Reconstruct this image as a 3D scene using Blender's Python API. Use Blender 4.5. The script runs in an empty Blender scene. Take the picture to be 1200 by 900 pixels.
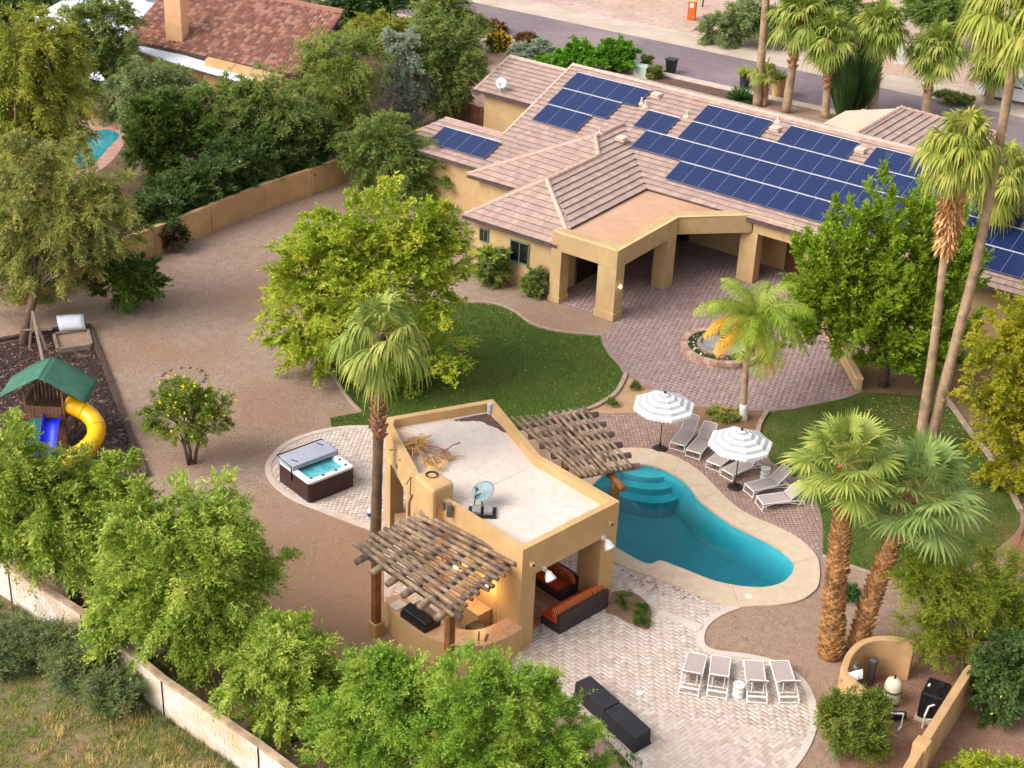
import bpy, bmesh, math, random
import numpy as np
from mathutils import Vector, Matrix

scene = bpy.context.scene
COL = scene.collection
R_ = math.radians

# ------------------------------------------------------------------ camera
CAM_H = 33.0
FPX = 1850.0                       # focal length in pixels of the 1200 px wide photograph
PITCH = math.atan(FPX / 3450.0)
ROLL = -0.047
_c, _s = math.cos(PITCH), math.sin(PITCH)
_r0 = np.array([1.0, 0, 0]); _d0 = np.array([0, -_s, -_c]); FW = np.array([0, _c, -_s])
RT = math.cos(ROLL) * _r0 + math.sin(ROLL) * _d0
DN = -math.sin(ROLL) * _r0 + math.cos(ROLL) * _d0
cam_data = bpy.data.cameras.new('camera')
cam_data.sensor_width = 36.0
cam_data.lens = FPX / 1200.0 * 36.0
cam_data.clip_start = 0.5
cam_data.clip_end = 2000.0
cam = bpy.data.objects.new('camera', cam_data)
COL.objects.link(cam)
cam.matrix_world = Matrix(((RT[0], -DN[0], -FW[0], 0), (RT[1], -DN[1], -FW[1], 0),
                           (RT[2], -DN[2], -FW[2], CAM_H), (0, 0, 0, 1)))
scene.camera = cam

# ------------------------------------------------------------------ sky and sun (soft evening light from the left)
SUN_FROM = Vector((-0.72, -0.35, 0.70)).normalized()
world = bpy.data.worlds.new('World')
scene.world = world
world.use_nodes = True
nt = world.node_tree
nt.nodes.clear()
sky = nt.nodes.new('ShaderNodeTexSky')
sky.sky_type = 'NISHITA'
sky.sun_disc = False
sky.sun_elevation = math.asin(SUN_FROM.z)
sky.sun_rotation = math.atan2(SUN_FROM.x, SUN_FROM.y)
sky.dust_density = 3.0
hs = nt.nodes.new('ShaderNodeHueSaturation')
hs.inputs['Saturation'].default_value = 0.28
bg = nt.nodes.new('ShaderNodeBackground')
bg.inputs['Strength'].default_value = 0.15
wo = nt.nodes.new('ShaderNodeOutputWorld')
nt.links.new(sky.outputs[0], hs.inputs['Color'])
nt.links.new(hs.outputs[0], bg.inputs['Color'])
nt.links.new(bg.outputs[0], wo.inputs['Surface'])
sun_data = bpy.data.lights.new('sun', 'SUN')
sun_data.energy = 1.3
sun_data.angle = R_(40)
sun_data.color = (1.0, 0.95, 0.89)
sun = bpy.data.objects.new('sun', sun_data)
sun.rotation_euler = (-SUN_FROM).to_track_quat('-Z', 'Y').to_euler()
COL.objects.link(sun)
vs = scene.view_settings
vs.view_transform = 'Standard'
vs.look = 'None'
vs.gamma = 1.0
vs.use_curve_mapping = False
vs.exposure = 0.86
cy = scene.cycles
cy.use_light_tree = False
cy.max_bounces = 4
cy.diffuse_bounces = 2
cy.glossy_bounces = 2
cy.transmission_bounces = 3
cy.transparent_max_bounces = 6
cy.volume_bounces = 0
cy.use_adaptive_sampling = True
cy.adaptive_threshold = 0.03
cy.caustics_reflective = False
cy.caustics_refractive = False

# ------------------------------------------------------------------ survey helpers: photograph pixel -> place in the world
def ray(x, y):
    v = (x - 600) / FPX * RT + (y - 450) / FPX * DN + FW
    return v
def G(x, y, z=0.0):
    """the point at height z that the photograph shows at pixel x, y"""
    v = ray(x, y)
    t = (z - CAM_H) / v[2]
    return np.array([v[0] * t, v[1] * t, z])
def AT(x, y, Y):
    """the point at distance Y from the camera's wall that the photograph shows at pixel x, y"""
    v = ray(x, y)
    t = Y / v[1]
    return np.array([v[0] * t, Y, CAM_H + v[2] * t])
def PXM(Y, z=0):
    """pixels per metre at distance Y"""
    return FPX / (Y * _c + (CAM_H - z) * _s)
def GP(pts, z=0.0):
    return [tuple(G(x, y, z)[:2]) for x, y in pts]

def lin(c):
    return tuple(((x / 255.0) / 12.92 if x / 255.0 <= 0.04045 else ((x / 255.0 + 0.055) / 1.055) ** 2.4) for x in c[:3]) + (1.0,)

# ------------------------------------------------------------------ materials
MATS = {}
def _nodes(name):
    m = bpy.data.materials.new(name)
    m.use_nodes = True
    t = m.node_tree
    t.nodes.clear()
    out = t.nodes.new('ShaderNodeOutputMaterial')
    return m, t, out
def surf(name, c1, c2=None, scale=3.0, rough=0.8, bump=0.0, bscale=40.0, metal=0.0, detail=3.5, c3=None, scale3=0.4,
         fine=None, fscale=60.0, coat=0.0, lo=0.35, hi=0.65, spec=0.35, streak=None):
    """general procedural surface: two colours mixed by noise, a third by broad noise, a fine speckle, bump"""
    if name in MATS:
        return MATS[name]
    m, t, out = _nodes(name)
    N, L = t.nodes, t.links
    b = N.new('ShaderNodeBsdfPrincipled')
    L.new(b.outputs[0], out.inputs['Surface'])
    b.inputs['Roughness'].default_value = rough
    b.inputs['Metallic'].default_value = metal
    b.inputs['Specular IOR Level'].default_value = spec
    if coat:
        b.inputs['Coat Weight'].default_value = coat
    geo = N.new('ShaderNodeNewGeometry')
    col = None
    def noise(sc, det=3.5):
        n = N.new('ShaderNodeTexNoise')
        n.inputs['Scale'].default_value = sc
        n.inputs['Detail'].default_value = det
        n.inputs['Roughness'].default_value = 0.6
        L.new(geo.outputs['Position'], n.inputs['Vector'])
        return n
    def ramp(src, a, bb):
        r = N.new('ShaderNodeMapRange')
        r.inputs['From Min'].default_value = a
        r.inputs['From Max'].default_value = bb
        L.new(src, r.inputs['Value'])
        return r.outputs[0]
    def mix(fac, A, B):
        x = N.new('ShaderNodeMix')
        x.data_type = 'RGBA'
        L.new(fac, x.inputs['Factor'])
        for v, s in ((A, 'A'), (B, 'B')):
            i = [q for q in x.inputs if q.name == s and q.type == 'RGBA'][0]
            if isinstance(v, tuple):
                i.default_value = v
            else:
                L.new(v, i)
        return [q for q in x.outputs if q.type == 'RGBA'][0]
    A = lin(c1)
    if c2 is None:
        c2 = tuple(x * 0.9 for x in c1)
    cur = mix(ramp(noise(scale, detail).outputs[0], lo, hi), A, lin(c2))
    if c3 is not None:
        cur = mix(ramp(noise(scale3, 3.5).outputs[0], 0.45, 0.7), cur, lin(c3))
    if streak is not None:
        mp = N.new('ShaderNodeMapping'); mp.inputs['Scale'].default_value = (2.6, 2.6, 0.22)
        L.new(geo.outputs['Position'], mp.inputs['Vector'])
        sn = N.new('ShaderNodeTexNoise'); sn.inputs['Scale'].default_value = 1.6; sn.inputs['Detail'].default_value = 5.0; sn.inputs['Roughness'].default_value = 0.7
        L.new(mp.outputs[0], sn.inputs['Vector'])
        cur = mix(ramp(sn.outputs[0], 0.56, 1.0), cur, lin(streak))
    if fine is not None:
        cur = mix(ramp(noise(fscale, 2.0).outputs[0], 0.5, 0.72), cur, lin(fine))
    L.new(cur, b.inputs['Base Color'])
    if bump:
        bn = N.new('ShaderNodeBump')
        bn.inputs['Strength'].default_value = bump
        bn.inputs['Distance'].default_value = 0.02
        L.new(noise(bscale, 2.0).outputs[0], bn.inputs['Height'])
        L.new(bn.outputs[0], b.inputs['Normal'])
    MATS[name] = m
    return m
def leafmat(name, c1, c2, c3, trans=0.34, nscale=0.9):
    """leaf: each leaf takes a shade of its own between c1 and c2; whole twigs drift to c3"""
    if name in MATS:
        return MATS[name]
    def tone(c):
        g = sum(c) / 3.0
        return tuple(min(250, (q * 0.92 + g * 0.08) * k) for q, k in zip(c, (1.20, 1.16, 1.08)))
    c1, c2, c3 = tone(c1), tone(c2), tone(c3)
    m, t, out = _nodes(name)
    N, L = t.nodes, t.links
    geo = N.new('ShaderNodeNewGeometry')
    def mix(fac, A, B):
        x = N.new('ShaderNodeMix'); x.data_type = 'RGBA'
        if isinstance(fac, float):
            x.inputs['Factor'].default_value = fac
        else:
            L.new(fac, x.inputs['Factor'])
        for v, s in ((A, 'A'), (B, 'B')):
            i = [q for q in x.inputs if q.name == s and q.type == 'RGBA'][0]
            if isinstance(v, tuple): i.default_value = v
            else: L.new(v, i)
        return [q for q in x.outputs if q.type == 'RGBA'][0]
    cur = mix(geo.outputs['Random Per Island'], lin(c1), lin(c2))
    n = N.new('ShaderNodeTexNoise'); n.inputs['Scale'].default_value = nscale; n.inputs['Detail'].default_value = 3.0
    L.new(geo.outputs['Position'], n.inputs['Vector'])
    r = N.new('ShaderNodeMapRange'); r.inputs['From Min'].default_value = 0.48; r.inputs['From Max'].default_value = 0.68
    L.new(n.outputs[0], r.inputs['Value'])
    cur = mix(r.outputs[0], cur, lin(c3))
    d = N.new('ShaderNodeBsdfPrincipled'); d.inputs['Roughness'].default_value = 0.55; d.inputs['Specular IOR Level'].default_value = 0.25
    tr = N.new('ShaderNodeBsdfTranslucent')
    L.new(cur, d.inputs['Base Color']); L.new(cur, tr.inputs['Color'])
    ms = N.new('ShaderNodeMixShader'); ms.inputs[0].default_value = trans
    L.new(d.outputs[0], ms.inputs[1]); L.new(tr.outputs[0], ms.inputs[2])
    L.new(ms.outputs[0], out.inputs['Surface'])
    MATS[name] = m
    return m
def emit(name, c, strength):
    if name in MATS: return MATS[name]
    m, t, out = _nodes(name)
    e = t.nodes.new('ShaderNodeEmission')
    e.inputs['Color'].default_value = lin(c); e.inputs['Strength'].default_value = strength
    t.links.new(e.outputs[0], out.inputs['Surface'])
    MATS[name] = m
    return m

# ------------------------------------------------------------------ mesh builder
class MB:
    def __init__(self):
        self.v = []; self.f = []; self.m = []
    def add(self, vs_, fs, m=0):
        o = len(self.v)
        self.v.extend([tuple(map(float, p)) for p in vs_])
        for f in fs:
            self.f.append(tuple(o + i for i in f)); self.m.append(m)
        return self
    def box(self, c, s, rz=0.0, m=0, tilt=None):
        hx, hy, hz = s[0] / 2, s[1] / 2, s[2] / 2
        ca, sa = math.cos(rz), math.sin(rz)
        P = []
        for x, y, z in ((-hx, -hy, -hz), (hx, -hy, -hz), (hx, hy, -hz), (-hx, hy, -hz), (-hx, -hy, hz), (hx, -hy, hz), (hx, hy, hz), (-hx, hy, hz)):
            p = Vector((x, y, z))
            if tilt is not None:
                p = tilt @ p
            P.append((c[0] + p.x * ca - p.y * sa, c[1] + p.x * sa + p.y * ca, c[2] + p.z))
        return self.add(P, [(0, 3, 2, 1), (4, 5, 6, 7), (0, 1, 5, 4), (1, 2, 6, 5), (2, 3, 7, 6), (3, 0, 4, 7)], m)
    def bar(self, p0, p1, w, h, m=0):
        p0 = Vector(p0); p1 = Vector(p1)
        d = (p1 - p0).normalized()
        up = Vector((0, 0, 1)) if abs(d.z) < 0.95 else Vector((0, 1, 0))
        s = d.cross(up).normalized(); u = s.cross(d).normalized()
        P = []
        for p in (p0, p1):
            for a, b in ((-1, -1), (1, -1), (1, 1), (-1, 1)):
                P.append(p + s * (a * w / 2) + u * (b * h / 2))
        return self.add(P, [(0, 1, 2, 3), (7, 6, 5, 4), (0, 4, 5, 1), (1, 5, 6, 2), (2, 6, 7, 3), (3, 7, 4, 0)], m)
    def tube(self, pts, radii, n=8, m=0, caps=True):
        pts = [Vector(p) for p in pts]
        if not hasattr(radii, '__len__'):
            radii = [radii] * len(pts)
        P = []
        prev = None
        for i, p in enumerate(pts):
            d = (pts[min(i + 1, len(pts) - 1)] - pts[max(i - 1, 0)]).normalized()
            if prev is None:
                ref = Vector((0, 0, 1)) if abs(d.z) < 0.9 else Vector((1, 0, 0))
                s = d.cross(ref).normalized()
            else:
                s = (prev - d * prev.dot(d)).normalized()
            prev = s
            u = d.cross(s)
            for k in range(n):
                a = 2 * math.pi * k / n
                P.append(p + (s * math.cos(a) + u * math.sin(a)) * radii[i])
        F = []
        for i in range(len(pts) - 1):
            for k in range(n):
                k2 = (k + 1) % n
                F.append((i * n + k, i * n + k2, (i + 1) * n + k2, (i + 1) * n + k))
        if caps:
            F.append(tuple(reversed(range(n)))); F.append(tuple((len(pts) - 1) * n + k for k in range(n)))
        return self.add(P, F, m)
    def cyl(self, p0, p1, r0, r1=None, n=12, m=0):
        return self.tube([p0, p1], [r0, r0 if r1 is None else r1], n, m)
    def lathe(self, c, prof, n=16, m=0, sx=1.0, sy=1.0):
        P = []; F = []
        for r, z in prof:
            for k in range(n):
                a = 2 * math.pi * k / n
                P.append((c[0] + math.cos(a) * r * sx, c[1] + math.sin(a) * r * sy, c[2] + z))
        for i in range(len(prof) - 1):
            for k in range(n):
                k2 = (k + 1) % n
                F.append((i * n + k, i * n + k2, (i + 1) * n + k2, (i + 1) * n + k))
        F.append(tuple(reversed(range(n)))); F.append(tuple((len(prof) - 1) * n + k for k in range(n)))
        return self.add(P, F, m)
    def prism(self, poly, z0, z1, m=0):
        if area2(poly) < 0:
            poly = list(reversed(poly))
        n = len(poly)
        P = [(x, y, z0) for x, y in poly] + [(x, y, z1) for x, y in poly]
        F = [tuple(reversed(range(n))), tuple(range(n, 2 * n))]
        F += [(i, (i + 1) % n, n + (i + 1) % n, n + i) for i in range(n)]
        return self.add(P, F, m)
    def sheet(self, poly, z, m=0):
        if area2(poly) < 0:
            poly = list(reversed(poly))
        return self.add([(x, y, z) for x, y in poly], [tuple(range(len(poly)))], m)
    def strip(self, line, w, z0, z1, closed=False, m=0):
        """raised band of width w along a polyline"""
        n = len(line)
        L = [np.array(p[:2], float) for p in line]
        P = []
        for i in range(n):
            a = L[(i - 1) % n] if (closed or i > 0) else L[i]
            b = L[(i + 1) % n] if (closed or i < n - 1) else L[i]
            d = b - a; d = d / (np.linalg.norm(d) + 1e-9)
            nn = np.array([-d[1], d[0]]) * w / 2
            l, r = L[i] + nn, L[i] - nn
            P += [(l[0], l[1], z0), (l[0], l[1], z1), (r[0], r[1], z1), (r[0], r[1], z0)]
        F = []
        for i in range(n if closed else n - 1):
            j = (i + 1) % n
            for k in range(3):
                F.append((i * 4 + k, j * 4 + k, j * 4 + k + 1, i * 4 + k + 1))
        if not closed:
            F += [(0, 1, 2, 3), (4 * n - 1, 4 * n - 2, 4 * n - 3, 4 * n - 4)]
        return self.add(P, F, m)
    def build(self, name, mats, parent=None, smooth=False, bevel=0.0, mesh_only=False):
        if not isinstance(mats, (list, tuple)):
            mats = [mats]
        o = (0, 0, 0)
        p = parent
        while p is not None:
            if p.type == 'EMPTY' or p.parent is None:
                o = tuple(p.location); break
            p = p.parent
        me = bpy.data.meshes.new(name)
        V = np.array(self.v) - np.array(o)
        me.from_pydata(V.tolist(), [], self.f)
        for x in mats:
            me.materials.append(x)
        me.polygons.foreach_set('material_index', self.m)
        if smooth:
            me.polygons.foreach_set('use_smooth', [True] * len(self.f))
        me.update()
        if mesh_only:
            return me
        return obj(name, me, parent, bevel)
def obj(name, me, parent=None, bevel=0.0):
    ob = bpy.data.objects.new(name, me)
    COL.objects.link(ob)
    if parent is not None:
        ob.parent = parent
    if bevel:
        b = ob.modifiers.new('bevel', 'BEVEL'); b.width = bevel; b.segments = 2; b.limit_method = 'ANGLE'
    return ob
def tag(o, label, cat, group=None):
    o['label'] = label; o['category'] = cat
    if group: o['group'] = group
    return o
def structure(o):
    o['kind'] = 'structure'; return o
def stuff(o):
    o['kind'] = 'stuff'; return o
def thing(name, label, cat, loc=(0, 0, 0), rz=0.0, group=None):
    e = bpy.data.objects.new(name, None)
    e.empty_display_size = 0.3
    COL.objects.link(e)
    e.location = tuple(map(float, loc)); e.rotation_euler = (0, 0, rz)
    return tag(e, label, cat, group)
def copy_tree(o, parent=None):
    c = o.copy(); COL.objects.link(c); c.parent = parent
    for ch in list(o.children):
        copy_tree(ch, c)
    return c
def area2(p):
    a = 0
    for i in range(len(p)):
        x0, y0 = p[i]; x1, y1 = p[(i + 1) % len(p)]
        a += x0 * y1 - x1 * y0
    return a
def spline(pts, n=5, closed=True):
    """smooth curve through the points"""
    P = [np.array(p, float) for p in pts]
    N = len(P); out = []
    rng_ = range(N if closed else N - 1)
    for i in rng_:
        p0 = P[(i - 1) % N] if closed or i > 0 else P[i]
        p1 = P[i]; p2 = P[(i + 1) % N]
        p3 = P[(i + 2) % N] if closed or i + 2 < N else p2
        for k in range(n):
            t = k / n
            out.append(tuple(0.5 * ((2 * p1) + (-p0 + p2) * t + (2 * p0 - 5 * p1 + 4 * p2 - p3) * t * t + (-p0 + 3 * p1 - 3 * p2 + p3) * t ** 3)))
    if not closed:
        out.append(tuple(P[-1]))
    return out
def inside(X, Y, poly):
    X = np.asarray(X, float); Y = np.asarray(Y, float)
    r = np.zeros(X.shape, bool)
    n = len(poly); j = n - 1
    for i in range(n):
        xi, yi = poly[i]; xj, yj = poly[j]
        if yi != yj:
            c = ((yi > Y) != (yj > Y)) & (X < (xj - xi) * (Y - yi) / (yj - yi) + xi)
            r ^= c
        j = i
    return r
def clip_convex(poly, clip):
    """Sutherland-Hodgman, clip is convex and counter-clockwise"""
    out = poly
    for i in range(len(clip)):
        ax, ay = clip[i]; bx, by = clip[(i + 1) % len(clip)]
        inp = out; out = []
        if not inp: return []
        def sd(p): return (bx - ax) * (p[1] - ay) - (by - ay) * (p[0] - ax)
        for k in range(len(inp)):
            p = inp[k]; q = inp[(k + 1) % len(inp)]
            sp, sq = sd(p), sd(q)
            if sp >= 0: out.append(p)
            if (sp >= 0) != (sq >= 0):
                t = sp / (sp - sq)
                out.append((p[0] + (q[0] - p[0]) * t, p[1] + (q[1] - p[1]) * t))
    return out
def holed_sheet(name, outer, holes, z, mat):
    bm = bmesh.new()
    edges = []
    for loop in [outer] + holes:
        vs_ = [bm.verts.new((x, y, z)) for x, y in loop]
        for i in range(len(vs_)):
            edges.append(bm.edges.new((vs_[i], vs_[(i + 1) % len(vs_)])))
    bmesh.ops.triangle_fill(bm, use_beauty=True, use_dissolve=False, edges=edges, normal=(0, 0, 1))
    for f in bm.faces:
        if f.normal.z < 0: f.normal_flip()
    me = bpy.data.meshes.new(name); bm.to_mesh(me); bm.free()
    me.materials.append(mat)
    return obj(name, me)
def raw_mesh(name, V, Q, mats, parent=None, mi=None):
    """big mesh of quads (N,4) or triangles (N,3) from arrays"""
    V = np.asarray(V, np.float32); Q = np.asarray(Q, np.int32)
    k = Q.shape[1]
    o = np.zeros(3)
    p = parent
    while p is not None:
        if p.type == 'EMPTY' or p.parent is None:
            o = np.array(p.location); break
        p = p.parent
    V = V - o.astype(np.float32)
    me = bpy.data.meshes.new(name)
    me.vertices.add(len(V)); me.vertices.foreach_set('co', V.ravel())
    me.loops.add(Q.size); me.loops.foreach_set('vertex_index', Q.ravel())
    me.polygons.add(len(Q)); me.polygons.foreach_set('loop_start', np.arange(0, Q.size, k, dtype=np.int32))
    if not isinstance(mats, (list, tuple)): mats = [mats]
    for m in mats: me.materials.append(m)
    if mi is not None: me.polygons.foreach_set('material_index', np.asarray(mi, np.int32))
    me.update(calc_edges=True)
    return obj(name, me, parent)

# ------------------------------------------------------------------ shared surfaces
m_gravel = surf('gravel', (168, 144, 126), (152, 127, 110), 2.2, 0.95, 0.8, 24, fine=(116, 94, 80), fscale=11, c3=(150, 116, 94), scale3=0.14)
def worn(m, spots, col):
    """bare trodden earth showing through the gravel around some places"""
    t = m.node_tree; N, L = t.nodes, t.links
    b = [n for n in N if n.type == 'BSDF_PRINCIPLED'][0]
    src = b.inputs['Base Color'].links[0].from_socket
    g = N.new('ShaderNodeNewGeometry')
    nz = N.new('ShaderNodeTexNoise'); nz.inputs['Scale'].default_value = 0.7; nz.inputs['Detail'].default_value = 5.0; L.new(g.outputs['Position'], nz.inputs['Vector'])
    for (p, r) in spots:
        d = N.new('ShaderNodeVectorMath'); d.operation = 'DISTANCE'; L.new(g.outputs['Position'], d.inputs[0]); d.inputs[1].default_value = tuple(p)
        a = N.new('ShaderNodeMath'); a.operation = 'MULTIPLY_ADD'; a.inputs[1].default_value = 7.0; L.new(nz.outputs[0], a.inputs[0]); L.new(d.outputs['Value'], a.inputs[2])
        mr = N.new('ShaderNodeMapRange'); mr.inputs['From Min'].default_value = r + 5.4; mr.inputs['From Max'].default_value = r + 1.6; mr.inputs['To Max'].default_value = 0.85; L.new(a.outputs[0], mr.inputs['Value'])
        x = N.new('ShaderNodeMix'); x.data_type = 'RGBA'; L.new(mr.outputs[0], x.inputs['Factor'])
        A = [q for q in x.inputs if q.name == 'A' and q.type == 'RGBA'][0]; B = [q for q in x.inputs if q.name == 'B' and q.type == 'RGBA'][0]
        L.new(src, A); B.default_value = lin(col); src = [q for q in x.outputs if q.type == 'RGBA'][0]
    L.new(src, b.inputs['Base Color'])
worn(m_gravel, [(G(395, 690), 4.0), (G(330, 640), 2.6), (G(440, 780), 4.0)], (158, 124, 98))
m_gravel2 = surf('gravel_tan', (172, 145, 124), (154, 124, 102), 3.0, 0.95, 0.7, 30, fine=(120, 94, 78), fscale=22, c3=(166, 138, 118), scale3=0.3)
m_earth = surf('bare_earth', (150, 112, 82), (122, 90, 66), 1.2, 0.95, 0.6, 18, fine=(100, 74, 56), fscale=14, c3=(134, 108, 78), scale3=0.35)
m_lot = surf('pale_dirt', (198, 172, 158), (180, 152, 138), 0.35, 0.95, 0.3, 8, fine=(166, 138, 124), fscale=2.0, c3=(188, 156, 132), scale3=0.09)
m_lot2 = surf('pink_dirt', (176, 148, 136), (160, 130, 118), 0.8, 0.95, 0.3, 8, fine=(150, 122, 110), fscale=4.0)
m_verge = surf('pale_verge', (200, 182, 166), (182, 162, 144), 0.5, 0.95, 0.3, 12)
m_asphalt = surf('asphalt', (130, 114, 116), (118, 104, 108), 1.5, 0.9, 0.2, 60, c3=(150, 132, 132), scale3=0.12)
m_concrete = surf('concrete', (206, 190, 176), (190, 172, 156), 2.0, 0.9, 0.1, 40)
m_kerb = surf('kerb_concrete', (176, 154, 134), (152, 130, 112), 4.0, 0.9, 0.2, 40)
m_grass = surf('lawn_soil', (76, 96, 32), (60, 82, 24), 1.4, 0.95, 0.6, 60, c3=(74, 86, 34), scale3=0.3)
m_blade = leafmat('grass_blade', (92, 118, 36), (72, 102, 26), (106, 122, 50), 0.3, 0.35)
m_blade_dry = leafmat('grass_blade_tired', (88, 110, 38), (64, 94, 26), (112, 112, 56), 0.3, 0.25)
m_mulch = surf('bark_mulch', (58, 44, 40), (36, 27, 26), 8.0, 0.95, 0.9, 22, fine=(96, 76, 68), fscale=9)
m_coping = surf('pool_coping', (212, 190, 164), (200, 176, 150), 2.5, 0.85, 0.15, 60, fine=(184, 160, 136), fscale=26)
m_weedsoil = surf('weedy_soil', (150, 126, 98), (120, 104, 72), 0.9, 0.95, 0.6, 14, fine=(92, 86, 52), fscale=5, c3=(96, 100, 52), scale3=0.35)
m_groutm = surf('mauve_joint', (150, 126, 120), (138, 116, 110), 3, 0.95)
m_groutt = surf('travertine_joint', (204, 187, 174), (195, 177, 163), 3, 0.95)
MAUVE = [surf('mauve_paver_%d' % i, c, tuple(x * 0.9 for x in c), 2.0, 0.85, 0.3, 30, fine=(118, 94, 88), fscale=20) for i, c in enumerate(((168, 142, 136), (162, 136, 130), (174, 148, 140), (165, 140, 138)))]
BRICK = [surf('deck_brick_%d' % i, c, tuple(x * 0.9 for x in c), 2.0, 0.85, 0.3, 30) for i, c in enumerate(((170, 138, 122), (158, 128, 116), (176, 146, 130), (164, 134, 126)))]
TRAV = [surf('travertine_%d' % i, c, tuple(x * 0.94 for x in c), 3.0, 0.8, 0.2, 30, c3=c3) for i, (c, c3) in enumerate((((212, 196, 184), (198, 178, 164)), ((204, 184, 170), (216, 200, 188)), ((216, 202, 190), (202, 184, 170)), ((196, 174, 160), (208, 188, 174))))]

# ------------------------------------------------------------------ outlines read from the photograph
POOL_PX = [(750, 543), (773, 547), (795, 558), (810, 571), (820, 585), (837, 599), (859, 614), (881, 625), (903, 636), (920, 647),
           (930, 657), (932, 667), (927, 676), (917, 684), (900, 688.6), (881, 689), (856, 686), (832, 680), (807, 670), (788, 663), (774, 658),
           (757, 661.5), (723, 643.5), (700, 628), (680, 606), (684, 580), (706, 556), (730, 544)]
POOL = GP(POOL_PX, 0.06)
COPE_PX = [(737, 525), (766, 527), (798, 538), (822, 554), (842, 574), (856, 588), (876, 602), (903, 614), (927, 625), (944, 637),
           (957, 652), (960.5, 667), (959, 686), (949, 697), (935, 704.5), (910, 709), (886, 710), (866, 711), (838, 704), (810, 694), (785, 683), (764, 675),
           (742, 669), (712, 655), (690, 640), (662, 612), (664, 572), (694, 540), (716, 529)]
COPE = GP(COPE_PX, 0.06)
DRIVE = spline(GP([(706, 394), (709, 404), (716, 416), (727, 428), (733, 437)], 0.0), 4, False) + spline(GP([(750, 447), (780, 463), (816, 475), (850, 479), (890, 481), (925, 479), (950, 474), (985, 467), (1008, 459)]), 4, False) + \
        GP([(990, 430), (975, 405), (945, 368), (915, 340), (925, 300), (880, 290), (800, 262), (650, 300), (648, 352), (662, 357), (700, 372), (722, 378)])
DECK = spline(GP([(684, 489), (715, 485), (740, 484), (775, 487), (800, 492), (830, 503), (862, 512), (885, 506), (900, 540), (940, 566), (955, 586), (963, 615), (963, 645), (962, 655)]), 3, False) + \
       GP([(950, 700), (866, 711), (760, 700), (640, 600), (640, 520)])
PATIO = GP([(590, 640), (660, 590), (700, 640), (742, 668), (764, 675), (785, 683), (810, 694), (838, 704)]) + \
        spline(GP([(866, 712), (845, 720), (828, 732), (821.5, 745), (824, 758), (838, 765), (870, 769), (900, 775), (926, 787), (944, 805), (953, 828), (953, 852), (943, 878), (925, 903), (905, 925)]), 3, False) + \
        GP([(860, 960), (800, 960), (748, 903), (703, 853), (640, 792), (600, 790), (560, 770), (500, 745), (450, 705), (450, 640), (520, 600)])
PATIO_ORDER = PATIO
TUBPAD = spline(GP([(432, 501), (400, 502), (365, 509), (337, 520), (320, 536), (314, 550), (321, 566), (342, 583), (370, 595), (400, 607), (440, 622)]), 3, False) + GP([(470, 640), (520, 620), (520, 560), (470, 505)])
LAWN = spline(GP([(540, 356), (575, 357), (600, 365), (625, 382), (660, 391), (706, 395)]), 4, False) + spline(GP([(709, 404), (716, 416), (727, 428), (733, 440), (722, 460), (702, 474), (684, 481), (655, 488), (620, 500)]), 4, False) + \
       GP([(580, 520), (500, 520), (432, 503), (388, 500), (387, 490), (424, 483)]) + spline(GP([(410, 470), (398, 452), (385, 425), (388, 395), (420, 368), (470, 355)]), 4, False)
LAWN2 = spline(GP([(899, 484), (891, 496), (890, 515), (903, 540), (940, 566), (956, 586), (964, 615), (964, 650)]), 4, False) + spline(GP([(985, 660), (1010, 669), (1040, 678), (1072, 683), (1110, 676), (1150, 655), (1195, 615), (1180, 570), (1160, 538), (1140, 513), (1116, 480)]), 4, False) + \
        spline(GP([(1090, 466), (1050, 462), (1010, 460)]), 3, False) + GP([(985, 468), (950, 475), (925, 480)])
BED_A = GP([(733, 437), (750, 447), (780, 463), (816, 475), (800, 492), (775, 487), (740, 484), (715, 485), (690, 483), (704, 474), (722, 460)])
BED_B = GP([(816, 475), (850, 479), (898, 483), (890, 498), (885, 506), (862, 512), (830, 503), (800, 492)])

# ------------------------------------------------------------------ ground, street, lots
structure(holed_sheet('ground', [(-300, -20), (300, -20), (300, 400), (-300, 400)], [spline(POOL, 3)], 0.0, m_gravel))
st_h = R_(-31.3)
SU = np.array([math.cos(st_h), math.sin(st_h)]); SV = np.array([-SU[1], SU[0]])
_st0 = G(552, 31)[:2]
def along(s, t):
    p = _st0 + SU * s + SV * t
    return (float(p[0]), float(p[1]))
def band(s0, s1, t0, t1):
    return [along(s0, t0), along(s1, t0), along(s1, t1), along(s0, t1)]
structure(MB().sheet(band(-80, 130, -0.9, 6.0), 0.012).build('street', m_asphalt))
structure(MB().sheet(band(-80, 130, 6.0, 9.5), 0.008).build('road_verge', m_verge))
structure(MB().sheet(band(-80, 40, 9.5, 150), 0.004).build('vacant_lot', m_lot))
structure(MB().sheet(band(40, 130, 9.5, 150), 0.004).build('far_yard', m_lot2))
structure(MB().sheet(band(-1, 13.6, -4.6, -1.7), 0.008).build('front_bed', m_verge))
structure(MB().box(tuple((np.array(along(25, -1.3)))) + (0.05,), (210, 0.75, 0.10), st_h).build('street_kerb', m_concrete, bevel=0.02))
structure(MB().sheet(band(8.5, 15.6, -8, -1.66), 0.012).build('front_driveway', surf('driveway_concrete', (190, 160, 150), (176, 146, 136), 1.5, 0.9, 0.1, 30)))
structure(MB().sheet(band(15.6, 26, -8, -1.72), 0.010).build('palm_bed', surf('dark_bed', (110, 84, 74), (92, 70, 62), 2.0, 0.95, 0.5, 20)))
structure(MB().sheet(GP([(-60, 668), (60, 700), (150, 765), (240, 830), (330, 900), (420, 985), (200, 1100), (-300, 900)]), 0.006).build('weedy_lot', m_weedsoil))
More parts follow.
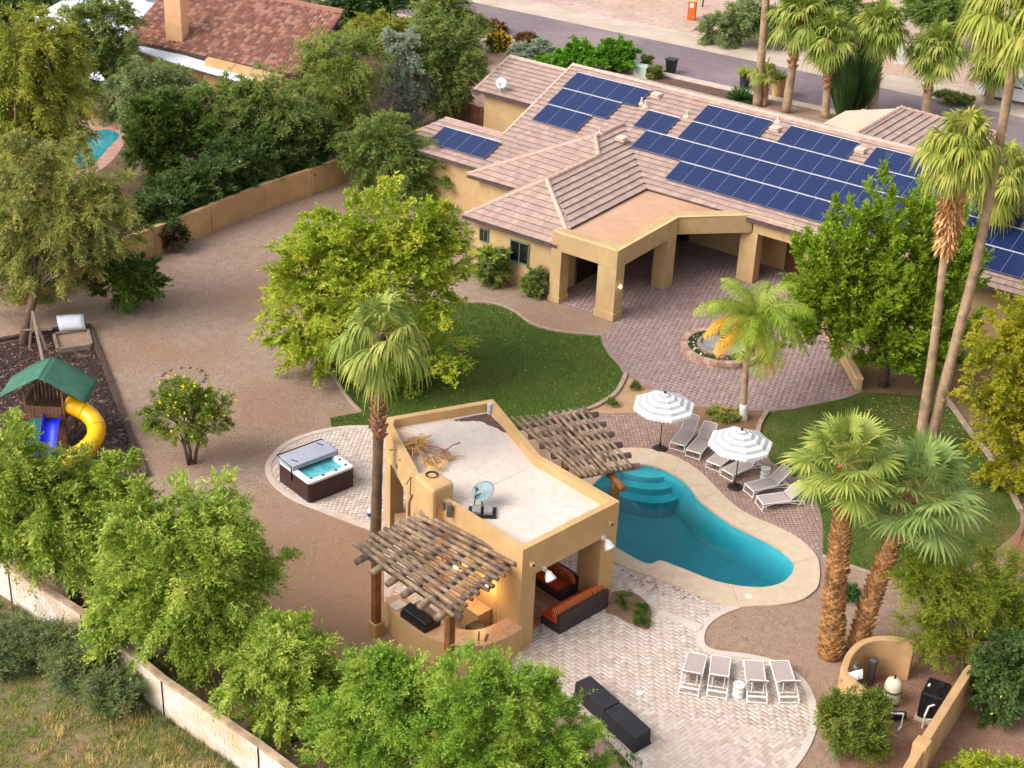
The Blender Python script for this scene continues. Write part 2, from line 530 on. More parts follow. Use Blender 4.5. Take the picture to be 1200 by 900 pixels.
structure(MB().sheet(GP([(-140, 330), (120, 318), (250, 268), (330, 225), (405, 196), (470, 170), (560, 60), (470, -30), (0, -40), (-300, 120)]), 0.006).build('neighbour_ground', surf('neighbour_soil', (120, 94, 74), (96, 76, 58), 1.0, 0.95, 0.5, 14)))
# worn earth by the pavilion is part of the ground's own material
if False: structure(MB().sheet(spline(GP([(440, 640), (400, 625), (330, 590), (270, 540), (240, 600), (250, 700), (300, 780), (400, 860), (520, 860), (600, 800), (540, 740), (470, 690)]), 3), 0.004).build('bare_earth', m_earth))
structure(MB().sheet(spline(GP([(935, 705), (962, 672), (964, 655), (985, 661), (1040, 680), (1080, 690), (1085, 740), (1075, 760), (1000, 790), (970, 880), (920, 940), (905, 925), (940, 885), (954, 850), (953, 828), (930, 788), (880, 769), (830, 762), (821, 748), (830, 728), (866, 712), (900, 710)]), 2), 0.005).build('gravel_bed', m_gravel2))
structure(MB().sheet(spline(GP([(975, 800), (1020, 770), (1080, 755), (1150, 770), (1200, 730), (1270, 720), (1330, 790), (1320, 900), (1240, 1000), (1120, 1030), (1020, 1000), (985, 900)]), 4), 0.004).build('side_yard_earth', surf('side_earth', (158, 122, 100), (138, 102, 82), 1.2, 0.95, 0.6, 18, fine=(110, 82, 66), fscale=12)))
structure(MB().sheet(spline(GP([(1010, 462), (1050, 464), (1090, 468), (1116, 480), (1160, 538), (1195, 590), (1300, 560), (1250, 440), (1100, 400), (1020, 410)]), 3), 0.004).build('kerbside_earth', surf('kerbside_soil', (140, 108, 78), (118, 92, 64), 1.0, 0.95, 0.5, 16, c3=(98, 92, 46), scale3=0.4)))  # bare earth beyond the side lawn, greenish in patches
structure(MB().sheet(BED_A, 0.012).build('planting_bed', surf('sandy_bed', (186, 150, 116), (170, 132, 100), 2.0, 0.95, 0.5, 20)))
structure(MB().sheet(BED_B, 0.012).build('planting_bed', surf('bed_soil', (140, 108, 82), (120, 92, 68), 2.0, 0.95, 0.5, 20)))

# ------------------------------------------------------------------ pavers
random.seed(3)
def brick_mesh(l, w, h, mat, name='paver'):
    b = MB()
    e = 0.008
    hx, hy = l / 2, w / 2
    P = [(-hx, -hy, 0), (hx, -hy, 0), (hx, hy, 0), (-hx, hy, 0), (-hx + e, -hy + e, h), (hx - e, -hy + e, h), (hx - e, hy - e, h), (-hx + e, hy - e, h)]
    b.add(P, [(4, 5, 6, 7), (0, 1, 5, 4), (1, 2, 6, 5), (2, 3, 7, 6), (3, 0, 4, 7)])
    return b.build(name, mat, mesh_only=True)
def pave(name, poly, holes, l, w, heading, z, mats, joint, pattern='running', individuals=0, gap=0.012, h=0.022):
    """a paved floor: joint sheet below, pavers on it; the nearest ones are single parts"""
    sh = structure(MB().sheet(poly, z).build(name, joint)) if not holes else structure(holed_sheet(name, poly, holes, z, joint))
    ch, sh_ = math.cos(heading), math.sin(heading)
    P = np.array(poly)
    cx, cy = P.mean(0)
    rad = np.abs(P - P.mean(0)).max() * 1.5
    C = []
    if pattern == 'running':
        ni = int(rad / l) + 2; nj = int(rad / w) + 2
        for j in range(-nj, nj):
            for i in range(-ni, ni):
                C.append(((i + 0.5 * (j % 2)) * l, j * w, 0))
    else:                                  # herringbone of 2:1 pavers
        n = int(rad / w) + 4
        for a in range(-n, n):
            for b_ in range(-n, n):
                k = (a - b_) % 4
                if k == 0: C.append(((a + 1.0) * w, (b_ + 0.5) * w, 0))
                elif k == 3: C.append(((a + 0.5) * w, (b_ + 1.0) * w, 1))
    C = np.array(C, float)
    X = cx + C[:, 0] * ch - C[:, 1] * sh_; Y = cy + C[:, 0] * sh_ + C[:, 1] * ch
    rot = C[:, 2]
    ok = np.ones(len(C), bool)
    for sx, sy in ((-1, -1), (1, -1), (1, 1), (-1, 1), (0, 0)):
        dx = np.where(rot == 1, sx * w / 2, sx * l / 2); dy = np.where(rot == 1, sy * l / 2, sy * w / 2)
        px = X + dx * ch - dy * sh_; py = Y + dx * sh_ + dy * ch
        ok &= inside(px, py, poly)
        for hl in holes: ok &= ~inside(px, py, hl)
    X, Y, rot = X[ok], Y[ok], rot[ok]
    d = X * X + Y * Y + 0.0
    # the ones the photograph shows largest: nearest inside the picture
    vis = np.ones(len(X), bool)
    for i in range(len(X)):
        v = np.array([X[i], Y[i], -CAM_H]); q = v @ FW
        px = 600 + FPX * (v @ RT) / q; py = 450 + FPX * (v @ DN) / q
        vis[i] = -5 < px < 1205 and py < 905
    order = np.argsort(np.where(vis, d, d + 1e6))
    sel = set(order[:individuals].tolist())
    rs = np.random.RandomState(5)
    which = rs.randint(0, len(mats), len(X))
    lift = rs.uniform(-0.003, 0.003, len(X))
    if individuals:
        meshes = [brick_mesh(l - gap, w - gap, h, m) for m in mats]
        for i in order[:individuals]:
            o = obj('paver', meshes[which[i]], sh)
            o.location = (X[i], Y[i], z + lift[i]); o.rotation_euler = (rs.uniform(-.004, .004), rs.uniform(-.004, .004), heading + (math.pi / 2 if rot[i] else 0))
    V = []; Q = []; MI = []
    hl, hw = (l - gap) / 2, (w - gap) / 2; e = 0.008
    for i in range(len(X)):
        if i in sel: continue
        a = heading + (math.pi / 2 if rot[i] else 0)
        ca, sa = math.cos(a), math.sin(a); zz = z + lift[i]
        b0 = len(V)
        for (x, y, t) in ((-hl, -hw, 0), (hl, -hw, 0), (hl, hw, 0), (-hl, hw, 0), (-hl + e, -hw + e, h), (hl - e, -hw + e, h), (hl - e, hw - e, h), (-hl + e, hw - e, h)):
            V.append((X[i] + x * ca - y * sa, Y[i] + x * sa + y * ca, zz + t))
        Q += [(b0 + 4, b0 + 5, b0 + 6, b0 + 7), (b0, b0 + 1, b0 + 5, b0 + 4), (b0 + 1, b0 + 2, b0 + 6, b0 + 5), (b0 + 2, b0 + 3, b0 + 7, b0 + 6), (b0 + 3, b0, b0 + 4, b0 + 7)]
        MI += [which[i]] * 5
    if Q:
        stuff(raw_mesh('pavers', V, Q, mats, sh, MI))
    return sh
def edging(parent, line, w, z0, z1, mat, name='edging'):
    return MB().strip(line, w, z0, z1).build(name, mat, parent, bevel=0.006)

drive = pave('paved_court', DRIVE, [], 0.30, 0.20, R_(20), 0.012, MAUVE, m_groutm, gap=0.007, h=0.014)
edging(drive, spline(GP([(706, 394), (709, 404), (716, 416), (727, 428), (733, 437), (750, 447), (780, 463), (816, 475), (850, 479), (890, 481), (925, 479), (950, 474), (985, 467), (1008, 459)]), 5, False), 0.22, 0.0, 0.055, MAUVE[1], 'edge_course')
deck = pave('pool_deck', DECK, [spline(COPE, 3)], 0.22, 0.11, R_(50), 0.012, BRICK, m_groutm, gap=0.006, h=0.014)
patio = pave('travertine_patio', PATIO, [], 0.30, 0.15, R_(45), 0.014, TRAV, m_groutt, 'herringbone', 300, 0.006, 0.014)
edging(patio, spline(GP([(866, 711), (845, 719), (828, 731), (821.5, 745), (824, 758), (838, 765), (870, 769), (900, 775), (926, 787), (944, 805), (953, 828), (953, 852), (943, 878), (925, 903), (905, 925)]), 4, False), 0.24, 0.0, 0.05, TRAV[2], 'edge_course')
edging(patio, GP([(748, 903), (703, 853), (640, 792)]), 0.2, 0.0, 0.06, TRAV[0], 'edge_course')
edging(patio, GP([(772, 719), (822, 737)]), 0.30, 0.0, 0.085, TRAV[2], 'step_course')
tubpad = pave('spa_pad', TUBPAD, [], 0.24, 0.12, R_(40), 0.012, TRAV, m_groutt, gap=0.006, h=0.012)
edging(tubpad, spline(GP([(432, 501), (400, 502), (365, 509), (337, 520), (320, 536), (314, 550), (321, 566), (342, 583), (370, 595), (400, 607), (440, 622)]), 4, False), 0.24, 0.0, 0.05, TRAV[1], 'edge_course')

# ------------------------------------------------------------------ pool
poolS = spline(POOL, 3)
def inset(poly, d):
    n = len(poly); ccw = area2(poly) > 0; out = []
    for i in range(n):
        a = np.array(poly[i - 1]); b = np.array(poly[(i + 1) % n]); t = b - a; t = t / (np.linalg.norm(t) + 1e-9)
        nn = np.array([-t[1], t[0]]) * (1 if ccw else -1)
        out.append(tuple(np.array(poly[i]) + nn * d))
    return out
m_plaster = surf('pool_plaster', (66, 188, 202), (50, 174, 190), 1.2, 0.7, 0.0, c3=(64, 180, 186), scale3=0.5)
shell = MB()
n = len(poolS)
floor_poly = inset(poolS, 0.25)
if area2(poolS) < 0:
    poolS = list(reversed(poolS)); floor_poly = list(reversed(floor_poly))
P = [(x, y, 0.04) for x, y in poolS] + [(x, y, -1.5) for x, y in floor_poly]
shell.add(P, [(i, n + i, n + (i + 1) % n, (i + 1) % n) for i in range(n)] + [tuple(range(n, 2 * n))])
pool = structure(shell.build('pool', m_plaster))
m_tile = surf('waterline_tile', (44, 92, 108), (30, 70, 90), 14, 0.3)
tl = MB(); P = [(x, y, 0.05) for x, y in inset(poolS, 0.012)] + [(x, y, -0.22) for x, y in inset(poolS, 0.02)]
tl.add(P, [(i, n + i, n + (i + 1) % n, (i + 1) % n) for i in range(n)])
tl.build('waterline_tiles', m_tile, pool)
# entry steps at the far end of the pool
sc0 = np.array(G(757, 541)[:2]); sdir = np.array(G(775, 592)[:2]) - sc0; sdir = sdir / np.linalg.norm(sdir); sperp = np.array([sdir[1], -sdir[0]])
for k, (dep, zt) in enumerate(((0.70, -0.26), (1.20, -0.52), (1.75, -0.80))):
    st = MB(); pts = []
    for q in range(17):
        a = (q / 16 - 0.5) * 2
        pts.append(tuple(sc0 + sperp * a * 3.2 + sdir * (dep + 0.16 * math.cos(a * 4.5 + 0.6) - 2.2 * a * a)))
    pts += [tuple(sc0 + sperp * 3.3 - sdir * 1.2), tuple(sc0 - sperp * 3.3 - sdir * 1.2)]
    pts = [p for p in pts]
    st.prism(pts, -1.5, zt)
    st.build('pool_step', surf('pool_step_plaster', (70, 188, 200), (56, 176, 190), 1.5, 0.7), pool)
# water: clear tinted body with a faintly rippled, reflecting surface
mw, t, out = _nodes('pool_water')
N, L = t.nodes, t.links
tr = N.new('ShaderNodeBsdfTransparent'); gl = N.new('ShaderNodeBsdfGlossy'); gl.inputs['Roughness'].default_value = 0.04
fr = N.new('ShaderNodeFresnel'); fr.inputs['IOR'].default_value = 1.33
ms = N.new('ShaderNodeMixShader')
nz = N.new('ShaderNodeTexNoise'); nz.inputs['Scale'].default_value = 3.2; nz.inputs['Detail'].default_value = 4
ge = N.new('ShaderNodeNewGeometry'); L.new(ge.outputs['Position'], nz.inputs['Vector'])
bp = N.new('ShaderNodeBump'); bp.inputs['Strength'].default_value = 0.14; bp.inputs['Distance'].default_value = 0.05
L.new(nz.outputs[0], bp.inputs['Height']); L.new(bp.outputs[0], gl.inputs['Normal']); L.new(bp.outputs[0], fr.inputs['Normal'])
bf = N.new('ShaderNodeMath'); bf.operation = 'SUBTRACT'; bf.inputs[0].default_value = 1.0; L.new(ge.outputs['Backfacing'], bf.inputs[1])
fm_ = N.new('ShaderNodeMath'); fm_.operation = 'MULTIPLY'; L.new(fr.outputs[0], fm_.inputs[0]); L.new(bf.outputs[0], fm_.inputs[1])
L.new(fm_.outputs[0], ms.inputs[0]); L.new(tr.outputs[0], ms.inputs[1]); L.new(gl.outputs[0], ms.inputs[2]); L.new(ms.outputs[0], out.inputs['Surface'])
va = N.new('ShaderNodeVolumeAbsorption'); va.inputs['Color'].default_value = (0.03, 0.64, 0.68, 1); va.inputs['Density'].default_value = 0.62
L.new(va.outputs[0], out.inputs['Volume'])
wat = MB().prism(inset(poolS, 0.03), -1.46, -0.09)
structure(wat.build('pool_water', mw))
cop = MB(); outer = spline(COPE, 3); inner = spline(POOL, 3)
bm = bmesh.new()
def ring(poly, z): return [bm.verts.new((x, y, z)) for x, y in poly]
eo = ring(outer, 0.075); ei = ring(inset(inner, 0.05), 0.075)
edges = [bm.edges.new((a[i], a[(i + 1) % len(a)])) for a in (eo, ei) for i in range(len(a))]
bmesh.ops.triangle_fill(bm, use_beauty=True, edges=edges, normal=(0, 0, 1))
for fc in bm.faces:
    if fc.normal.z < 0: fc.normal_flip()
for top, zl in ((eo, 0.0), (ei, -0.02)):
    low = [bm.verts.new((v.co.x, v.co.y, zl)) for v in top]
    for i in range(len(top)):
        j = (i + 1) % len(top); bm.faces.new((top[i], low[i], low[j], top[j]))
me = bpy.data.meshes.new('pool_coping'); bm.to_mesh(me); bm.free(); me.materials.append(m_coping)
coping = structure(obj('pool_coping', me))
# cut joints across the coping
m_joint = surf('coping_joint', (150, 128, 108), (140, 118, 98), 3, 0.95)
for (a, b) in (((797, 538), (790, 553)), ((842, 574), (822, 587)), ((904, 614), (883, 624)), ((957, 652), (931, 660)), ((935, 704), (915, 686)), ((866, 710), (858, 687)), ((786, 683), (792, 665))):
    pa, pb = G(*a, 0.076), G(*b, 0.076)
    MB().bar(pa, pb, 0.012, 0.004).build('coping_joint', m_joint, coping)
MB().lathe(G(877.5, 699, 0.072), [(0.0, 0), (0.14, 0.0), (0.14, 0.012), (0.12, 0.016), (0.0, 0.016)], 16).build('skimmer_lid', surf('skimmer_plastic', (236, 228, 200), (230, 220, 190), 5, 0.5), coping)

# ------------------------------------------------------------------ lawns, kerbs
def lawn(name, poly, mat_soil, mat_blade, dens, seed, label):
    s = structure(MB().sheet(poly, 0.014).build(name, mat_soil))
    rs = np.random.RandomState(seed)
    P = np.array(poly); lo, hi = P.min(0), P.max(0)
    nn = int((hi - lo).prod() * dens)
    X = rs.uniform(lo[0], hi[0], nn); Y = rs.uniform(lo[1], hi[1], nn)
    k = inside(X, Y, poly); X, Y = X[k], Y[k]; nn = len(X)
    a = rs.uniform(0, 6.283, nn); hgt = rs.uniform(0.03, 0.07, nn); le = rs.uniform(0, .05, nn); b_ = rs.uniform(0, 6.283, nn)
    w = 0.022
    V = np.zeros((nn, 3, 3), np.float32)
    V[:, 0] = np.stack([X - np.cos(a) * w, Y - np.sin(a) * w, np.full(nn, .012)], 1)
    V[:, 1] = np.stack([X + np.cos(a) * w, Y + np.sin(a) * w, np.full(nn, .012)], 1)
    V[:, 2] = np.stack([X + np.cos(b_) * le, Y + np.sin(b_) * le, .014 + hgt], 1)
    stuff(raw_mesh('grass', V.reshape(-1, 3), np.arange(nn * 3).reshape(-1, 3), mat_blade, s))
    return s
lawn('lawn', LAWN, m_grass, m_blade, 260, 1, '')
lawn('side_lawn', LAWN2, surf('side_lawn_soil', (78, 96, 32), (62, 82, 24), 1.2, 0.95, 0.5, 50, c3=(106, 94, 54), scale3=0.28), m_blade_dry, 200, 2, '')
def kerb(px, w=0.13, h=0.09):
    return structure(MB().strip(spline(GP(px), 4, False), w, 0, h).build('kerb', m_kerb, bevel=0.015))
kerb([(470, 354), (505, 354), (540, 355), (575, 356), (600, 364), (625, 381), (660, 390), (705, 394)])
kerb([(734, 438), (723, 460), (703, 474.5), (684, 482), (655, 489), (620, 501)], 0.2, 0.12)
kerb([(424, 484), (410, 470), (398, 452), (385, 425), (388, 395), (420, 367)])
kerb([(899, 483), (891, 496), (888, 508)], 0.2, 0.12)
kerb([(963, 652), (985, 660), (1010, 669), (1040, 678), (1072, 683)])
kerb([(1110, 470), (1140, 512), (1160, 537), (1180, 569), (1196, 600)], 0.22, 0.14)
# fallen petals and leaf litter on the lawn
rs = np.random.RandomState(9)
def litter(name, poly, nn, size, mat, z, seed, bias=None):
    rs = np.random.RandomState(seed)
    P = np.array(poly); lo, hi = P.min(0), P.max(0)
    X = rs.uniform(lo[0], hi[0], nn * 2); Y = rs.uniform(lo[1], hi[1], nn * 2); k = inside(X, Y, poly); X, Y = X[k][:nn], Y[k][:nn]; q = len(X)
    a = rs.uniform(0, 6.28, q); s = rs.uniform(.5, 1, q) * size
    V = np.zeros((q, 4, 3), np.float32)
    for i, (u, v) in enumerate(((-1, -.5), (1, -.5), (1, .5), (-1, .5))):
        V[:, i] = np.stack([X + (np.cos(a) * u - np.sin(a) * v) * s, Y + (np.sin(a) * u + np.cos(a) * v) * s, z + rs.uniform(0, size * .5, q)], 1)
    return stuff(raw_mesh(name, V.reshape(-1, 3), np.arange(q * 4).reshape(-1, 4), mat))
m_litter = leafmat('dry_leaf', (196, 170, 110), (140, 110, 70), (170, 150, 90), 0.1)
tag(litter('leaf_litter', LAWN, 420, 0.035, m_litter, 0.07, 4), 'pale fallen leaves scattered on the green lawn', 'leaf litter')

# loose stones on the gravel
YARD = GP([(60, 345), (250, 272), (400, 214), (460, 205), (520, 300), (440, 350), (390, 380), (380, 440), (400, 480), (330, 515), (310, 550), (360, 600), (430, 640), (440, 720), (360, 760), (290, 700), (200, 560), (110, 380)])
tag(litter('loose_stones', YARD, 16000, 0.028, surf('stone_pale', (186, 163, 146), (128, 105, 90), 6.0, .9, lo=.45, hi=.55), .012, 41), 'pale and dark loose stones over the gravel yard', 'gravel')
tag(litter('loose_stones', GP([(935, 705), (962, 672), (985, 664), (1080, 690), (1085, 740), (1000, 790), (960, 880), (950, 830), (900, 773), (830, 760), (826, 742), (866, 714)]), 5000, 0.022, MATS['stone_pale'], .012, 42), 'loose stones over the gravel bed by the pool', 'gravel')
tag(litter('loose_stones', GP([(540, 350), (560, 330), (640, 352), (700, 385), (660, 388), (600, 360)]), 1800, 0.024, MATS['stone_pale'], .012, 43), 'loose stones on the gravel strip beside the house', 'gravel')
tag(litter('dry_leaves', GP([(330, 420), (400, 420), (400, 480), (340, 505), (280, 470)]), 120, 0.03, m_litter, .015, 44), 'dry leaves on the gravel beside the shade tree', 'leaf litter')
tag(litter('dry_leaves', GP([(1020, 465), (1110, 470), (1170, 540), (1060, 560), (1010, 500)]), 500, 0.04, m_litter, .07, 45), 'dry leaves on the side lawn under the tall palms', 'leaf litter')

# ------------------------------------------------------------------ main house, in its own axes: u along the facade, v into the plot
H0 = G(717.8, 377)[:2]
_hu = R_(-34.5)
HU = np.array([math.cos(_hu), math.sin(_hu)]); HV = np.array([-HU[1], HU[0]])
def hp(u, v, z=0.0):
    p = H0 + HU * u + HV * v
    return (float(p[0]), float(p[1]), float(z))
def hxy(u, v): return hp(u, v)[:2]
m_stucco = surf('house_stucco', (198, 167, 122), (185, 154, 109), 1.6, 0.9, 0.25, 45, c3=(180, 150, 108), scale3=0.35, streak=(158, 124, 84))
m_stucco_dk = surf('house_trim', (222, 178, 128), (212, 168, 118), 2, 0.9, 0.2, 45)
m_flat = surf('flat_roof_coating', (196, 152, 122), (184, 142, 114), 1.0, 0.9, 0.15, 30, c3=(202, 162, 134), scale3=0.4)
m_felt = surf('roof_underlay', (92, 76, 72), (80, 66, 62), 3, 0.95)
TILE = [surf('roof_tile_%d' % i, c, tuple(x * 0.92 for x in c), 3.0, 0.85, 0.25, 30) for i, c in enumerate(((183, 155, 143), (179, 151, 139), (188, 160, 147), (175, 148, 137)))]
m_ridge = surf('ridge_cap', (206, 176, 158), (192, 160, 144), 3.0, 0.85, 0.2, 30)
m_dark = surf('dark_opening', (40, 36, 34), (30, 27, 26), 3, 0.6)
m_glass = surf('window_glass', (26, 32, 34), (20, 25, 27), 1, 0.05, spec=0.8)
m_frame = surf('window_frame_teal', (124, 140, 128), (110, 126, 114), 3, 0.5)
m_white = surf('white_paint', (236, 232, 226), (224, 220, 214), 3, 0.6)
m_brownwood = surf('brown_wood', (104, 66, 44), (84, 52, 34), 5, 0.8, 0.3, 30)
m_fascia = surf('fascia', (150, 112, 84), (136, 100, 74), 3, 0.8)

house = thing('house', 'large tan stucco house with pinkish tile roof and solar panels', 'house', hp(0, 0, 0))
TILES_ALL = []
def roof_face(parent, pts, tiles=True, base=None, expo=0.40, tw=0.36, name='roof'):
    """pts: convex planar face, first edge is the eave (left to right as seen from outside), 3-D house points (u,v,z)"""
    W = [np.array(hp(*p)) for p in pts]
    # plane
    nrm = np.zeros(3)
    for i in range(len(W)):
        a, b = W[i], W[(i + 1) % len(W)]
        nrm += np.cross(a, b)
    nrm /= np.linalg.norm(nrm)
    if nrm[2] < 0: nrm = -nrm
    up = np.array([0, 0, 1.0]) - nrm * nrm[2]; up /= np.linalg.norm(up)
    ex = np.cross(up, nrm)
    o = W[0]
    F2 = [(float((w - o) @ ex), float((w - o) @ up)) for w in W]
    if area2(F2) < 0: F2 = F2[::-1]
    # deck
    b = MB()
    nW = len(W)
    low = [w - np.array([0, 0, 0.16]) for w in W]
    b.add(W + low, [tuple(range(nW)), tuple(reversed(range(nW, 2 * nW)))] + [(i, nW + i, nW + (i + 1) % nW, (i + 1) % nW) for i in range(nW)])
    # orient top face up
    deckobj = b.build(name, base or m_felt, parent)
    if not tiles: return deckobj
    xs = [p[0] for p in F2]; ys = [p[1] for p in F2]
    rs = np.random.RandomState(int(abs(xs[0] * 100 + ys[-1] * 37)) % 9999)
    y = min(ys); row = 0
    while y < max(ys):
        x = min(xs) - tw * (0.5 if row % 2 else 0)
        while x < max(xs):
            g = 0.005
            poly = [(x + g, y), (x + tw - g, y), (x + tw - g, y + expo + .09), (x + g, y + expo + .09)]
            c = clip_convex(poly, F2)
            if len(c) >= 3 and abs(area2(c)) > 0.02:
                jit = rs.uniform(-.004, .006)
                top = []; bot = []
                for (px, py) in c:
                    t = (py - y) / expo
                    hh = 0.088 + jit - 0.072 * t
                    base_ = o + ex * px + up * py
                    top.append(base_ + nrm * hh); bot.append(base_ + nrm * max(0.0, 0.052 - 0.05 * t))
                TILES_ALL.append((deckobj, top, bot, int(rs.randint(0, 4)), len(c) == 4 and abs(area2(c)) > 2 * (tw - 2 * g) * expo * 0.9))
            x += tw
        y += expo; row += 1
    return deckobj
def flush_tiles():
    """the tiles the photograph shows largest become single parts, the rest are joined per roof face"""
    cand = []
    for i, t_ in enumerate(TILES_ALL):
        c = np.mean(t_[1], 0)
        v = c - np.array([0, 0, CAM_H]); q = v @ FW
        px = 600 + FPX * (v @ RT) / q; py = 450 + FPX * (v @ DN) / q
        if 0 < px < 1190 and py > 0 and t_[4] and not covered(c): cand.append((q, i))
    cand.sort(); sel = set(i for _, i in cand[:300])
    grp = {}
    for i, (d, top, bot, m, full) in enumerate(TILES_ALL):
        n = len(top)
        P = top + bot
        Fc = [tuple(range(n))] + [(k, n + k, n + (k + 1) % n, (k + 1) % n) for k in range(n)]
        if i in sel:
            MB().add(P, Fc).build('roof_tile', TILE[m], d)
        else:
            g = grp.setdefault(d.name, (d, MB()))[1]
            g.add(P, Fc, m)
    for d, g in grp.values():
        stuff(g.build('roof_tiles', TILE, d))
# panels lie on the main slope: rows (v of upper edge) and starts
PANELS = []
ROWV = (15.37, 13.76, 12.15, 10.54)
def zmain(v): return 3.7 + 0.333 * (v - 8.6)
def row(r, u0, n_): PANELS.extend([(u0 + 0.985 * k, ROWV[r]) for k in range(n_)])
row(0, -12.7, 5); row(1, -12.6, 4); row(2, -12.5, 3)
PANELS.extend([(-16.75 + 0.985 * k, 8.24) for k in range(4)])
row(1, -6.92, 2); row(0, -4.15, 4); row(0, 0.9, 4); row(0, 5.8, 4)
row(1, -4.13, 15); row(2, -6.0, 17); row(3, -2.88, 14)
row(0, 12.95, 5); row(1, 11.75, 3); row(2, 12.0, 6); row(3, 12.2, 5)
def covered(c):
    p = c[:2] - H0; u, v = p @ HU, p @ HV
    for (a, b) in PANELS:
        if a - .2 < u < a + 1.2 and b - 1.75 < v < b + .2: return True
    return False
# roof faces
MAIN = lambda u, v: (u, v, zmain(v))
roof_face(house, [MAIN(-17.95, 6.05), MAIN(-12.45, 6.05), MAIN(-12.45, 9.15), MAIN(-17.4, 9.15), MAIN(-17.95, 8.0)])
roof_face(house, [MAIN(-12.45, 6.4), MAIN(-10.19, 9.15), MAIN(-12.45, 9.15)])
roof_face(house, [MAIN(-13.3, 9.15), MAIN(-10.19, 9.15), MAIN(-7.6, 12.3), MAIN(-7.6, 16.1), MAIN(-13.55, 16.1)])
roof_face(house, [MAIN(-3.35, 8.1), MAIN(20, 8.1), MAIN(20, 16.1), MAIN(-7.6, 16.1), MAIN(-7.6, 12.3)])
roof_face(house, [(20, 24.1, 3.54), (-13.55, 24.1, 3.54), (-13.55, 16.1, 6.2), (20, 16.1, 6.2)], True)
# front wing: end faces, side faces, ridges
roof_face(house, [(-9.2, 0.0, 2.97), (-3.4, 0.0, 2.97), (-3.4, 1.15, 3.52), (-6.45, 3.36, 4.58)])
roof_face(house, [(-3.4, 1.15, 3.53), (-3.4, 8.1, 3.53), (-6.45, 8.15, 4.575), (-6.45, 3.36, 4.575)])
roof_face(house, [(-3.4, 8.1, 3.53), (-7.6, 12.3, 4.97), (-7.6, 9.5, 4.97), (-6.45, 8.15, 4.575)])
roof_face(house, [(-12.5, 4.75, 2.95), (-8.2, 4.75, 2.95), (-6.45, 8.15, 4.53), (-7.6, 9.5, 5.0)])
roof_face(house, [(-12.45, 6.4, 2.97), (-12.5, 4.75, 2.95), (-7.6, 9.5, 5.0), (-7.6, 12.3, 4.94)], True)
roof_face(house, [(-9.2, 5.0, 2.97), (-9.2, 0.0, 2.97), (-6.45, 3.36, 4.57), (-6.45, 8.15, 4.57)], True)
# left rear wing
roof_face(house, [(-20.9, 16.6, 3.0), (-13.5, 16.6, 3.0), (-13.5, 20.2, 4.3), (-20.9, 20.2, 4.3)])
roof_face(house, [(-13.5, 23.8, 3.0), (-20.9, 23.8, 3.0), (-20.9, 20.2, 4.3), (-13.5, 20.2, 4.3)])
# rear right wing towards the street, with one smooth slope coloured paler for the light on it
roof_face(house, [(-0.6, 26, 4.0), (-0.6, 17.5, 4.0), (3.4, 17.5, 5.5), (3.4, 24.2, 5.5)], False, surf('lit_pale_slope', (212, 184, 162), (202, 172, 150), 1, 0.9))
roof_face(house, [(8.2, 17.5, 3.9), (8.2, 28.5, 3.9), (3.4, 24.2, 5.5), (3.4, 17.5, 5.5)])
# ridge and hip caps: rows of overlapping half rounds
def caps(a, b, name='ridge_cap', lift=0.05):
    a = Vector(hp(*a)); b = Vector(hp(*b)); n_ = max(2, int((b - a).length / 0.42))
    mb = MB()
    for i in range(n_):
        p = a.lerp(b, i / n_); q = a.lerp(b, (i + 1.12) / n_)
        mb.tube([p + Vector((0, 0, lift)), q + Vector((0, 0, lift - 0.02))], [0.125, 0.105], 8)
    return mb.build(name, m_ridge, house, smooth=False)
for a, b in (((-13.55, 16.1, 6.2), (20, 16.1, 6.2)), ((-9.1, 0.1, 3.0), (-6.45, 3.36, 4.58)), ((-6.45, 3.36, 4.58), (-3.5, 0.9, 3.4)), ((-6.45, 3.36, 4.58), (-6.45, 8.15, 4.58)),
             ((-6.45, 8.15, 4.58), (-7.6, 9.5, 5.0)), ((-7.6, 9.5, 5.0), (-7.6, 12.3, 5.0)), ((-12.5, 4.75, 2.95), (-7.6, 9.5, 5.0)),
             ((-20.9, 20.2, 4.3), (-13.5, 20.2, 4.3)), ((3.4, 17.5, 5.5), (3.4, 24.2, 5.5)), ((3.4, 24.2, 5.5), (8.2, 28.5, 3.9))):
    caps(a, b)
for a, b in (((-13.55, 16.1, 6.2), (-13.3, 9.15, 3.88)), ((-20.9, 16.6, 3.0), (-20.9, 20.2, 4.3))):
    MB().bar(hp(a[0], a[1], a[2] + .03), hp(b[0], b[1], b[2] + .03), 0.14, 0.10).build('rake_trim', m_ridge, house)
MB().bar(hp(-17.4, 9.15, 3.9), hp(-13.3, 9.15, 3.9), 0.16, 0.1).build('rake_trim', m_ridge, house)
# walls
def wall(poly, z0, z1, name='wall', mat=None, bevel=0.0):
    return MB().prism([hxy(*p) for p in poly], z0, z1).build(name, mat or m_stucco, house, bevel=bevel)
wall([(-8.75, 0.45), (-3.75, 0.45), (-3.75, 8.6), (-8.75, 8.6)], 0, 2.84)
wall([(-12.0, 5.2), (-8.76, 5.2), (-8.76, 11), (-12.0, 11)], 0, 2.82)
wall([(-17.5, 6.5), (-12.01, 6.5), (-12.01, 8.7), (-17.5, 8.7)], 0, 2.7)
wall([(-20.5, 17.1), (-13.4, 17.1), (-13.4, 23.4), (-20.5, 23.4)], 0, 3.05)
wall([(-12.0, 11.01), (19.5, 11.01), (19.5, 23.7), (-12.0, 23.7)], 0, 3.5)
wall([(5.4, 8.95), (19.5, 8.95), (19.5, 11.0), (5.4, 11.0)], 0, 3.45)
wall([(-0.2, 17.6), (7.8, 17.6), (7.8, 27.5), (-0.2, 27.5)], 0, 3.85)
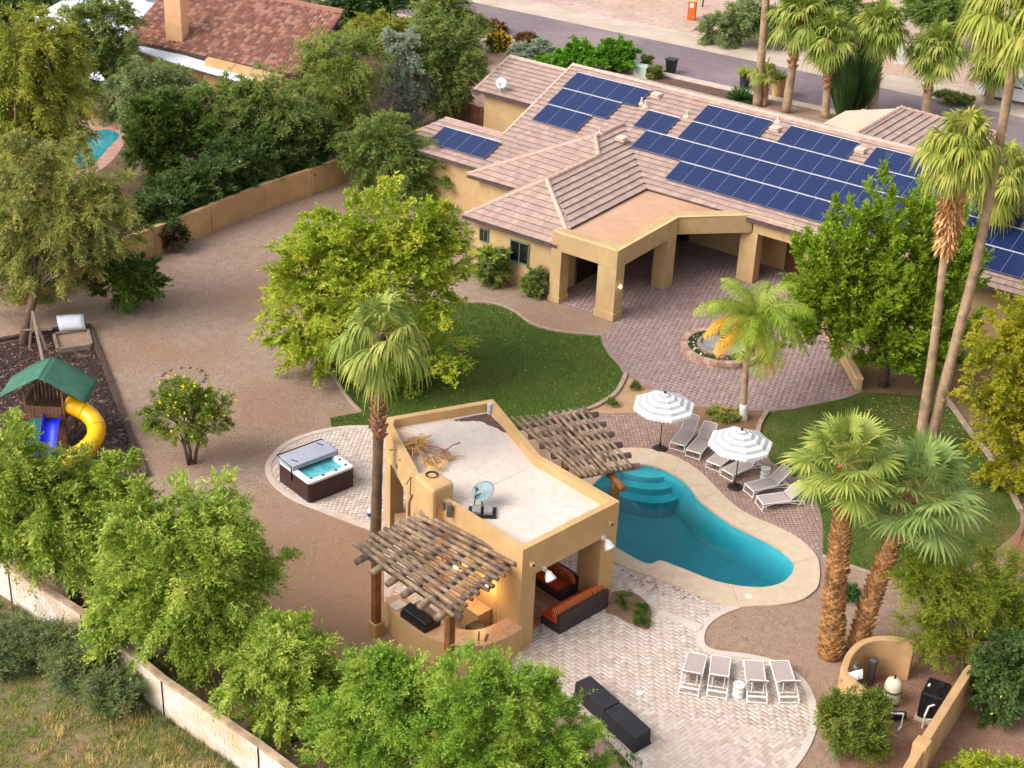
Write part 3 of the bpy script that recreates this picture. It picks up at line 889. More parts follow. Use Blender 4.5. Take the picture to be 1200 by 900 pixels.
# portico: beams with parapet, pillars, flat roof
Zb, Zt = 2.72, 3.66
def beam(p, q, w=0.75):
    p = np.array(p, float); q = np.array(q, float); d = (q - p) / np.linalg.norm(q - p); nn = np.array([-d[1], d[0]]) * w
    return wall([tuple(p), tuple(q), tuple(q + nn), tuple(p + nn)], Zb, Zt, 'portico_beam', bevel=0.03)
beam((-3.75, 0), (0, 0)); beam((0, 0.752), (0, 5.65)); 
beam((0.0, 5.66), (2.72, 8.38)); beam((2.74, 8.40), (5.4, 8.40), 0.55)
wall([(-3.75, 0), (-3.15, 0), (-3.15, 0.74), (-3.75, 0.74)], 0.0, Zb - .003, 'pillar', bevel=0.02)
wall([(-1.05, 0), (0, 0), (0, 0.76), (-1.05, 0.76)], 0.0, Zb - .003, 'pillar', bevel=0.02)
wall([(-1.1, -0.05), (0.05, -0.05), (0.05, 0.81), (-1.1, 0.81)], 0.0, 0.42, 'pillar_base', bevel=0.03)
wall([(-3.8, -0.05), (-3.1, -0.05), (-3.1, 0.79), (-3.8, 0.79)], 0.0, 0.30, 'pillar_base', bevel=0.03)
wall([(-0.76, 4.75), (0, 4.75), (0, 5.6), (-0.55, 6.1), (-0.76, 5.6)], 0.0, Zb - .003, 'pillar', bevel=0.02)
wall([(2.1, 8.41), (2.75, 8.41), (3.05, 8.41), (3.05, 9.1), (2.1, 9.1)], 0.0, Zb - .003, 'pillar', bevel=0.02)
MB().prism([hxy(*p) for p in ((-3.7, 0.3), (-0.3, 0.3), (-0.3, 5.7), (2.5, 8.6), (2.5, 8.9), (-3.7, 8.9))], 3.30, 3.47).build('flat_roof', m_flat, house)
m_coper = surf('parapet_cap', (232, 190, 140), (222, 180, 130), 2, 0.9)
pth = [(-3.70, 0.06), (-0.06, 0.06), (-0.06, 5.62), (2.7, 8.46), (5.3, 8.46)]
for a, b in zip(pth[:-1], pth[1:]):
    MB().bar(hp(a[0], a[1], Zt + .012), hp(b[0], b[1], Zt + .012), 0.14, 0.03).build('parapet_cap', m_coper, house)
# openings under the portico: back wall, windows, doors
def opening(u0, u1, v, z0, z1, name, mat, axis='u', fr=m_frame, fw=0.06, proud=0.03):
    """a window or door leaf on a wall facing the camera side"""
    if axis == 'u':
        a, b = (u0, v - proud), (u1, v - proud)
    else:
        a, b = (v + proud, u0), (v + proud, u1)
    root = MB().bar(hp(a[0], a[1], (z0 + z1) / 2), hp(b[0], b[1], (z0 + z1) / 2), 0.03, z1 - z0).build(name, mat, house)
    f = MB()
    off = (0, -0.02) if axis == 'u' else (0.02, 0)
    A = (a[0] + off[0], a[1] + off[1]); B = (b[0] + off[0], b[1] + off[1])
    f.bar(hp(*A, z0), hp(*B, z0), 0.06, fw); f.bar(hp(*A, z1), hp(*B, z1), 0.06, fw)
    f.bar(hp(*A, z0 + fw / 2 + .001), hp(*A, z1 - fw / 2 - .001), fw, 0.06); f.bar(hp(*B, z0 + fw / 2 + .001), hp(*B, z1 - fw / 2 - .001), fw, 0.06)
    mid = ((A[0] + B[0]) / 2, (A[1] + B[1]) / 2)
    if name == 'window':
        f.bar(hp(*mid, z0 + fw / 2 + .001), hp(*mid, z1 - fw / 2 - .001), fw * .7, 0.05)
    f.build('frame', fr, root)
    return root
opening(-6.45, -5.35, 0.45, 1.25, 2.35, 'window', m_glass)
opening(-8.35, -7.85, 0.45, 1.75, 2.45, 'window', m_glass)
opening(-9.9, -8.9, 5.2, 1.1, 2.2, 'window', m_glass)
opening(2.3, 4.6, -3.75, 0.05, 2.35, 'glass_door', m_glass, 'v', m_brownwood, 0.09)
opening(6.2, 7.4, -3.75, 0.05, 2.35, 'glass_door', m_glass, 'v', m_brownwood, 0.09)
opening(-3.2, -2.2, 11.01, 0.05, 2.3, 'door', m_dark, 'u', m_brownwood, 0.09)
opening(0.3, 2.9, 11.01, 1.95, 2.55, 'window', m_dark, 'u', m_brownwood, 0.06)
opening(3.6, 5.0, 11.01, 0.05, 2.3, 'door', m_brownwood, 'u', m_brownwood, 0.09)
# wooden side gate between the wings
g = thing('side_gate', 'brown plank gate beside the rear left wing of the tan house', 'gate', hp(-22.6, 17.6, 0))
for k in range(11):
    MB().box(hp(-24.4 + k * 0.34, 17.5, 0.85 + 0.02 * (k % 3)), (0.31, 0.05, 1.6), _hu).build('plank', m_brownwood, g)
MB().bar(hp(-24.6, 17.56, 0.4), hp(-20.85, 17.56, 0.4), 0.05, 0.12).build('rail', m_brownwood, g)
MB().bar(hp(-24.6, 17.56, 1.35), hp(-20.85, 17.56, 1.35), 0.05, 0.12).build('rail', m_brownwood, g)
# solar panels
mp, t, out = _nodes('solar_cells')
N, L = t.nodes, t.links
b = N.new('ShaderNodeBsdfPrincipled'); L.new(b.outputs[0], out.inputs['Surface'])
b.inputs['Roughness'].default_value = 0.28; b.inputs['Specular IOR Level'].default_value = 0.4
tc = N.new('ShaderNodeTexCoord')
bt = N.new('ShaderNodeTexBrick'); bt.offset = 0.0; bt.inputs['Scale'].default_value = 1.0
bt.inputs['Brick Width'].default_value = 0.158; bt.inputs['Row Height'].default_value = 0.158; bt.inputs['Mortar Size'].default_value = 0.0075
bt.inputs['Color1'].default_value = lin((17, 30, 68)); bt.inputs['Color2'].default_value = lin((21, 36, 80)); bt.inputs['Mortar'].default_value = lin((66, 80, 128))
L.new(tc.outputs['Object'], bt.inputs['Vector']); L.new(bt.outputs['Color'], b.inputs['Base Color'])
m_alu = surf('aluminium_frame', (140, 150, 178), (128, 138, 166), 4, 0.4, metal=0.6)
pw, ph = 0.965, 1.605
cell = MB().box((pw / 2, -ph / 2, 0), (pw - 0.03, ph - 0.03, 0.03)).build('solar_panel', mp, mesh_only=True)
fm = MB()
for c, s in (((pw / 2, -0.01, 0), (pw, 0.02, 0.04)), ((pw / 2, -ph + 0.01, 0), (pw, 0.02, 0.04)), ((0.009, -ph / 2, 0), (0.018, ph - .05, 0.04)), ((pw - 0.009, -ph / 2, 0), (0.018, ph - .05, 0.04))):
    fm.box(c, s)
frm = fm.build('panel_frame', m_alu, mesh_only=True)
rail_pts = {}
slope = math.atan(0.333)
for (u, v) in PANELS:
    o = obj('solar_panel', cell, house)
    w = np.array(hp(u, v, zmain(v) + 0.17)) - np.array(house.location)
    o.location = tuple(w); o.rotation_euler = Matrix.Rotation(_hu, 3, 'Z').__matmul__(Matrix.Rotation(slope, 3, 'X')).to_euler()
    obj('panel_frame', frm, o)
    rail_pts.setdefault(v, []).append(u)
for v, us in rail_pts.items():
    us.sort()
    run = [us[0]]
    for a, b_ in zip(us[:-1] + [us[-1]], us[1:] + [1e9]):
        if b_ - a > 1.3:
            MB().bar(hp(run[0], v + 0.04, zmain(v + .04) + 0.15), hp(a + 0.97, v + 0.04, zmain(v + .04) + 0.15), 0.06, 0.06).build('mounting_rail', m_white, house)
            run = [b_]
flush_tiles()
# roof vents, pipes and dish
m_vent = surf('vent_cream', (216, 192, 172), (204, 178, 158), 4, 0.7)
for u, v in ((-7.3, 15.2), (0.25, 14.9), (5.15, 14.9), (10.9, 14.6), (-8.3, 10.6)):
    vv = MB(); z = zmain(v) if u > -7.4 or u < -8 else zmain(v)
    if u == -8.3: u, z = -6.6, 4.72
    vv.box(hp(u, v, z + 0.14), (0.55, 0.5, 0.10), _hu, tilt=Matrix.Rotation(slope, 3, 'X')); vv.box(hp(u, v - .1, z + 0.22), (0.5, 0.35, 0.08), _hu, tilt=Matrix.Rotation(slope * .4, 3, 'X'))
    vv.build('roof_vent', m_vent, house, bevel=0.02)
for u, v in ((-7.7, 14.3), (-7.35, 14.15), (-4.75, 14.2), (0.0, 15.6), (-7.62, 10.0)):
    z = zmain(v) if v > 11 else 5.0
    MB().cyl(hp(u, v, z), hp(u, v, z + 0.42), 0.06).lathe(hp(u, v, z), [(0.2, 0), (0.2, 0.08), (0.07, 0.16)], 10).build('vent_pipe', m_vent, house)
def dish_on(parent, c, r, look, mat, polemat, pole_to):
    d = MB(); look = Vector(look).normalized(); s = look.cross(Vector((0, 0, 1))).normalized(); u = s.cross(look)
    P = []; F = []; n_ = 20
    for i, (rr, dd) in enumerate(((0.0, 0.0), (0.5, .04), (0.8, .10), (1.0, 0.16), (0.98, 0.13), (0.5, .01), (0.0, -.02))):
        for k in range(n_):
            a = 6.2832 * k / n_
            P.append(Vector(c) + (s * math.cos(a) + u * math.sin(a)) * rr * r + look * dd * r)
    for i in range(6):
        for k in range(n_):
            F.append((i * n_ + k, i * n_ + (k + 1) % n_, (i + 1) * n_ + (k + 1) % n_, (i + 1) * n_ + k))
    d.add(P, F); d.build('reflector', mat, parent, smooth=True)
    tip = Vector(c) + look * r * 1.0 - u * r * .35
    MB().tube([Vector(c) - u * r, tip], 0.018, 6).build('feed_arm', polemat, parent)
    MB().cyl(tip - look * .1, tip + look * .06, 0.05).build('feed_horn', polemat, parent)
    MB().tube([Vector(c) - look * .05, Vector(c) - look * .15 - u * .2, Vector(pole_to)], 0.03, 8).build('mast', polemat, parent)
m_dish = surf('dish_grey', (196, 202, 206), (184, 190, 196), 3, 0.5)
m_steel = surf('dull_steel', (120, 116, 112), (100, 96, 92), 5, 0.5, metal=0.6)
c0 = hp(-19.1, 16.9, 3.75)
sd = thing('satellite_dish', 'pale grey satellite dish on the eave of the rear left wing', 'satellite dish', c0)
dish_on(sd, c0, 0.36, (-0.25, -0.8, 0.45), m_dish, m_steel, hp(-19.1, 17.0, 3.15))
# small lit sconce on the portico pillar
m_lampglow = emit('lamp_glow', (255, 214, 150), 6.0)
s_ = thing('wall_sconce', 'small lit lamp on the front portico pillar of the house', 'wall lamp', hp(0.02, 0.3, 1.75))
MB().box(hp(0.03, 0.3, 1.75), (0.06, 0.1, 0.2), _hu).build('back_plate', m_steel, s_)
MB().lathe(hp(0.1, 0.3, 1.68), [(0.03, 0), (0.07, 0.05), (0.07, 0.14), (0.03, 0.18)], 10).build('glass_shade', m_lampglow, s_)
MB().box(hp(2.0, 7.75, 3.3), (0.1, 0.1, 0.1), _hu + .78).build('camera_dome', m_dark, house)
# low tan wall by the court
lw = thing('low_wall', 'curved low tan wall ending beside the paved court', 'wall', G(1005, 455))
MB().strip(spline(GP([(948, 362), (960, 378), (974, 400), (986, 420), (997, 440), (1006, 457)]), 4, False), 0.3, 0, 0.5).build('wall_body', m_stucco, lw, bevel=0.04)
MB().strip(spline(GP([(948, 362), (960, 378), (974, 400), (986, 420), (997, 440), (1006, 457)]), 4, False), 0.36, 0.5, 0.58).build('wall_cap', m_coper, lw, bevel=0.03)

# ------------------------------------------------------------------ fountain in a round planter
fc = G(845, 412, 0.0)
ft = thing('fountain', 'round stone fountain with basin in the middle of the paved court', 'fountain', fc)
m_stone = surf('fountain_stone', (150, 132, 120), (128, 112, 102), 6, 0.8, 0.3, 30)
m_rim = [surf('planter_brick_%d' % i, c, tuple(x * .9 for x in c), 5, 0.85, 0.3, 30) for i, c in enumerate(((186, 150, 130), (170, 134, 118), (198, 164, 144)))]
MB().lathe(fc, [(1.15, 0.0), (1.15, 0.42), (1.08, 0.45), (0.98, 0.45), (0.95, 0.30), (0.0, 0.28)], 32).build('basin', m_stone, ft)
MB().lathe(fc + np.array([0, 0, 0.34]), [(0.0, 0), (0.96, 0), (0.96, 0.01), (0, 0.01)], 32).build('water', surf('fountain_water', (140, 146, 140), (120, 126, 122), 2, 0.08, spec=.6), ft)
MB().lathe(fc, [(0.16, 0.3), (0.2, 0.5), (0.1, 0.62), (0.09, 0.85), (0.18, 0.95), (0.42, 1.05), (0.45, 1.1), (0.40, 1.08), (0.1, 1.02), (0.07, 1.3), (0.12, 1.36), (0.2, 1.46), (0.1, 1.5), (0.02, 1.6)], 16).build('pedestal', surf('fountain_dark', (84, 76, 72), (64, 58, 56), 5, 0.6), ft, smooth=True)
pl = thing('round_planter', 'ring planter of tan blocks with flowers around the fountain', 'planter', fc)
MB().lathe(fc, [(1.16, 0.0), (1.16, 0.2), (1.62, 0.2), (1.62, 0.0)], 36).build('soil', m_mulch, pl)
rim_mesh = []
nb = 34
for k in range(nb):
    a0 = 2 * math.pi * k / nb; a1 = 2 * math.pi * (k + 0.94) / nb
    for zz, (ri, ro, h0, h1) in enumerate(((1.62, 1.86, 0.0, 0.17), (1.60, 1.90, 0.18, 0.36))):
        off = 0.5 * zz * (a1 - a0)
        P = [(fc[0] + math.cos(a + off) * r, fc[1] + math.sin(a + off) * r, z) for z in (h0, h1) for a, r in ((a0, ri), (a0, ro), (a1, ro), (a1, ri))]
        MB().add(P, [(0, 1, 2, 3), (7, 6, 5, 4), (0, 4, 5, 1), (1, 5, 6, 2), (2, 6, 7, 3), (3, 7, 4, 0)]).build('block', m_rim[(k * 7 + zz) % 3], pl)

# ------------------------------------------------------------------ pavilion, in its own axes: a along its front, b to the back
Q0 = G(613, 645, 4.1)[:2]
QA = np.array([math.cos(R_(45)), math.sin(R_(45))]); QB = np.array([-QA[1], QA[0]])
def qp(a, b, z=0.0):
    p = Q0 + QA * a + QB * b
    return (float(p[0]), float(p[1]), float(z))
def qxy(a, b): return qp(a, b)[:2]
m_pav = surf('pavilion_stucco', (204, 167, 117), (192, 155, 106), 1.5, 0.9, 0.25, 45, c3=(190, 150, 100), scale3=0.4, streak=(166, 128, 84))
m_roofw = surf('white_roof_coating', (218, 204, 192), (208, 193, 181), 0.8, 0.85, 0.1, 20, c3=(208, 190, 178), scale3=0.5, fine=(202, 184, 172), fscale=4)
m_tilefloor = [surf('terracotta_floor_%d' % i, c, tuple(x * .9 for x in c), 4, 0.7) for i, c in enumerate(((196, 140, 108), (184, 126, 96), (206, 152, 120)))]
pav = thing('pavilion', 'tan stucco pool pavilion with flat white roof and parapet', 'pavilion', qp(0, 0, 0))
OUT = [(0, 0), (4.6, 0), (4.65, 3.95), (6.2, 8.05), (2.2, 9.52), (1.78, 9.12), (0.02, 5.25)]
INN = [(0.25, 0.25), (4.36, 0.25), (4.41, 4.0), (5.88, 7.9), (2.3, 9.22), (2.02, 8.96), (0.27, 5.18)]
ZP = 4.1
n = len(OUT)
b = MB()
P = [qp(*p, 2.9) for p in OUT] + [qp(*p, ZP) for p in OUT] + [qp(*p, ZP) for p in INN] + [qp(*p, 3.6) for p in INN]
F = []
for i in range(n):
    j = (i + 1) % n
    F += [(i, j, n + j, n + i), (n + i, n + j, 2 * n + j, 2 * n + i), (2 * n + i, 2 * n + j, 3 * n + j, 3 * n + i)]
b.add(P, F)
# soffit ring
INB = [(0.7, 0.7), (3.9, 0.7), (3.95, 4.1), (5.4, 7.6), (2.5, 8.6), (2.3, 8.5), (0.6, 5.0)]
o = len(b.v)
b.add([qp(*p, 2.9) for p in OUT] + [qp(*p, 2.9) for p in INB] + [qp(*p, 3.45) for p in INB], [(i, n + i, n + (i + 1) % n, (i + 1) % n) for i in range(n)] + [(n + i, 2 * n + i, 2 * n + (i + 1) % n, n + (i + 1) % n) for i in range(n)])
b.build('parapet_wall', m_pav, pav, bevel=0.0)
MB().prism([qxy(*p) for p in [(0.24, 0.24), (4.37, 0.24), (4.42, 4.0), (5.89, 7.91), (2.3, 9.23), (2.0, 8.97), (0.26, 5.19)]], 3.46, 3.74).build('roof', m_roofw, pav)
m_seam = surf('roof_seam', (206, 192, 180), (198, 184, 172), 3, 0.9)
for a_, b_ in (((2.9, 9.0), (2.2, 0.4)), ((0.4, 3.9), (4.3, 4.0))):
    MB().bar(qp(*a_, 3.742), qp(*b_, 3.742), 0.05, 0.012).build('roof_seam', m_seam, pav)
def pcol(poly, z0=0.0, z1=2.9, name='column', mat=None, bevel=0.03):
    return MB().prism([qxy(*p) for p in poly], z0, z1 - 0.003).build(name, mat or m_pav, pav, bevel=bevel)
pcol([(0, 0), (0.68, 0), (0.68, 1.1), (0, 1.1)])
pcol([(3.86, 0), (4.6, 0), (4.61, 1.1), (3.87, 1.1)])
pcol([(3.95, 3.5), (4.64, 3.5), (4.83, 4.4), (4.1, 4.6)])
pcol([(5.5, 7.5), (5.98, 7.4), (6.2, 8.05), (5.4, 8.3)])
pcol([(1.78, 9.12), (2.2, 9.52), (2.6, 9.35), (2.0, 8.3), (1.42, 8.4)])
pcol([(0.02, 5.25), (0.65, 6.6), (1.1, 6.4), (0.7, 4.6), (0.02, 3.3)])
pcol([(0.75, 6.75), (1.3, 8.0), (1.7, 7.8), (1.1, 6.5)], 0, 1.0, 'low_wall')
# fireplace chimney on the left side
MB().prism([qxy(*p) for p in [(-0.42, 3.95), (0.55, 3.95), (0.6, 5.15), (-0.22, 5.2)]], 0, 4.62).build('chimney', m_pav, pav, bevel=0.12)
MB().lathe(qp(0.22, 4.75, 4.6), [(0.21, 0), (0.23, 0.06), (0.17, 0.06), (0.16, -0.1), (0.0, -0.1)], 16).build('flue', m_dark, pav)
MB().lathe(qp(0.22, 4.75, 4.6), [(0.235, 0), (0.25, 0.05), (0.2, 0.055), (0.19, 0)], 16).build('flue_rim', m_pav, pav)
# scuppers, pipes on the side
for (a_, b_) in ((0.35, -0.03), (4.1, -0.03)):
    MB().box(qp(a_, b_ - .05, 3.45), (0.16, 0.2, 0.13), R_(45)).box(qp(a_, b_ - .16, 3.45), (0.1, 0.02, 0.08), R_(45), 1).build('scupper', [m_pav, m_dark], pav, bevel=0.01)
MB().box(qp(1.15, 7.6, 3.3), (0.14, 0.2, 0.12), R_(25)).build('scupper', m_steel, pav, bevel=0.01)
m_pipe = surf('copper_pipe', (160, 128, 100), (130, 104, 82), 6, 0.5, metal=0.4)
MB().tube([qp(-0.05, 5.45, 3.6), qp(-0.14, 5.5, 3.3), qp(-0.14, 5.5, 1.2)], 0.05, 8).build('pipe', m_pipe, pav)
MB().tube([qp(-0.06, 5.75, 3.9), qp(0.1, 5.7, 4.15), qp(-0.02, 5.6, 3.5)], 0.02, 6).build('cable', m_dark, pav)
MB().cyl(qp(-0.12, 3.45, 3.75), qp(-0.12, 3.45, 4.25), 0.10).cyl(qp(-0.14, 3.7, 3.9), qp(-0.14, 3.7, 4.2), 0.06).build('flue_pipe', surf('galvanised', (150, 150, 148), (110, 110, 110), 6, 0.35, metal=.7), pav)
# roof corner down-pipe box and mud
MB().cyl(qp(5.75, 7.75, 3.74), qp(5.75, 7.75, 4.2), 0.09).build('roof_drain', m_dish, pav)
m_mud = surf('dry_mud', (110, 88, 76), (80, 64, 56), 4, 0.95, 0.9, 14)
rs = np.random.RandomState(31)
pl_ = [(5.8, 7.75), (4.6, 8.2), (4.3, 8.25), (4.9, 7.7), (5.1, 7.3), (5.0, 6.9), (5.25, 6.5), (5.3, 6.3), (5.45, 6.8)]
mp_ = [qxy(*p) for p in ((5.75, 7.8), (4.9, 8.1), (4.4, 8.25), (4.55, 8.0), (5.0, 7.75), (5.15, 7.3), (5.2, 6.7), (5.3, 6.3), (5.5, 6.95))]
mp2 = []
for i in range(len(mp_)):
    a_, b_ = np.array(mp_[i]), np.array(mp_[(i + 1) % len(mp_)])
    for q in range(4): mp2.append(tuple(a_ + (b_ - a_) * q / 4 + (rs.normal(0, .05, 2) if 1 < i < 7 else 0)))
MB().prism(mp2, 3.741, 3.76).build('mud_patch', m_mud, pav)
# flood lamps
m_lampw = surf('lamp_white', (232, 232, 230), (220, 220, 218), 4, 0.4)
for (a_, lab) in ((1.0, 'white bell flood lamp beside the near front column of the pavilion'), (3.85, 'white bell flood lamp beside the far front column of the pavilion')):
    fl = thing('flood_lamp', lab, 'flood lamp', qp(a_, -0.02, 2.8))
    c = Vector(qp(a_, -0.28, 2.82))
    MB().box(qp(a_, -0.06, 2.95), (0.12, 0.12, 0.12), R_(45)).build('mount', m_lampw, fl)
    MB().tube([c + Vector((-.08, .08, .12)), c + Vector((-0.02, .02, .08)), c, c + Vector((.06, -.06, -.10)), c + Vector((.09, -.09, -.15))], [0.05, 0.11, 0.15, 0.19, 0.2], 14).build('lamp_head', m_lampw, fl, smooth=True)
# ------------------------------------------------------------------ outdoor kitchen under the log pergola
kit = thing('kitchen_counter', 'curved tan outdoor kitchen counter with stone top under the pergola', 'counter', qp(-1.5, 2, 0))
m_ctop = surf('granite_top', (206, 166, 132), (186, 146, 114), 8, 0.35, 0.05, 20, fine=(150, 116, 94), fscale=40)
outer = spline([qxy(*p) for p in ((0.02, -0.12), (-0.8, -0.15), (-1.7, 0.1), (-2.45, 0.95), (-2.75, 2.0), (-2.7, 3.2), (-2.35, 4.1))], 4, False)
inner = spline([qxy(*p) for p in ((-1.7, 3.9), (-1.9, 3.1), (-1.95, 2.1), (-1.7, 1.35), (-1.2, 0.8), (-0.6, 0.65), (0.02, 0.62))], 4, False)
cpoly = outer + inner
MB().prism(cpoly, 0, 1.0).build('counter_base', m_pav, kit)
def scale_poly(poly, k):
    c = np.mean(np.array(poly), 0); return [tuple(c + (np.array(p) - c) * k) for p in poly]
MB().prism(scale_poly(cpoly, 1.015), 1.002, 1.06).build('counter_top', m_ctop, kit, bevel=0.01)
back = [qxy(*p) for p in ((-0.62, 1.35), (-0.02, 1.35), (-0.02, 3.2), (-0.62, 3.2))]
MB().prism(back, 0, 0.98).build('counter_base', m_pav, kit)
MB().prism(scale_poly(back, 1.03), 0.982, 1.04).build('counter_top', m_ctop, kit, bevel=0.01)
bq = thing('barbecue_grill', 'black and steel built-in grill on the curved counter', 'grill', qp(-2.3, 2.4, 1.06))
m_black = surf('black_metal', (44, 42, 42), (32, 30, 30), 6, 0.4, metal=0.3)
m_inox = surf('stainless', (176, 172, 168), (150, 146, 142), 6, 0.3, metal=0.8)
MB().box(qp(-2.3, 2.35, 1.18), (0.72, 1.25, 0.24), R_(45)).build('grill_body', m_black, bq, bevel=0.02)
MB().box(qp(-2.42, 2.35, 1.38), (0.40, 1.2, 0.16), R_(45), tilt=Matrix.Rotation(R_(-14), 3, 'Y')).build('hood', m_black, bq, bevel=0.05)
MB().box(qp(-1.96, 2.35, 1.33), (0.28, 1.16, 0.06), R_(45)).build('grate', m_inox, bq)
for k in range(4): MB().cyl(qp(-1.92, 1.95 + k * .26, 1.16), qp(-1.86, 1.95 + k * .26, 1.16), 0.035).build('knob', m_inox, bq)
sk = thing('counter_tray', 'pale tray lying on the far end of the kitchen counter', 'tray', qp(-2.35, 3.55, 1.06))
MB().box(qp(-2.3, 3.5, 1.075), (0.5, 0.42, 0.03), R_(45)).build('tray_plate', surf('pale_plastic', (216, 212, 206), (206, 200, 194), 4, 0.6), sk, bevel=0.01)
fr_ = thing('outdoor_fridge', 'small dark undercounter fridge beside the pergola post', 'fridge', qp(-1.0, 1.0, 0))
MB().box(qp(-0.95, 1.08, 0.46), (0.5, 0.5, 0.92), R_(45)).build('cabinet', m_black, fr_, bevel=0.02)
MB().box(qp(-0.95, 1.345, 0.46), (0.47, 0.02, 0.84), R_(45)).build('door', m_inox, fr_)
tap = thing('counter_tap', 'dark tap and small tools lying on the near end of the counter', 'tap', qp(-1.5, .35, 1.06))
MB().tube([qp(-1.55, 0.3, 1.06), qp(-1.55, .3, 1.26), qp(-1.45, .4, 1.32), qp(-1.38, .47, 1.24)], 0.025, 8).build('spout', m_black, tap)
MB().box(qp(-1.25, 0.25, 1.08), (0.34, 0.07, 0.03), R_(80)).build('handle', m_black, tap)
# lit lanterns on the pavilion wall
for (a_, b_, lab) in ((-0.06, 1.5, 'lit lantern on the near side wall under the log pergola'), (-0.06, 3.0, 'lit lantern behind the logs near the pavilion chimney')):
    la = thing('wall_lantern', lab, 'wall lamp', qp(a_, b_, 2.0))
    MB().box(qp(a_ + .03, b_, 2.0), (0.05, 0.14, 0.4), R_(45)).build('back_plate', m_black, la)
    MB().lathe(qp(a_ - .10, b_, 1.86), [(0.05, 0), (0.075, 0.02), (0.075, 0.32), (0.05, 0.34)], 10).build('glass_shade', emit('lantern_glow', (255, 196, 110), 9.0), la)
    MB().lathe(qp(a_ - .10, b_, 2.2), [(0.10, 0), (0.11, 0.03), (0.03, 0.12)], 10).build('cap', m_black, la)
    ld = bpy.data.lights.new('lantern_light', 'POINT'); ld.energy = 22; ld.color = (1.0, 0.62, 0.25); ld.shadow_soft_size = 0.1
    lo = bpy.data.objects.new('lantern_light', ld); COL.objects.link(lo); lo.location = tuple(np.array(qp(a_ - .3, b_, 1.95)) - np.array(la.location)); lo.parent = la
# interior wall behind the kitchen (half of the left bay is closed)
pcol([(0.02, 1.12), (0.30, 1.12), (0.30, 3.28), (0.02, 3.28)], 0, 2.9, 'wall', bevel=0)
for k in range(9):
    for j in range(9):
        a_ = 0.95 + 0.36 * k; b_ = 0.7 + 0.36 * j
        MB().box(qp(a_, b_, 0.046), (0.345, 0.345, 0.014), R_(45)).build('floor_tile', m_tilefloor[(k * 5 + j * 3) % 3], pav)

# ------------------------------------------------------------------ log pergolas
m_log = [surf('weathered_log_%d' % i, c, c2, 5.0, 0.9, 0.6, 22, c3=c3, scale3=1.3) for i, (c, c2, c3) in enumerate((((158, 134, 112), (110, 90, 74), (78, 64, 56)), ((138, 116, 96), (98, 80, 66), (172, 148, 124)), ((176, 150, 124), (128, 104, 84), (92, 74, 62))))]
m_post = surf('stained_post', (150, 98, 52), (118, 76, 40), 4, 0.8, 0.4, 24)
def logs(parent, A, B, C, D, nn, z, r, name, seed, over=0.0):
    """nn poles spread between edge A-B (their starts) and edge D-C (their ends)"""
    rs = np.random.RandomState(seed)
    A, B, C, D = [np.array(p, float) for p in (A, B, C, D)]
    for k in range(nn):
        t_ = k / (nn - 1)
        s = A + (B - A) * t_; e = D + (C - D) * t_
        d = (e - s) / np.linalg.norm(e - s); nrm = np.array([-d[1], d[0]])
        s = s - d * (over + rs.uniform(-.12, .12)); e = e + d * (over + rs.uniform(-.12, .12))
        pts = []; rad = []
        for q in range(6):
            w = q / 5
            p = s + (e - s) * w + nrm * rs.normal(0, .018)
            pts.append((p[0], p[1], z + rs.normal(0, 0.012) + rs.uniform(-.01, .01))); rad.append(r * rs.uniform(.88, 1.1) * (1.05 - .12 * w))
        MB().tube(pts, rad, 8).build(name, m_log[rs.randint(0, 3)], parent, smooth=True)
pg = thing('log_pergola', 'weathered log pergola over the kitchen counter beside the pavilion', 'pergola', qp(-2, 2, 0))
zr = 3.42
c1 = G(494, 601, zr)[:2]; c2 = G(420, 641, zr)[:2]; c3 = G(530, 719, zr)[:2]; c4 = G(609, 656, zr)[:2]
# poles run along the wall, laid across the logs
logs(pg, c1, c2, c3, c4, 12, zr, 0.082, 'pole', 5, .15)
zv = zr - 0.19
ins = [(0.08 + 0.84 * k / 5) for k in range(6)]
rs = np.random.RandomState(8)
for k, w in enumerate(ins):
    s = c1 + (c4 - c1) * w; e = c2 + (c3 - c2) * w
    d = (e - s) / np.linalg.norm(e - s)
    s = s + d * 0.0; e = e + d * 0.42
    MB().tube([(s[0], s[1], zv), ((s[0] + e[0]) / 2, (s[1] + e[1]) / 2, zv + .02), (e[0], e[1], zv)], [0.13, 0.125, 0.12], 10).build('log_beam', m_log[k % 3], pg, smooth=True)
zc = zv - 0.26
s = c2 + (c1 - c2) * .12 + (c2 - c3) * .01; e = c3 + (c4 - c3) * .12
MB().tube([(s[0], s[1], zc), (e[0], e[1], zc)], 0.13, 10).build('cross_beam', m_log[1], pg, smooth=True)
for w in (0.12, 0.90):
    p = s + (e - s) * w
    MB().box((p[0], p[1], (zc - .13) / 2), (0.26, 0.26, zc - .13), R_(45)).build('post', m_post, pg, bevel=0.03)
    MB().box((p[0], p[1], 0.25), (0.42, 0.42, 0.5), R_(45)).build('post_base', m_pav, pg, bevel=0.03)
pg2 = thing('log_pergola', 'weathered log pergola reaching from the pavilion over the pool edge', 'pergola', qp(6.5, 5, 0))
zr = 3.42
c1 = G(601, 490, zr)[:2]; c2 = G(684, 477, zr)[:2]; c3 = G(741, 549, zr)[:2]; c4 = G(682, 559, zr)[:2]
logs(pg2, c1, c2, c3, c4, 11, zr, 0.066, 'pole', 15)
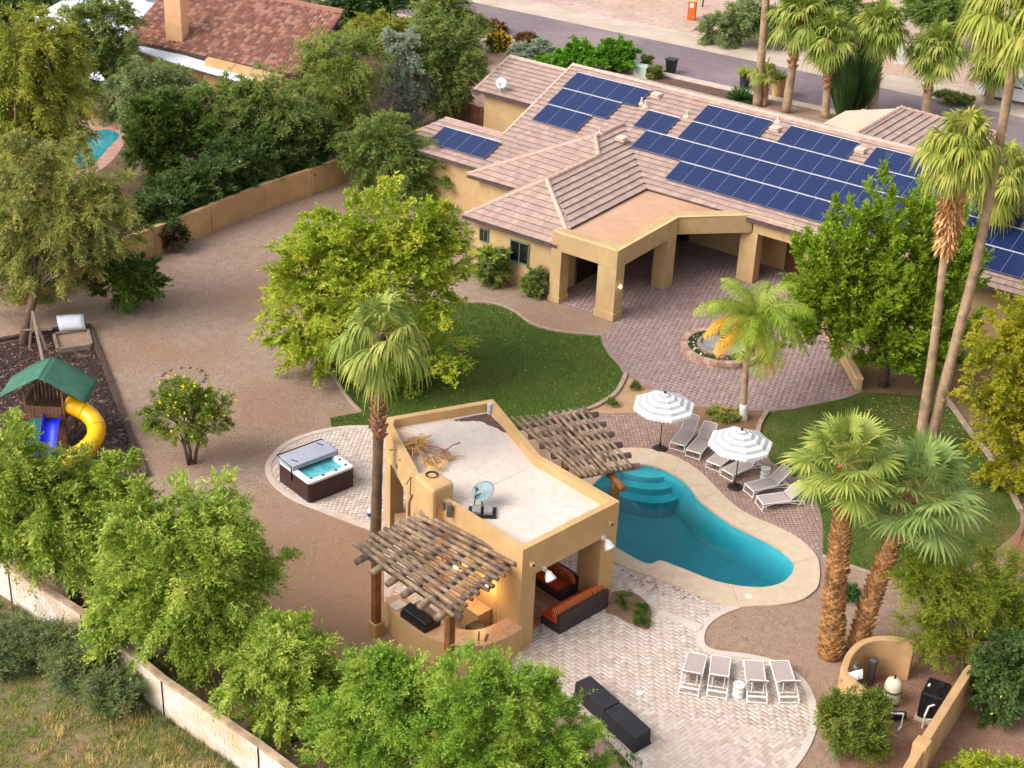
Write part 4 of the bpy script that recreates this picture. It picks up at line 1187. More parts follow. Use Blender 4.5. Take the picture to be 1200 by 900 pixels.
for k, w in enumerate([(0.08 + 0.84 * k / 5) for k in range(6)]):
    s = c1 + (c4 - c1) * w; e = c2 + (c3 - c2) * w
    d = (e - s) / np.linalg.norm(e - s); e = e + d * 0.45
    MB().tube([(s[0], s[1], zv), ((s[0] + e[0]) / 2, (s[1] + e[1]) / 2, zv + .02), (e[0], e[1], zv)], [0.13, 0.125, 0.12], 10).build('log_beam', m_log[k % 3], pg2, smooth=True)
s = c2 + (c1 - c2) * .30; e = c3 + (c4 - c3) * .30; dd = (e - s) / np.linalg.norm(e - s)
s = s - dd * .3; e = e + dd * .5
MB().tube([(s[0], s[1], zc), (e[0], e[1], zc)], 0.14, 10).build('cross_beam', m_post, pg2, smooth=True)
for w in (0.15, 0.90):
    p = s + (e - s) * w
    MB().box((p[0], p[1], (zc - .13) / 2), (0.26, 0.26, zc - .13), R_(20)).build('post', m_post, pg2, bevel=0.03)
# ------------------------------------------------------------------ things on the pavilion roof
db = thing('palm_debris', 'heap of dry fallen palm fronds on the white pavilion roof', 'debris', qp(2.0, 7.3, 3.74))
m_dry = [leafmat('dry_frond_%d' % i, c1_, c2_, c3_, 0.15, 2.0) for i, (c1_, c2_, c3_) in enumerate((((206, 170, 110), (176, 140, 86), (150, 116, 74)), ((150, 112, 88), (118, 84, 66), (176, 140, 104))))]
rs = np.random.RandomState(12)
for k in range(15):
    a_ = 1.35 + rs.uniform(0, 1.4); b_ = 5.9 + rs.uniform(0, 2.4)
    a_ = max(a_, 0.4 + (b_ - 5.2) * 0.45 + .35)
    ang = rs.uniform(0, 6.28); m_ = MB(); base = Vector(qp(a_, b_, 3.80 + rs.uniform(0, .2)))
    nb_ = 16; R = rs.uniform(.45, .75)
    st_d = Vector((math.cos(ang + 3.14), math.sin(ang + 3.14), 0))
    m_.tube([base, base + st_d * .4 + Vector((0, 0, .05)), base + st_d * rs.uniform(.6, 1.0)], [0.03, .025, .03], 5)
    for q in range(nb_):
        a2 = ang + (q / (nb_ - 1) - .5) * 2.6
        d = Vector((math.cos(a2), math.sin(a2), rs.uniform(-.05, .18))); s2 = Vector((-d.y, d.x, 0)) * 0.022
        L_ = R * rs.uniform(.7, 1.1)
        p1 = base + d * L_ * .55 + Vector((0, 0, .05)); p2 = base + d * L_; p2.z = max(3.75, p2.z - .1)
        m_.add([base - s2 * .4, base + s2 * .4, p1 + s2, p1 - s2, p2], [(0, 1, 2, 3), (3, 2, 4)])
    m_.build('dry_frond', m_dry[k % 2], db)
rd = thing('satellite_dish', 'blue grey satellite dish on a ballast stand on the pavilion roof', 'satellite dish', qp(1.05, 3.15, 3.74))
c0 = qp(1.25, 3.25, 4.25)
dish_on(rd, c0, 0.42, (-0.35, -0.35, 0.85), surf('dish_bluegrey', (136, 154, 158), (124, 142, 146), 3, 0.5), m_steel, qp(1.1, 3.1, 3.8))
MB().box(qp(0.85, 2.85, 3.80), (0.95, 0.62, 0.06), R_(0)).build('ballast_tray', m_black, rd)
for k in range(2): MB().box(tuple(np.array(qp(0.85, 2.85, 3.90)) + np.array([-.2 + k * .4, 0, 0])), (0.3, 0.45, 0.14), 0).build('ballast_block', surf('ballast', (150, 146, 148), (130, 126, 128), 5, .9), rd, bevel=.02)
MB().tube([qp(0.95, 3.35, 3.8), qp(0.9, 3.3, 4.2), qp(1.2, 3.3, 4.2)], 0.025, 6).build('stay', m_steel, rd)
# ------------------------------------------------------------------ sofas
m_wicker = surf('dark_wicker', (76, 62, 62), (52, 42, 42), 30, 0.7, 0.8, 60)
m_cush = surf('orange_cushion', (206, 74, 34), (192, 62, 28), 3, 0.9, 0.1, 60)
mst, t, out = _nodes('striped_pillow')
N, L = t.nodes, t.links
b = N.new('ShaderNodeBsdfPrincipled'); b.inputs['Roughness'].default_value = 0.9; L.new(b.outputs[0], out.inputs['Surface'])
tc = N.new('ShaderNodeTexCoord'); wv = N.new('ShaderNodeTexWave'); wv.inputs['Scale'].default_value = 3.2; wv.inputs['Distortion'].default_value = 0.0; wv.bands_direction = 'X'
cr = N.new('ShaderNodeValToRGB'); cr.color_ramp.interpolation = 'CONSTANT'
els = cr.color_ramp.elements; els[0].color = lin((190, 60, 30)); els[1].position = .35; els[1].color = lin((232, 130, 50))
e_ = els.new(.6); e_.color = lin((244, 190, 110)); e_ = els.new(.75); e_.color = lin((120, 40, 30))
L.new(tc.outputs['Object'], wv.inputs['Vector']); L.new(wv.outputs['Color'], cr.inputs[0]); L.new(cr.outputs[0], b.inputs['Base Color'])
pillow_me = None
def pillow_mesh():
    bm = bmesh.new(); bmesh.ops.create_cube(bm, size=1.0)
    bmesh.ops.subdivide_edges(bm, edges=bm.edges[:], cuts=4, use_grid_fill=True)
    for v in bm.verts:
        x, y, z = v.co * 2
        k = (1 - x ** 4) * (1 - z ** 4)
        v.co = Vector((x * .22 * (1 - .06 * z * z), math.copysign(1, y) * abs(y) * (.02 + .075 * k), z * .2 * (1 - .06 * x * x)))
    for f in bm.faces: f.smooth = True
    me = bpy.data.meshes.new('pillow'); bm.to_mesh(me); bm.free(); me.materials.append(mst); return me
PILLOW = pillow_mesh()
def sofa(label, a0, b0, length, depth, rz, npil, seats):
    """seat faces local +y, back along local y=0, x from 0 to length"""
    base = qp(a0, b0, 0.03)
    s = thing('wicker_sofa', label, 'sofa', (0, 0, 0))
    MB().box((length / 2, depth / 2, 0.17), (length, depth, 0.32)).build('base_frame', m_wicker, s, bevel=.03)
    MB().box((length / 2, 0.08, 0.545), (length, 0.16, 0.42)).build('backrest', m_wicker, s, bevel=.03)
    w = length / seats
    for k in range(seats):
        MB().box((w * (k + .5), depth / 2 + .09, 0.40), (w - .02, depth - .2, 0.15)).build('seat_cushion', m_cush, s, bevel=.04)
    for k in range(npil):
        o = obj('pillow', PILLOW, s); o.scale = (1.25, 1.25, 1.25); o.location = (0.25 + (length - .5) * k / max(1, npil - 1), 0.30, 0.68); o.rotation_euler = (R_(-16), R_((k * 37) % 13 - 6), R_((k * 53) % 17 - 8))
    s.location = base; s.rotation_euler = (0, 0, rz)
    return s
sofa('long brown wicker sofa with orange cushions, its back to the open patio', 1.68, -0.30, 2.45, 0.92, R_(45), 9, 3)
so2 = sofa('short brown wicker sofa with orange cushions beside the far pavilion column', 3.98, 0.95, 1.75, 0.92, R_(135), 5, 2)
MB().box((0.08, .46, 0.42), (0.14, 0.9, 0.2)).build('armrest', m_wicker, so2, bevel=.03)
for ch in so2.children:
    if ch.name.startswith('armrest'):
        for v in ch.data.vertices: v.co += Vector(so2.location)
# ------------------------------------------------------------------ covered ottomans on the patio
m_cover = surf('black_cover', (52, 50, 56), (40, 38, 44), 2.0, 0.75, 0.25, 20)
def covered_box(label, px, zt, hd):
    P0 = [G(x, y, zt)[:2] for x, y in px]
    c = np.mean(P0, 0)
    t_ = thing('covered_bench', label, 'covered bench', (c[0], c[1], 0.036), group=None)
    mb = MB(); n_ = 4
    if area2([tuple(p) for p in P0]) < 0: P0 = P0[::-1]
    mb.add([(p[0], p[1], zt) for p in P0] + [tuple(c + (p - c) * 1.02) + (0.036,) for p in P0], [(0, 1, 2, 3)] + [(i, 4 + i, 4 + (i + 1) % 4, (i + 1) % 4) for i in range(4)])
    o = mb.build('fabric_cover', m_cover, t_, bevel=0.04)
    hem = MB().strip([tuple(c + (p - c) * 1.035) for p in P0], 0.03, 0.036, 0.11, True).build('hem', m_cover, t_)
covered_box('black fabric covered bench partly behind the tree, farther of the two', [(674, 799), (692, 791), (727, 821.5), (708, 831)], 0.62, 0)
covered_box('black fabric covered bench in the open, nearer of the two', [(708.5, 832), (728, 822.5), (763.5, 854), (744.5, 865)], 0.62, 0)
cup = thing('paper_plate', 'small white plate lying on the patio beside the covered bench', 'plate', G(749, 813, .036))
MB().lathe(G(749, 813, .038), [(0.0, 0), (0.08, 0), (0.12, 0.02), (0.12, 0.025), (0.08, 0.008), (0.0, 0.006)], 16).build('plate_dish', m_white, cup)
# ------------------------------------------------------------------ planter bed by the patio
pbed = spline(GP([(714, 697), (735, 694), (752, 702), (763, 716), (762, 732), (757, 739), (738, 731), (720, 722), (709, 716)]), 3)
structure(MB().prism(pbed, 0.0, 0.06).build('patio_bed', surf('bed_soil2', (146, 116, 90), (124, 96, 74), 2, .95, .5, 20)))
# ------------------------------------------------------------------ hot tub
ht0 = G(370.5, 585, 0.03)
TX = np.array(G(413, 567, .03)[:2]) - np.array(G(364.5, 586, .03)[:2]); tub_rz = math.atan2(TX[1], TX[0])
tc0 = (np.array(G(327, 541, .92)[:2]) + np.array(G(414, 547, .92)[:2])) / 2
tub = thing('hot_tub', 'dark brown hot tub with half folded grey cover', 'hot tub', (0, 0, 0))
hw = 1.02
m_tubskirt = surf('tub_skirt', (70, 46, 40), (54, 36, 32), 6, 0.6, 0.3, 20)
m_acryl = surf('tub_acrylic', (226, 226, 228), (212, 214, 218), 3, 0.25)
m_vinyl = surf('grey_vinyl', (168, 172, 184), (156, 160, 172), 2, 0.5, 0.1, 20)
for k, (dx, dy, sx, sy) in enumerate(((0, -hw, 2 * hw, .06), (0, hw, 2 * hw, .06), (-hw, 0, .06, 2 * hw - .07), (hw, 0, .06, 2 * hw - .07))):
    MB().box((dx, dy, 0.43), (sx, sy, 0.86)).build('side_panel', m_tubskirt, tub, bevel=.02)
def rrect(h, r, n_=6):
    out_ = []
    for cx, cy, a0 in ((h - r, h - r, 0), (-h + r, h - r, 90), (-h + r, -h + r, 180), (h - r, -h + r, 270)):
        for q in range(n_ + 1):
            a = R_(a0 + 90 * q / n_); out_.append((cx + r * math.cos(a), cy + r * math.sin(a)))
    return out_
ro = rrect(hw + .04, .16); ri = rrect(hw - .17, .22); rl = rrect(hw - .36, .24); m_ = len(ro)
mb = MB(); mb.add([(x, y, .84) for x, y in ro] + [(x, y, .93) for x, y in ro] + [(x, y, .95) for x, y in ri] + [(x, y, .5) for x, y in rl] + [(x * .8, y * .8, .25) for x, y in rl],
    [(i + k * m_, (i + 1) % m_ + k * m_, (i + 1) % m_ + (k + 1) * m_, i + (k + 1) * m_) for k in range(4) for i in range(m_)] + [tuple(range(4 * m_, 5 * m_))])
mb.build('shell', m_acryl, tub, smooth=False)
m_tubw = surf('tub_water', (84, 176, 184), (64, 158, 172), 3.0, 0.06, 0.15, 6, spec=.5, c3=(120, 196, 200), scale3=2.0)
MB().prism([(x * .985, y * .985) for x, y in rrect(hw - .19, .22)], 0.76, 0.80).build('water', m_tubw, tub)
cv = MB(); pc = [(x, y) for x, y in rrect(hw + .05, .16)]
pc = clip_convex(pc, [(-2, 0.02), (2, 0.02), (2, 2), (-2, 2)])
cv.prism(pc, 0.955, 1.05); cv.prism([(x * .99, y * .99 + .01) for x, y in pc], 1.055, 1.14)
cover = cv.build('folded_cover', m_vinyl, tub, bevel=.02)
MB().box((-0.75, 0.35, 1.147), (0.05, 0.3, 0.012), R_(20)).build('strap', m_dark, cover); MB().box((0.75, 0.8, 1.147), (0.05, 0.3, 0.012), R_(20)).build('strap', m_dark, cover)
MB().tube([(-hw - .06, .1, .5), (-hw - .06, .1, 1.1), (-hw - .02, hw + .12, 1.12), (hw + .02, hw + .12, 1.12), (hw + .06, .1, 1.1), (hw + .06, .1, .5)], 0.025, 8).build('cover_lifter', m_black, tub)
for x, y in ((-.8, -.82), (.82, -.8), (.3, -.9), (-.3, -.9), (.86, -.35)): MB().lathe((x, y, .945), [(.06, 0), (.06, .02), (.03, .03)], 10).build('control_knob', m_steel, tub)
MB().tube([(hw + .05, -.7, .35), (hw + .3, -.75, .2), (hw + .35, -.6, .05), (hw + .12, -.5, .04), (hw + .05, -.6, .3)], .015, 6).build('hose', m_black, tub)
tub.location = (tc0[0], tc0[1], 0.034); tub.rotation_euler = (0, 0, tub_rz)
jug = thing('water_jug', 'white jug with blue label beside the centre palm trunk', 'jug', G(434, 606, .034))
p = G(434, 606, .034)
MB().lathe(p, [(.10, 0), (.12, .02), (.12, .3), (.10, .36), (.04, .42), (.04, .46)], 12).build('bottle', m_white, jug, smooth=True)
MB().lathe(p + np.array([0, 0, .08]), [(.123, 0), (.123, .16)], 12).build('label_band', surf('blue_label', (40, 60, 140), (34, 50, 124), 4, .5), jug)
MB().lathe(p + np.array([0, 0, .46]), [(.045, 0), (.045, .05)], 10).build('cap', m_dish, jug)
# ------------------------------------------------------------------ umbrellas
mu = surf('umbrella_white', (240, 238, 236), (232, 230, 228), 3, .85)
mg = surf('umbrella_grey', (176, 176, 180), (168, 168, 172), 3, .85)
m_polek = surf('dark_pole', (58, 50, 48), (46, 40, 38), 4, .5, metal=.4)
def umbrella(label, base, rz, lean=0.0):
    u = thing('patio_umbrella', label, 'umbrella', base, rz, 'striped umbrellas by the pool')
    o_ = Vector(base)
    Ro, nseg = 1.28, 8
    prof = [(0.0, 2.62)] + [(Ro * k / 9, 2.62 - 0.54 * (k / 9) ** 1.15) for k in range(1, 10)]
    mb = MB(); P = []; F = []; MI = []
    for (r, z) in prof[1:]:
        for k in range(nseg):
            for q in range(3):
                a = 2 * math.pi * (k + q / 3) / nseg
                sag = 1 - (0.075 if q else 0.0)
                # straight edge between ribs
                ca = math.cos(math.pi / nseg) / math.cos((q / 3 - .5) * 2 * math.pi / nseg)
                rr = r * (ca if q else 1.0) * 1.0
                P.append((o_.x + math.cos(a) * rr, o_.y + math.sin(a) * rr, o_.z + z - (0.02 * r if q else 0)))
    m_ = nseg * 3
    for i in range(len(prof) - 2):
        for k in range(m_):
            F.append((i * m_ + k, i * m_ + (k + 1) % m_, (i + 1) * m_ + (k + 1) % m_, (i + 1) * m_ + k)); MI.append(1 if i % 2 == 0 else 0)
    mb.add(P, F); mb.m = MI
    mb.add([(o_.x, o_.y, o_.z + 2.62)] + P[:m_], [(0, 1 + k, 1 + (k + 1) % m_) for k in range(m_)], 0)
    can = mb.build('canopy', [mu, mg], u)
    # scalloped valance
    va_ = MB(); edge = P[-m_:]
    for k in range(m_):
        a = Vector(edge[k]); b_ = Vector(edge[(k + 1) % m_])
        for q in range(2):
            p0 = a.lerp(b_, q / 2); p1 = a.lerp(b_, (q + 1) / 2); md = p0.lerp(p1, .5)
            va_.add([p0, p1, p1 - Vector((0, 0, .10)), md - Vector((0, 0, .16)), p0 - Vector((0, 0, .10))], [(0, 1, 2, 3, 4)], q)
    va_.build('valance', [mu, mu], can)
    for k in range(nseg):
        a = 2 * math.pi * k / nseg
        MB().bar((o_.x, o_.y, o_.z + 2.56), (o_.x + math.cos(a) * Ro * .99, o_.y + math.sin(a) * Ro * .99, o_.z + 2.06), .02, .02).build('rib', m_polek, u)
    MB().cyl(base, (base[0], base[1], base[2] + 2.66), .022, .022, 10).build('pole', m_polek, u)
    MB().lathe((base[0], base[1], base[2] + 2.63), [(.05, 0), (.06, .03), (.03, .1), (.0, .12)], 10).build('finial', m_polek, u)
    MB().lathe(base, [(.30, 0), (.30, .04), (.26, .07), (.06, .10), (.045, .3), (.03, .32)], 20).build('base', m_polek, u, smooth=False)
umbrella('grey and white striped umbrella at the far end of the pool deck', G(773, 526, .036), R_(12))
umbrella('grey and white striped umbrella among the loungers, nearer the lawn', G(861, 571, .036), R_(5))
# ------------------------------------------------------------------ loungers
m_sling = surf('taupe_sling', (184, 168, 163), (172, 156, 151), 20, .85, .2, 80)
def build_lounger(back):
    """foot at x=0, head towards +x; hinge at 1.2"""
    l = thing('sun_lounger', 'x', 'sun lounger', (0, 0, 0))
    W, hz = 0.64, 0.33; ca, sa = math.cos(back), math.sin(back); hx = 1.18; bl = 0.78
    head = (hx + bl * ca, hz + bl * sa)
    for s, nm in ((-1, 'side_rail'), (1, 'side_rail')):
        y = s * W / 2
        MB().tube([(0.03, y, hz - .01), (0.3, y, hz), (hx, y, hz), (hx + .35, y, hz - .05), (1.75, y, hz - .12)], .022, 6).build('side_rail', m_white, l)
        MB().tube([(0.05, y, hz), (0.03, y, .15), (0.0, y, .0)], .022, 6).build('leg', m_white, l)
        MB().tube([(1.72, y, hz - .11), (1.80, y, .15), (1.86, y, .0)], .022, 6).build('leg', m_white, l)
        MB().tube([(0.06, y, .22), (0.5, y, .3), (hx, y, hz - .08), (1.55, y, .13), (1.82, y, .10)], .018, 6).build('arch_brace', m_white, l)
        MB().tube([(hx, y * .93, hz + .02), (head[0], y * .93, head[1])], .02, 6).build('back_rail', m_white, l)
    MB().tube([(head[0], -W / 2 * .93, head[1]), (head[0] + .03 * ca, 0, head[1] + .03 * sa), (head[0], W / 2 * .93, head[1])], .022, 6).build('head_bar', m_white, l)
    MB().bar((0.03, -W / 2, hz - .01), (0.03, W / 2, hz - .01), .045, .045).build('foot_bar', m_white, l)
    MB().bar((0.005, -W / 2, .05), (0.005, W / 2, .05), .03, .03).build('stretcher', m_white, l)
    MB().bar((1.84, -W / 2, .05), (1.84, W / 2, .05), .03, .03).build('stretcher', m_white, l)
    MB().bar((1.74, -W / 2, hz - .12), (1.74, W / 2, hz - .12), .08, .03).build('rear_bar', m_white, l)
    MB().bar((1.58, -W / 2, hz - .07), (1.58, W / 2, hz - .07), .04, .03).build('rear_bar', m_white, l)
    w = W - .05
    MB().add([(0.05, -w / 2, hz + .012), (0.6, -w / 2, hz + .0), (hx, -w / 2, hz + .012), (hx, w / 2, hz + .012), (0.6, w / 2, hz + .0), (0.05, w / 2, hz + .012),
              (0.05, -w / 2, hz - .0), (0.6, -w / 2, hz - .012), (hx, -w / 2, hz), (hx, w / 2, hz), (0.6, w / 2, hz - .012), (0.05, w / 2, hz)],
             [(0, 1, 4, 5), (1, 2, 3, 4), (11, 10, 7, 6), (10, 9, 8, 7), (0, 6, 7, 1), (1, 7, 8, 2), (2, 8, 9, 3), (3, 9, 10, 4), (4, 10, 11, 5), (5, 11, 6, 0)]).build('seat_sling', m_sling, l)
    a = Vector((hx + .03 * ca, 0, hz + .03 * sa)); e = Vector((head[0] - .03 * ca, 0, head[1] - .03 * sa))
    MB().bar(a, e, w * .93, .012).build('back_sling', m_sling, l)
    MB().tube([(hx + .5 * ca, -W * .3, hz + .5 * sa - .02), (1.62, -W * .3, hz - .09)], .015, 6).build('prop', m_white, l)
    MB().tube([(hx + .5 * ca, W * .3, hz + .5 * sa - .02), (1.62, W * .3, hz - .09)], .015, 6).build('prop', m_white, l)
    return l
proto = {}
def lounger(foot_px, head_px, back, label, group, z=0.036, zz=0.3):
    f = G(*foot_px, z + .1); h_ = G(*head_px, z + .1)
    d = h_ - f
    key = round(back, 2)
    if key not in proto:
        l = build_lounger(back); proto[key] = l
    else:
        l = copy_tree(proto[key])
    l.location = (f[0], f[1], z); l.rotation_euler = (0, 0, math.atan2(d[1], d[0]))
    tag(l, label, 'sun lounger', group)
gp = 'loungers beside the pool'
b48 = R_(42)
lounger((793, 526), (816, 497), b48, 'white and taupe lounger farthest along the deck, beside the first umbrella', gp)
lounger((811.5, 535), (836, 508), b48, 'white and taupe lounger second from the far umbrella', gp)
lounger((835, 549), (868, 523), b48, 'white and taupe lounger under the left side of the nearer umbrella', gp)
lounger((851, 559), (890, 541), R_(38), 'white and taupe lounger behind the pole of the nearer umbrella', gp)
lounger((876.5, 577), (921, 566), R_(40), 'white and taupe lounger beside the round white stool on the deck', gp)
lounger((889, 592), (935, 586), R_(40), 'white and taupe lounger nearest the lawn at the end of the deck row', gp)
gp = 'loungers on the travertine patio'
lounger((817, 772), (806, 815), R_(44), 'white lounger on the patio, leftmost of the row of four', gp, .040)
lounger((844.5, 775), (839.5, 819), R_(44), 'white lounger on the patio, just left of the round stool', gp, .040)
lounger((882, 780), (888, 827), R_(44), 'white lounger on the patio, just right of the round stool', gp, .040)
lounger((912, 780), (926.5, 827), R_(44), 'white lounger on the patio, rightmost of the row of four', gp, .040)
def stool(label, p):
    s = thing('garden_stool', label, 'stool', p)
    MB().lathe(p, [(.19, 0), (.2, .03), (.17, .1), (.15, .16), (.19, .2), (.19, .26), (.15, .3), (.17, .38), (.2, .44), (.2, .46), (.17, .475), (0, .475)], 18).build('body', m_white, s, smooth=False)
    MB().lathe(p + np.array([0, 0, .476]), [(.06, 0), (.06, .004), (0, .004)], 10).build('top_hole', m_dish, s)
stool('round white garden stool between the loungers on the brick deck', G(896, 560, .036))
stool('round white garden stool between the loungers on the travertine patio', G(864.5, 815, .04))

# ------------------------------------------------------------------ boundary walls
m_bwall = surf('boundary_stucco', (204, 164, 116), (188, 148, 102), 1.2, .9, .25, 40, c3=(176, 140, 100), scale3=.5)
def stucco_wall(name, label, line_px, h, w, pil, mat, cap=True, zline=0.0):
    pts = [tuple(G(x, y, zline)[:2]) for x, y in line_px]
    t_ = thing(name, label, 'wall', pts[len(pts) // 2] + (0,))
    MB().strip(pts, w, -0.05, h).build('wall_body', mat, t_, bevel=.02)
    if cap: MB().strip(pts, w + .06, h, h + .06).build('wall_cap', mat, t_, bevel=.02)
    for px in pil:
        p = G(px[0], px[1], zline); k = min(range(len(pts) - 1), key=lambda i: abs(line_px[i][0] + line_px[i + 1][0] - 2 * px[0]))
        d = np.array(pts[k + 1]) - np.array(pts[k])
        MB().box((p[0], p[1], (h + .08) / 2), (0.42, w + .12, h + .08), math.atan2(d[1], d[0])).build('pilaster', mat, t_, bevel=.02)
    return t_
stucco_wall('boundary_wall', 'tan stucco wall with pilasters along the neighbour garden', [(20, 358), (75, 338), (130, 318), (185, 297), (250, 270), (313, 244), (362, 228), (405, 212), (470, 188), (510, 172)], 1.45, .22, [(250, 270), (313, 244), (363, 228), (185, 297)], m_bwall)
# block wall at the lower left: courses of blocks with recessed joints
m_block = [surf('pale_block_%d' % i, c, tuple(x * .94 for x in c), 3, .9, .3, 30, c3=(206, 176, 140), scale3=.6) for i, c in enumerate(((224, 208, 194), (214, 198, 184), (232, 218, 204)))]
m_mortar = surf('block_mortar', (186, 168, 152), (172, 154, 138), 5, .95)
wl = [(-30, 636), (11.6, 663), (97, 716), (192, 794), (305, 871), (372, 921), (430, 966)]
wp = [np.array(G(x, y, 1.5)[:2]) for x, y in wl]
bw = thing('block_wall', 'pale concrete block wall running past the weedy lot', 'wall', (wp[3][0], wp[3][1], 0))
MB().strip([tuple(p) for p in wp], .14, -.05, 1.47).build('mortar_core', m_mortar, bw)
cl = [0]
for a, b in zip(wp[:-1], wp[1:]): cl.append(cl[-1] + np.linalg.norm(b - a))
def on_wall(s):
    for i in range(len(cl) - 1):
        if s <= cl[i + 1] or i == len(cl) - 2:
            d = (wp[i + 1] - wp[i]) / (cl[i + 1] - cl[i]); return wp[i] + d * (s - cl[i]), d
meshes = [brick_mesh(.385, .185, .03, m, 'block') for m in m_block]
bmesh_blocks = []
for m in m_block:
    bmesh_blocks.append(MB().box((0, 0, 0), (.388, .17, .190)).build('block', m, mesh_only=True))
cnt = 0; rest = MB(); rs = np.random.RandomState(2)
slots = []
for r in range(7):
    s = .2 + (.2 if r % 2 else 0)
    while s < cl[-1] - .2:
        slots.append((r, s)); s += .4
inview = []
for (r, s) in slots:
    p, d = on_wall(s); v = np.array([p[0], p[1], .1 + r * .2 - CAM_H]); q = v @ FW
    x, y = 600 + FPX * (v @ RT) / q, 450 + FPX * (v @ DN) / q
    inview.append((0 if (-3 < x < 1200 and y < 903) else 1, q, r, s))
inview.sort()
for k, (o_, q, r, s) in enumerate(inview):
    p, d = on_wall(s); off = rs.uniform(-.004, .004)
    if k < 300:
        ob = obj('block', bmesh_blocks[rs.randint(0, 3)], bw)
        ob.location = (p[0] - bw.location.x - d[1] * off, p[1] - bw.location.y + d[0] * off, .1 + r * .2); ob.rotation_euler = (0, 0, math.atan2(d[1], d[0]))
    else:
        rest.box((p[0], p[1], .1 + r * .2), (.388, .17, .190), math.atan2(d[1], d[0]), rs.randint(0, 3))
stuff(rest.build('blocks', m_block, bw))
MB().strip([tuple(p) for p in wp], .22, 1.41, 1.5).build('wall_cap', surf('block_cap', (190, 164, 136), (150, 124, 100), 2, .9, .3, 30), bw, bevel=.01)
for (x, y) in ((11.6, 663), (97, 716), (192, 794), (305, 871)):
    p = G(x, y, 1.5); _, d = on_wall(cl[min(range(len(wl)), key=lambda i: abs(wl[i][0] - x))])
    MB().box((p[0] - d[1] * -.06, p[1] + d[0] * -.06, .72), (.05, .1, 1.42), math.atan2(d[1], d[0])).build('control_joint', m_dark, bw)
# ------------------------------------------------------------------ pool equipment corner
cw = [(1023, 818), (1006, 803), (990.5, 788), (992, 776), (997, 765), (1008, 754), (1022, 748.5), (1038, 747), (1056, 748.5), (1073, 753.5)]
pts = spline([tuple(G(x, y, 1.5)[:2]) for x, y in cw], 4, False)
ew = thing('equipment_wall', 'curved tan wall around the pool pump and filter', 'wall', (pts[20][0], pts[20][1], 0))
MB().strip(pts, .24, -.02, 1.5).build('wall_body', m_bwall, ew, bevel=.04)
rw = [(1152, 769), (1135, 786.5), (1108, 829), (1083, 869), (1076, 881), (1062, 905), (1040, 945)]
stucco_wall('side_wall', 'straight tan wall beside the black pool heater', rw, 1.5, .22, [], m_bwall, True, 1.5)
sp = G(1080, 874, 1.5)
MB().box((sp[0], sp[1], .84), (.45, .45, 1.68), R_(55)).build('pilaster', m_bwall, bpy.data.objects['side_wall'], bevel=.03)
p = G(1043, 824)
ft_ = thing('pool_filter', 'cream pool filter tank inside the curved wall', 'pool filter', p)
MB().lathe(p, [(.28, 0.12), (.29, .2), (.29, .75), (.24, .92), (.12, 1.0), (.0, 1.02)], 18).build('tank', surf('filter_cream', (226, 218, 190), (214, 204, 176), 4, .5), ft_, smooth=True)
MB().lathe(p, [(.22, 0), (.26, .12)], 14).build('tank_base', m_black, ft_); MB().lathe(p + np.array([0, 0, .55]), [(.30, 0), (.31, .04), (.30, .08)], 18).build('clamp_band', m_steel, ft_)
MB().cyl(p + np.array([0, 0, 1.0]), p + np.array([0, 0, 1.14]), .03).build('gauge', m_black, ft_)
p = G(1091, 838)
he = thing('pool_heater', 'black box pool heater with white pipes by the side wall', 'pool heater', p)
hz_ = R_(62)
MB().box((p[0], p[1], .62), (.95, .75, 1.0), hz_).build('cabinet', m_black, he, bevel=.06)
MB().box((p[0], p[1], .05), (1.05, .85, .1), hz_).build('plinth', m_concrete, he)
MB().lathe((p[0] + .12, p[1] + .14, 1.12), [(.17, 0), (.17, .05), (.13, .05), (.12, .01), (0, .01)], 16).build('flue_vent', m_dark, he)
MB().box((p[0] - .22, p[1] + .12, 1.125), (.16, .06, .01), hz_).build('sticker', m_white, he)
MB().box((p[0] - .30, p[1] - .36, .72), (.24, .01, .18), R_(-28)).build('sticker', m_dish, he)
q = np.array([p[0] - .1, p[1] - .55, 0])
m_pvc = surf('pvc_white', (232, 230, 226), (222, 220, 214), 5, .4)
MB().tube([q + np.array([-.32, -.1, 0]), q + np.array([-.32, -.1, .5]), q + np.array([-.2, .05, .75]), q + np.array([.0, .1, .8])], .035, 8).build('pipe', m_pvc, he)
MB().tube([q + np.array([.32, -.1, 0]), q + np.array([.32, -.1, .5]), q + np.array([.22, .05, .75]), q + np.array([.0, .1, .8])], .035, 8).build('pipe', m_pvc, he)
MB().tube([q + np.array([-.32, -.1, .35]), q + np.array([.32, -.1, .35])], .03, 8).build('pipe', m_pvc, he)
p = G(1046, 846)
pu = thing('pool_pump', 'dark pool pump with white pipes below the filter tank', 'pool pump', p)
MB().cyl(p + np.array([-.1, .05, .22]), p + np.array([.4, .1, .22]), .13).build('motor', m_black, pu); MB().cyl(p + np.array([-.25, 0, .05]), p + np.array([-.25, 0, .4]), .12).build('strainer', m_black, pu)
MB().tube([p + np.array([-.5, -.3, 0]), p + np.array([-.5, -.3, .6]), p + np.array([.2, -.3, .6]), p + np.array([.2, -.3, .1]), p + np.array([.1, -.4, 0])], .035, 8).build('pipe', m_pvc, pu)
MB().tube([p + np.array([-.25, .0, .4]), p + np.array([-.25, .3, .55]), p + np.array([-.1, .55, .4])], .035, 8).build('pipe', m_pvc, pu)
p = AT(1051, 770, 42.55)
eb = thing('electric_box', 'grey white electric box with cables on the curved wall', 'electric box', p)
MB().box(p, (.42, .2, .34), R_(-6)).build('box', m_dish, eb, bevel=.02)
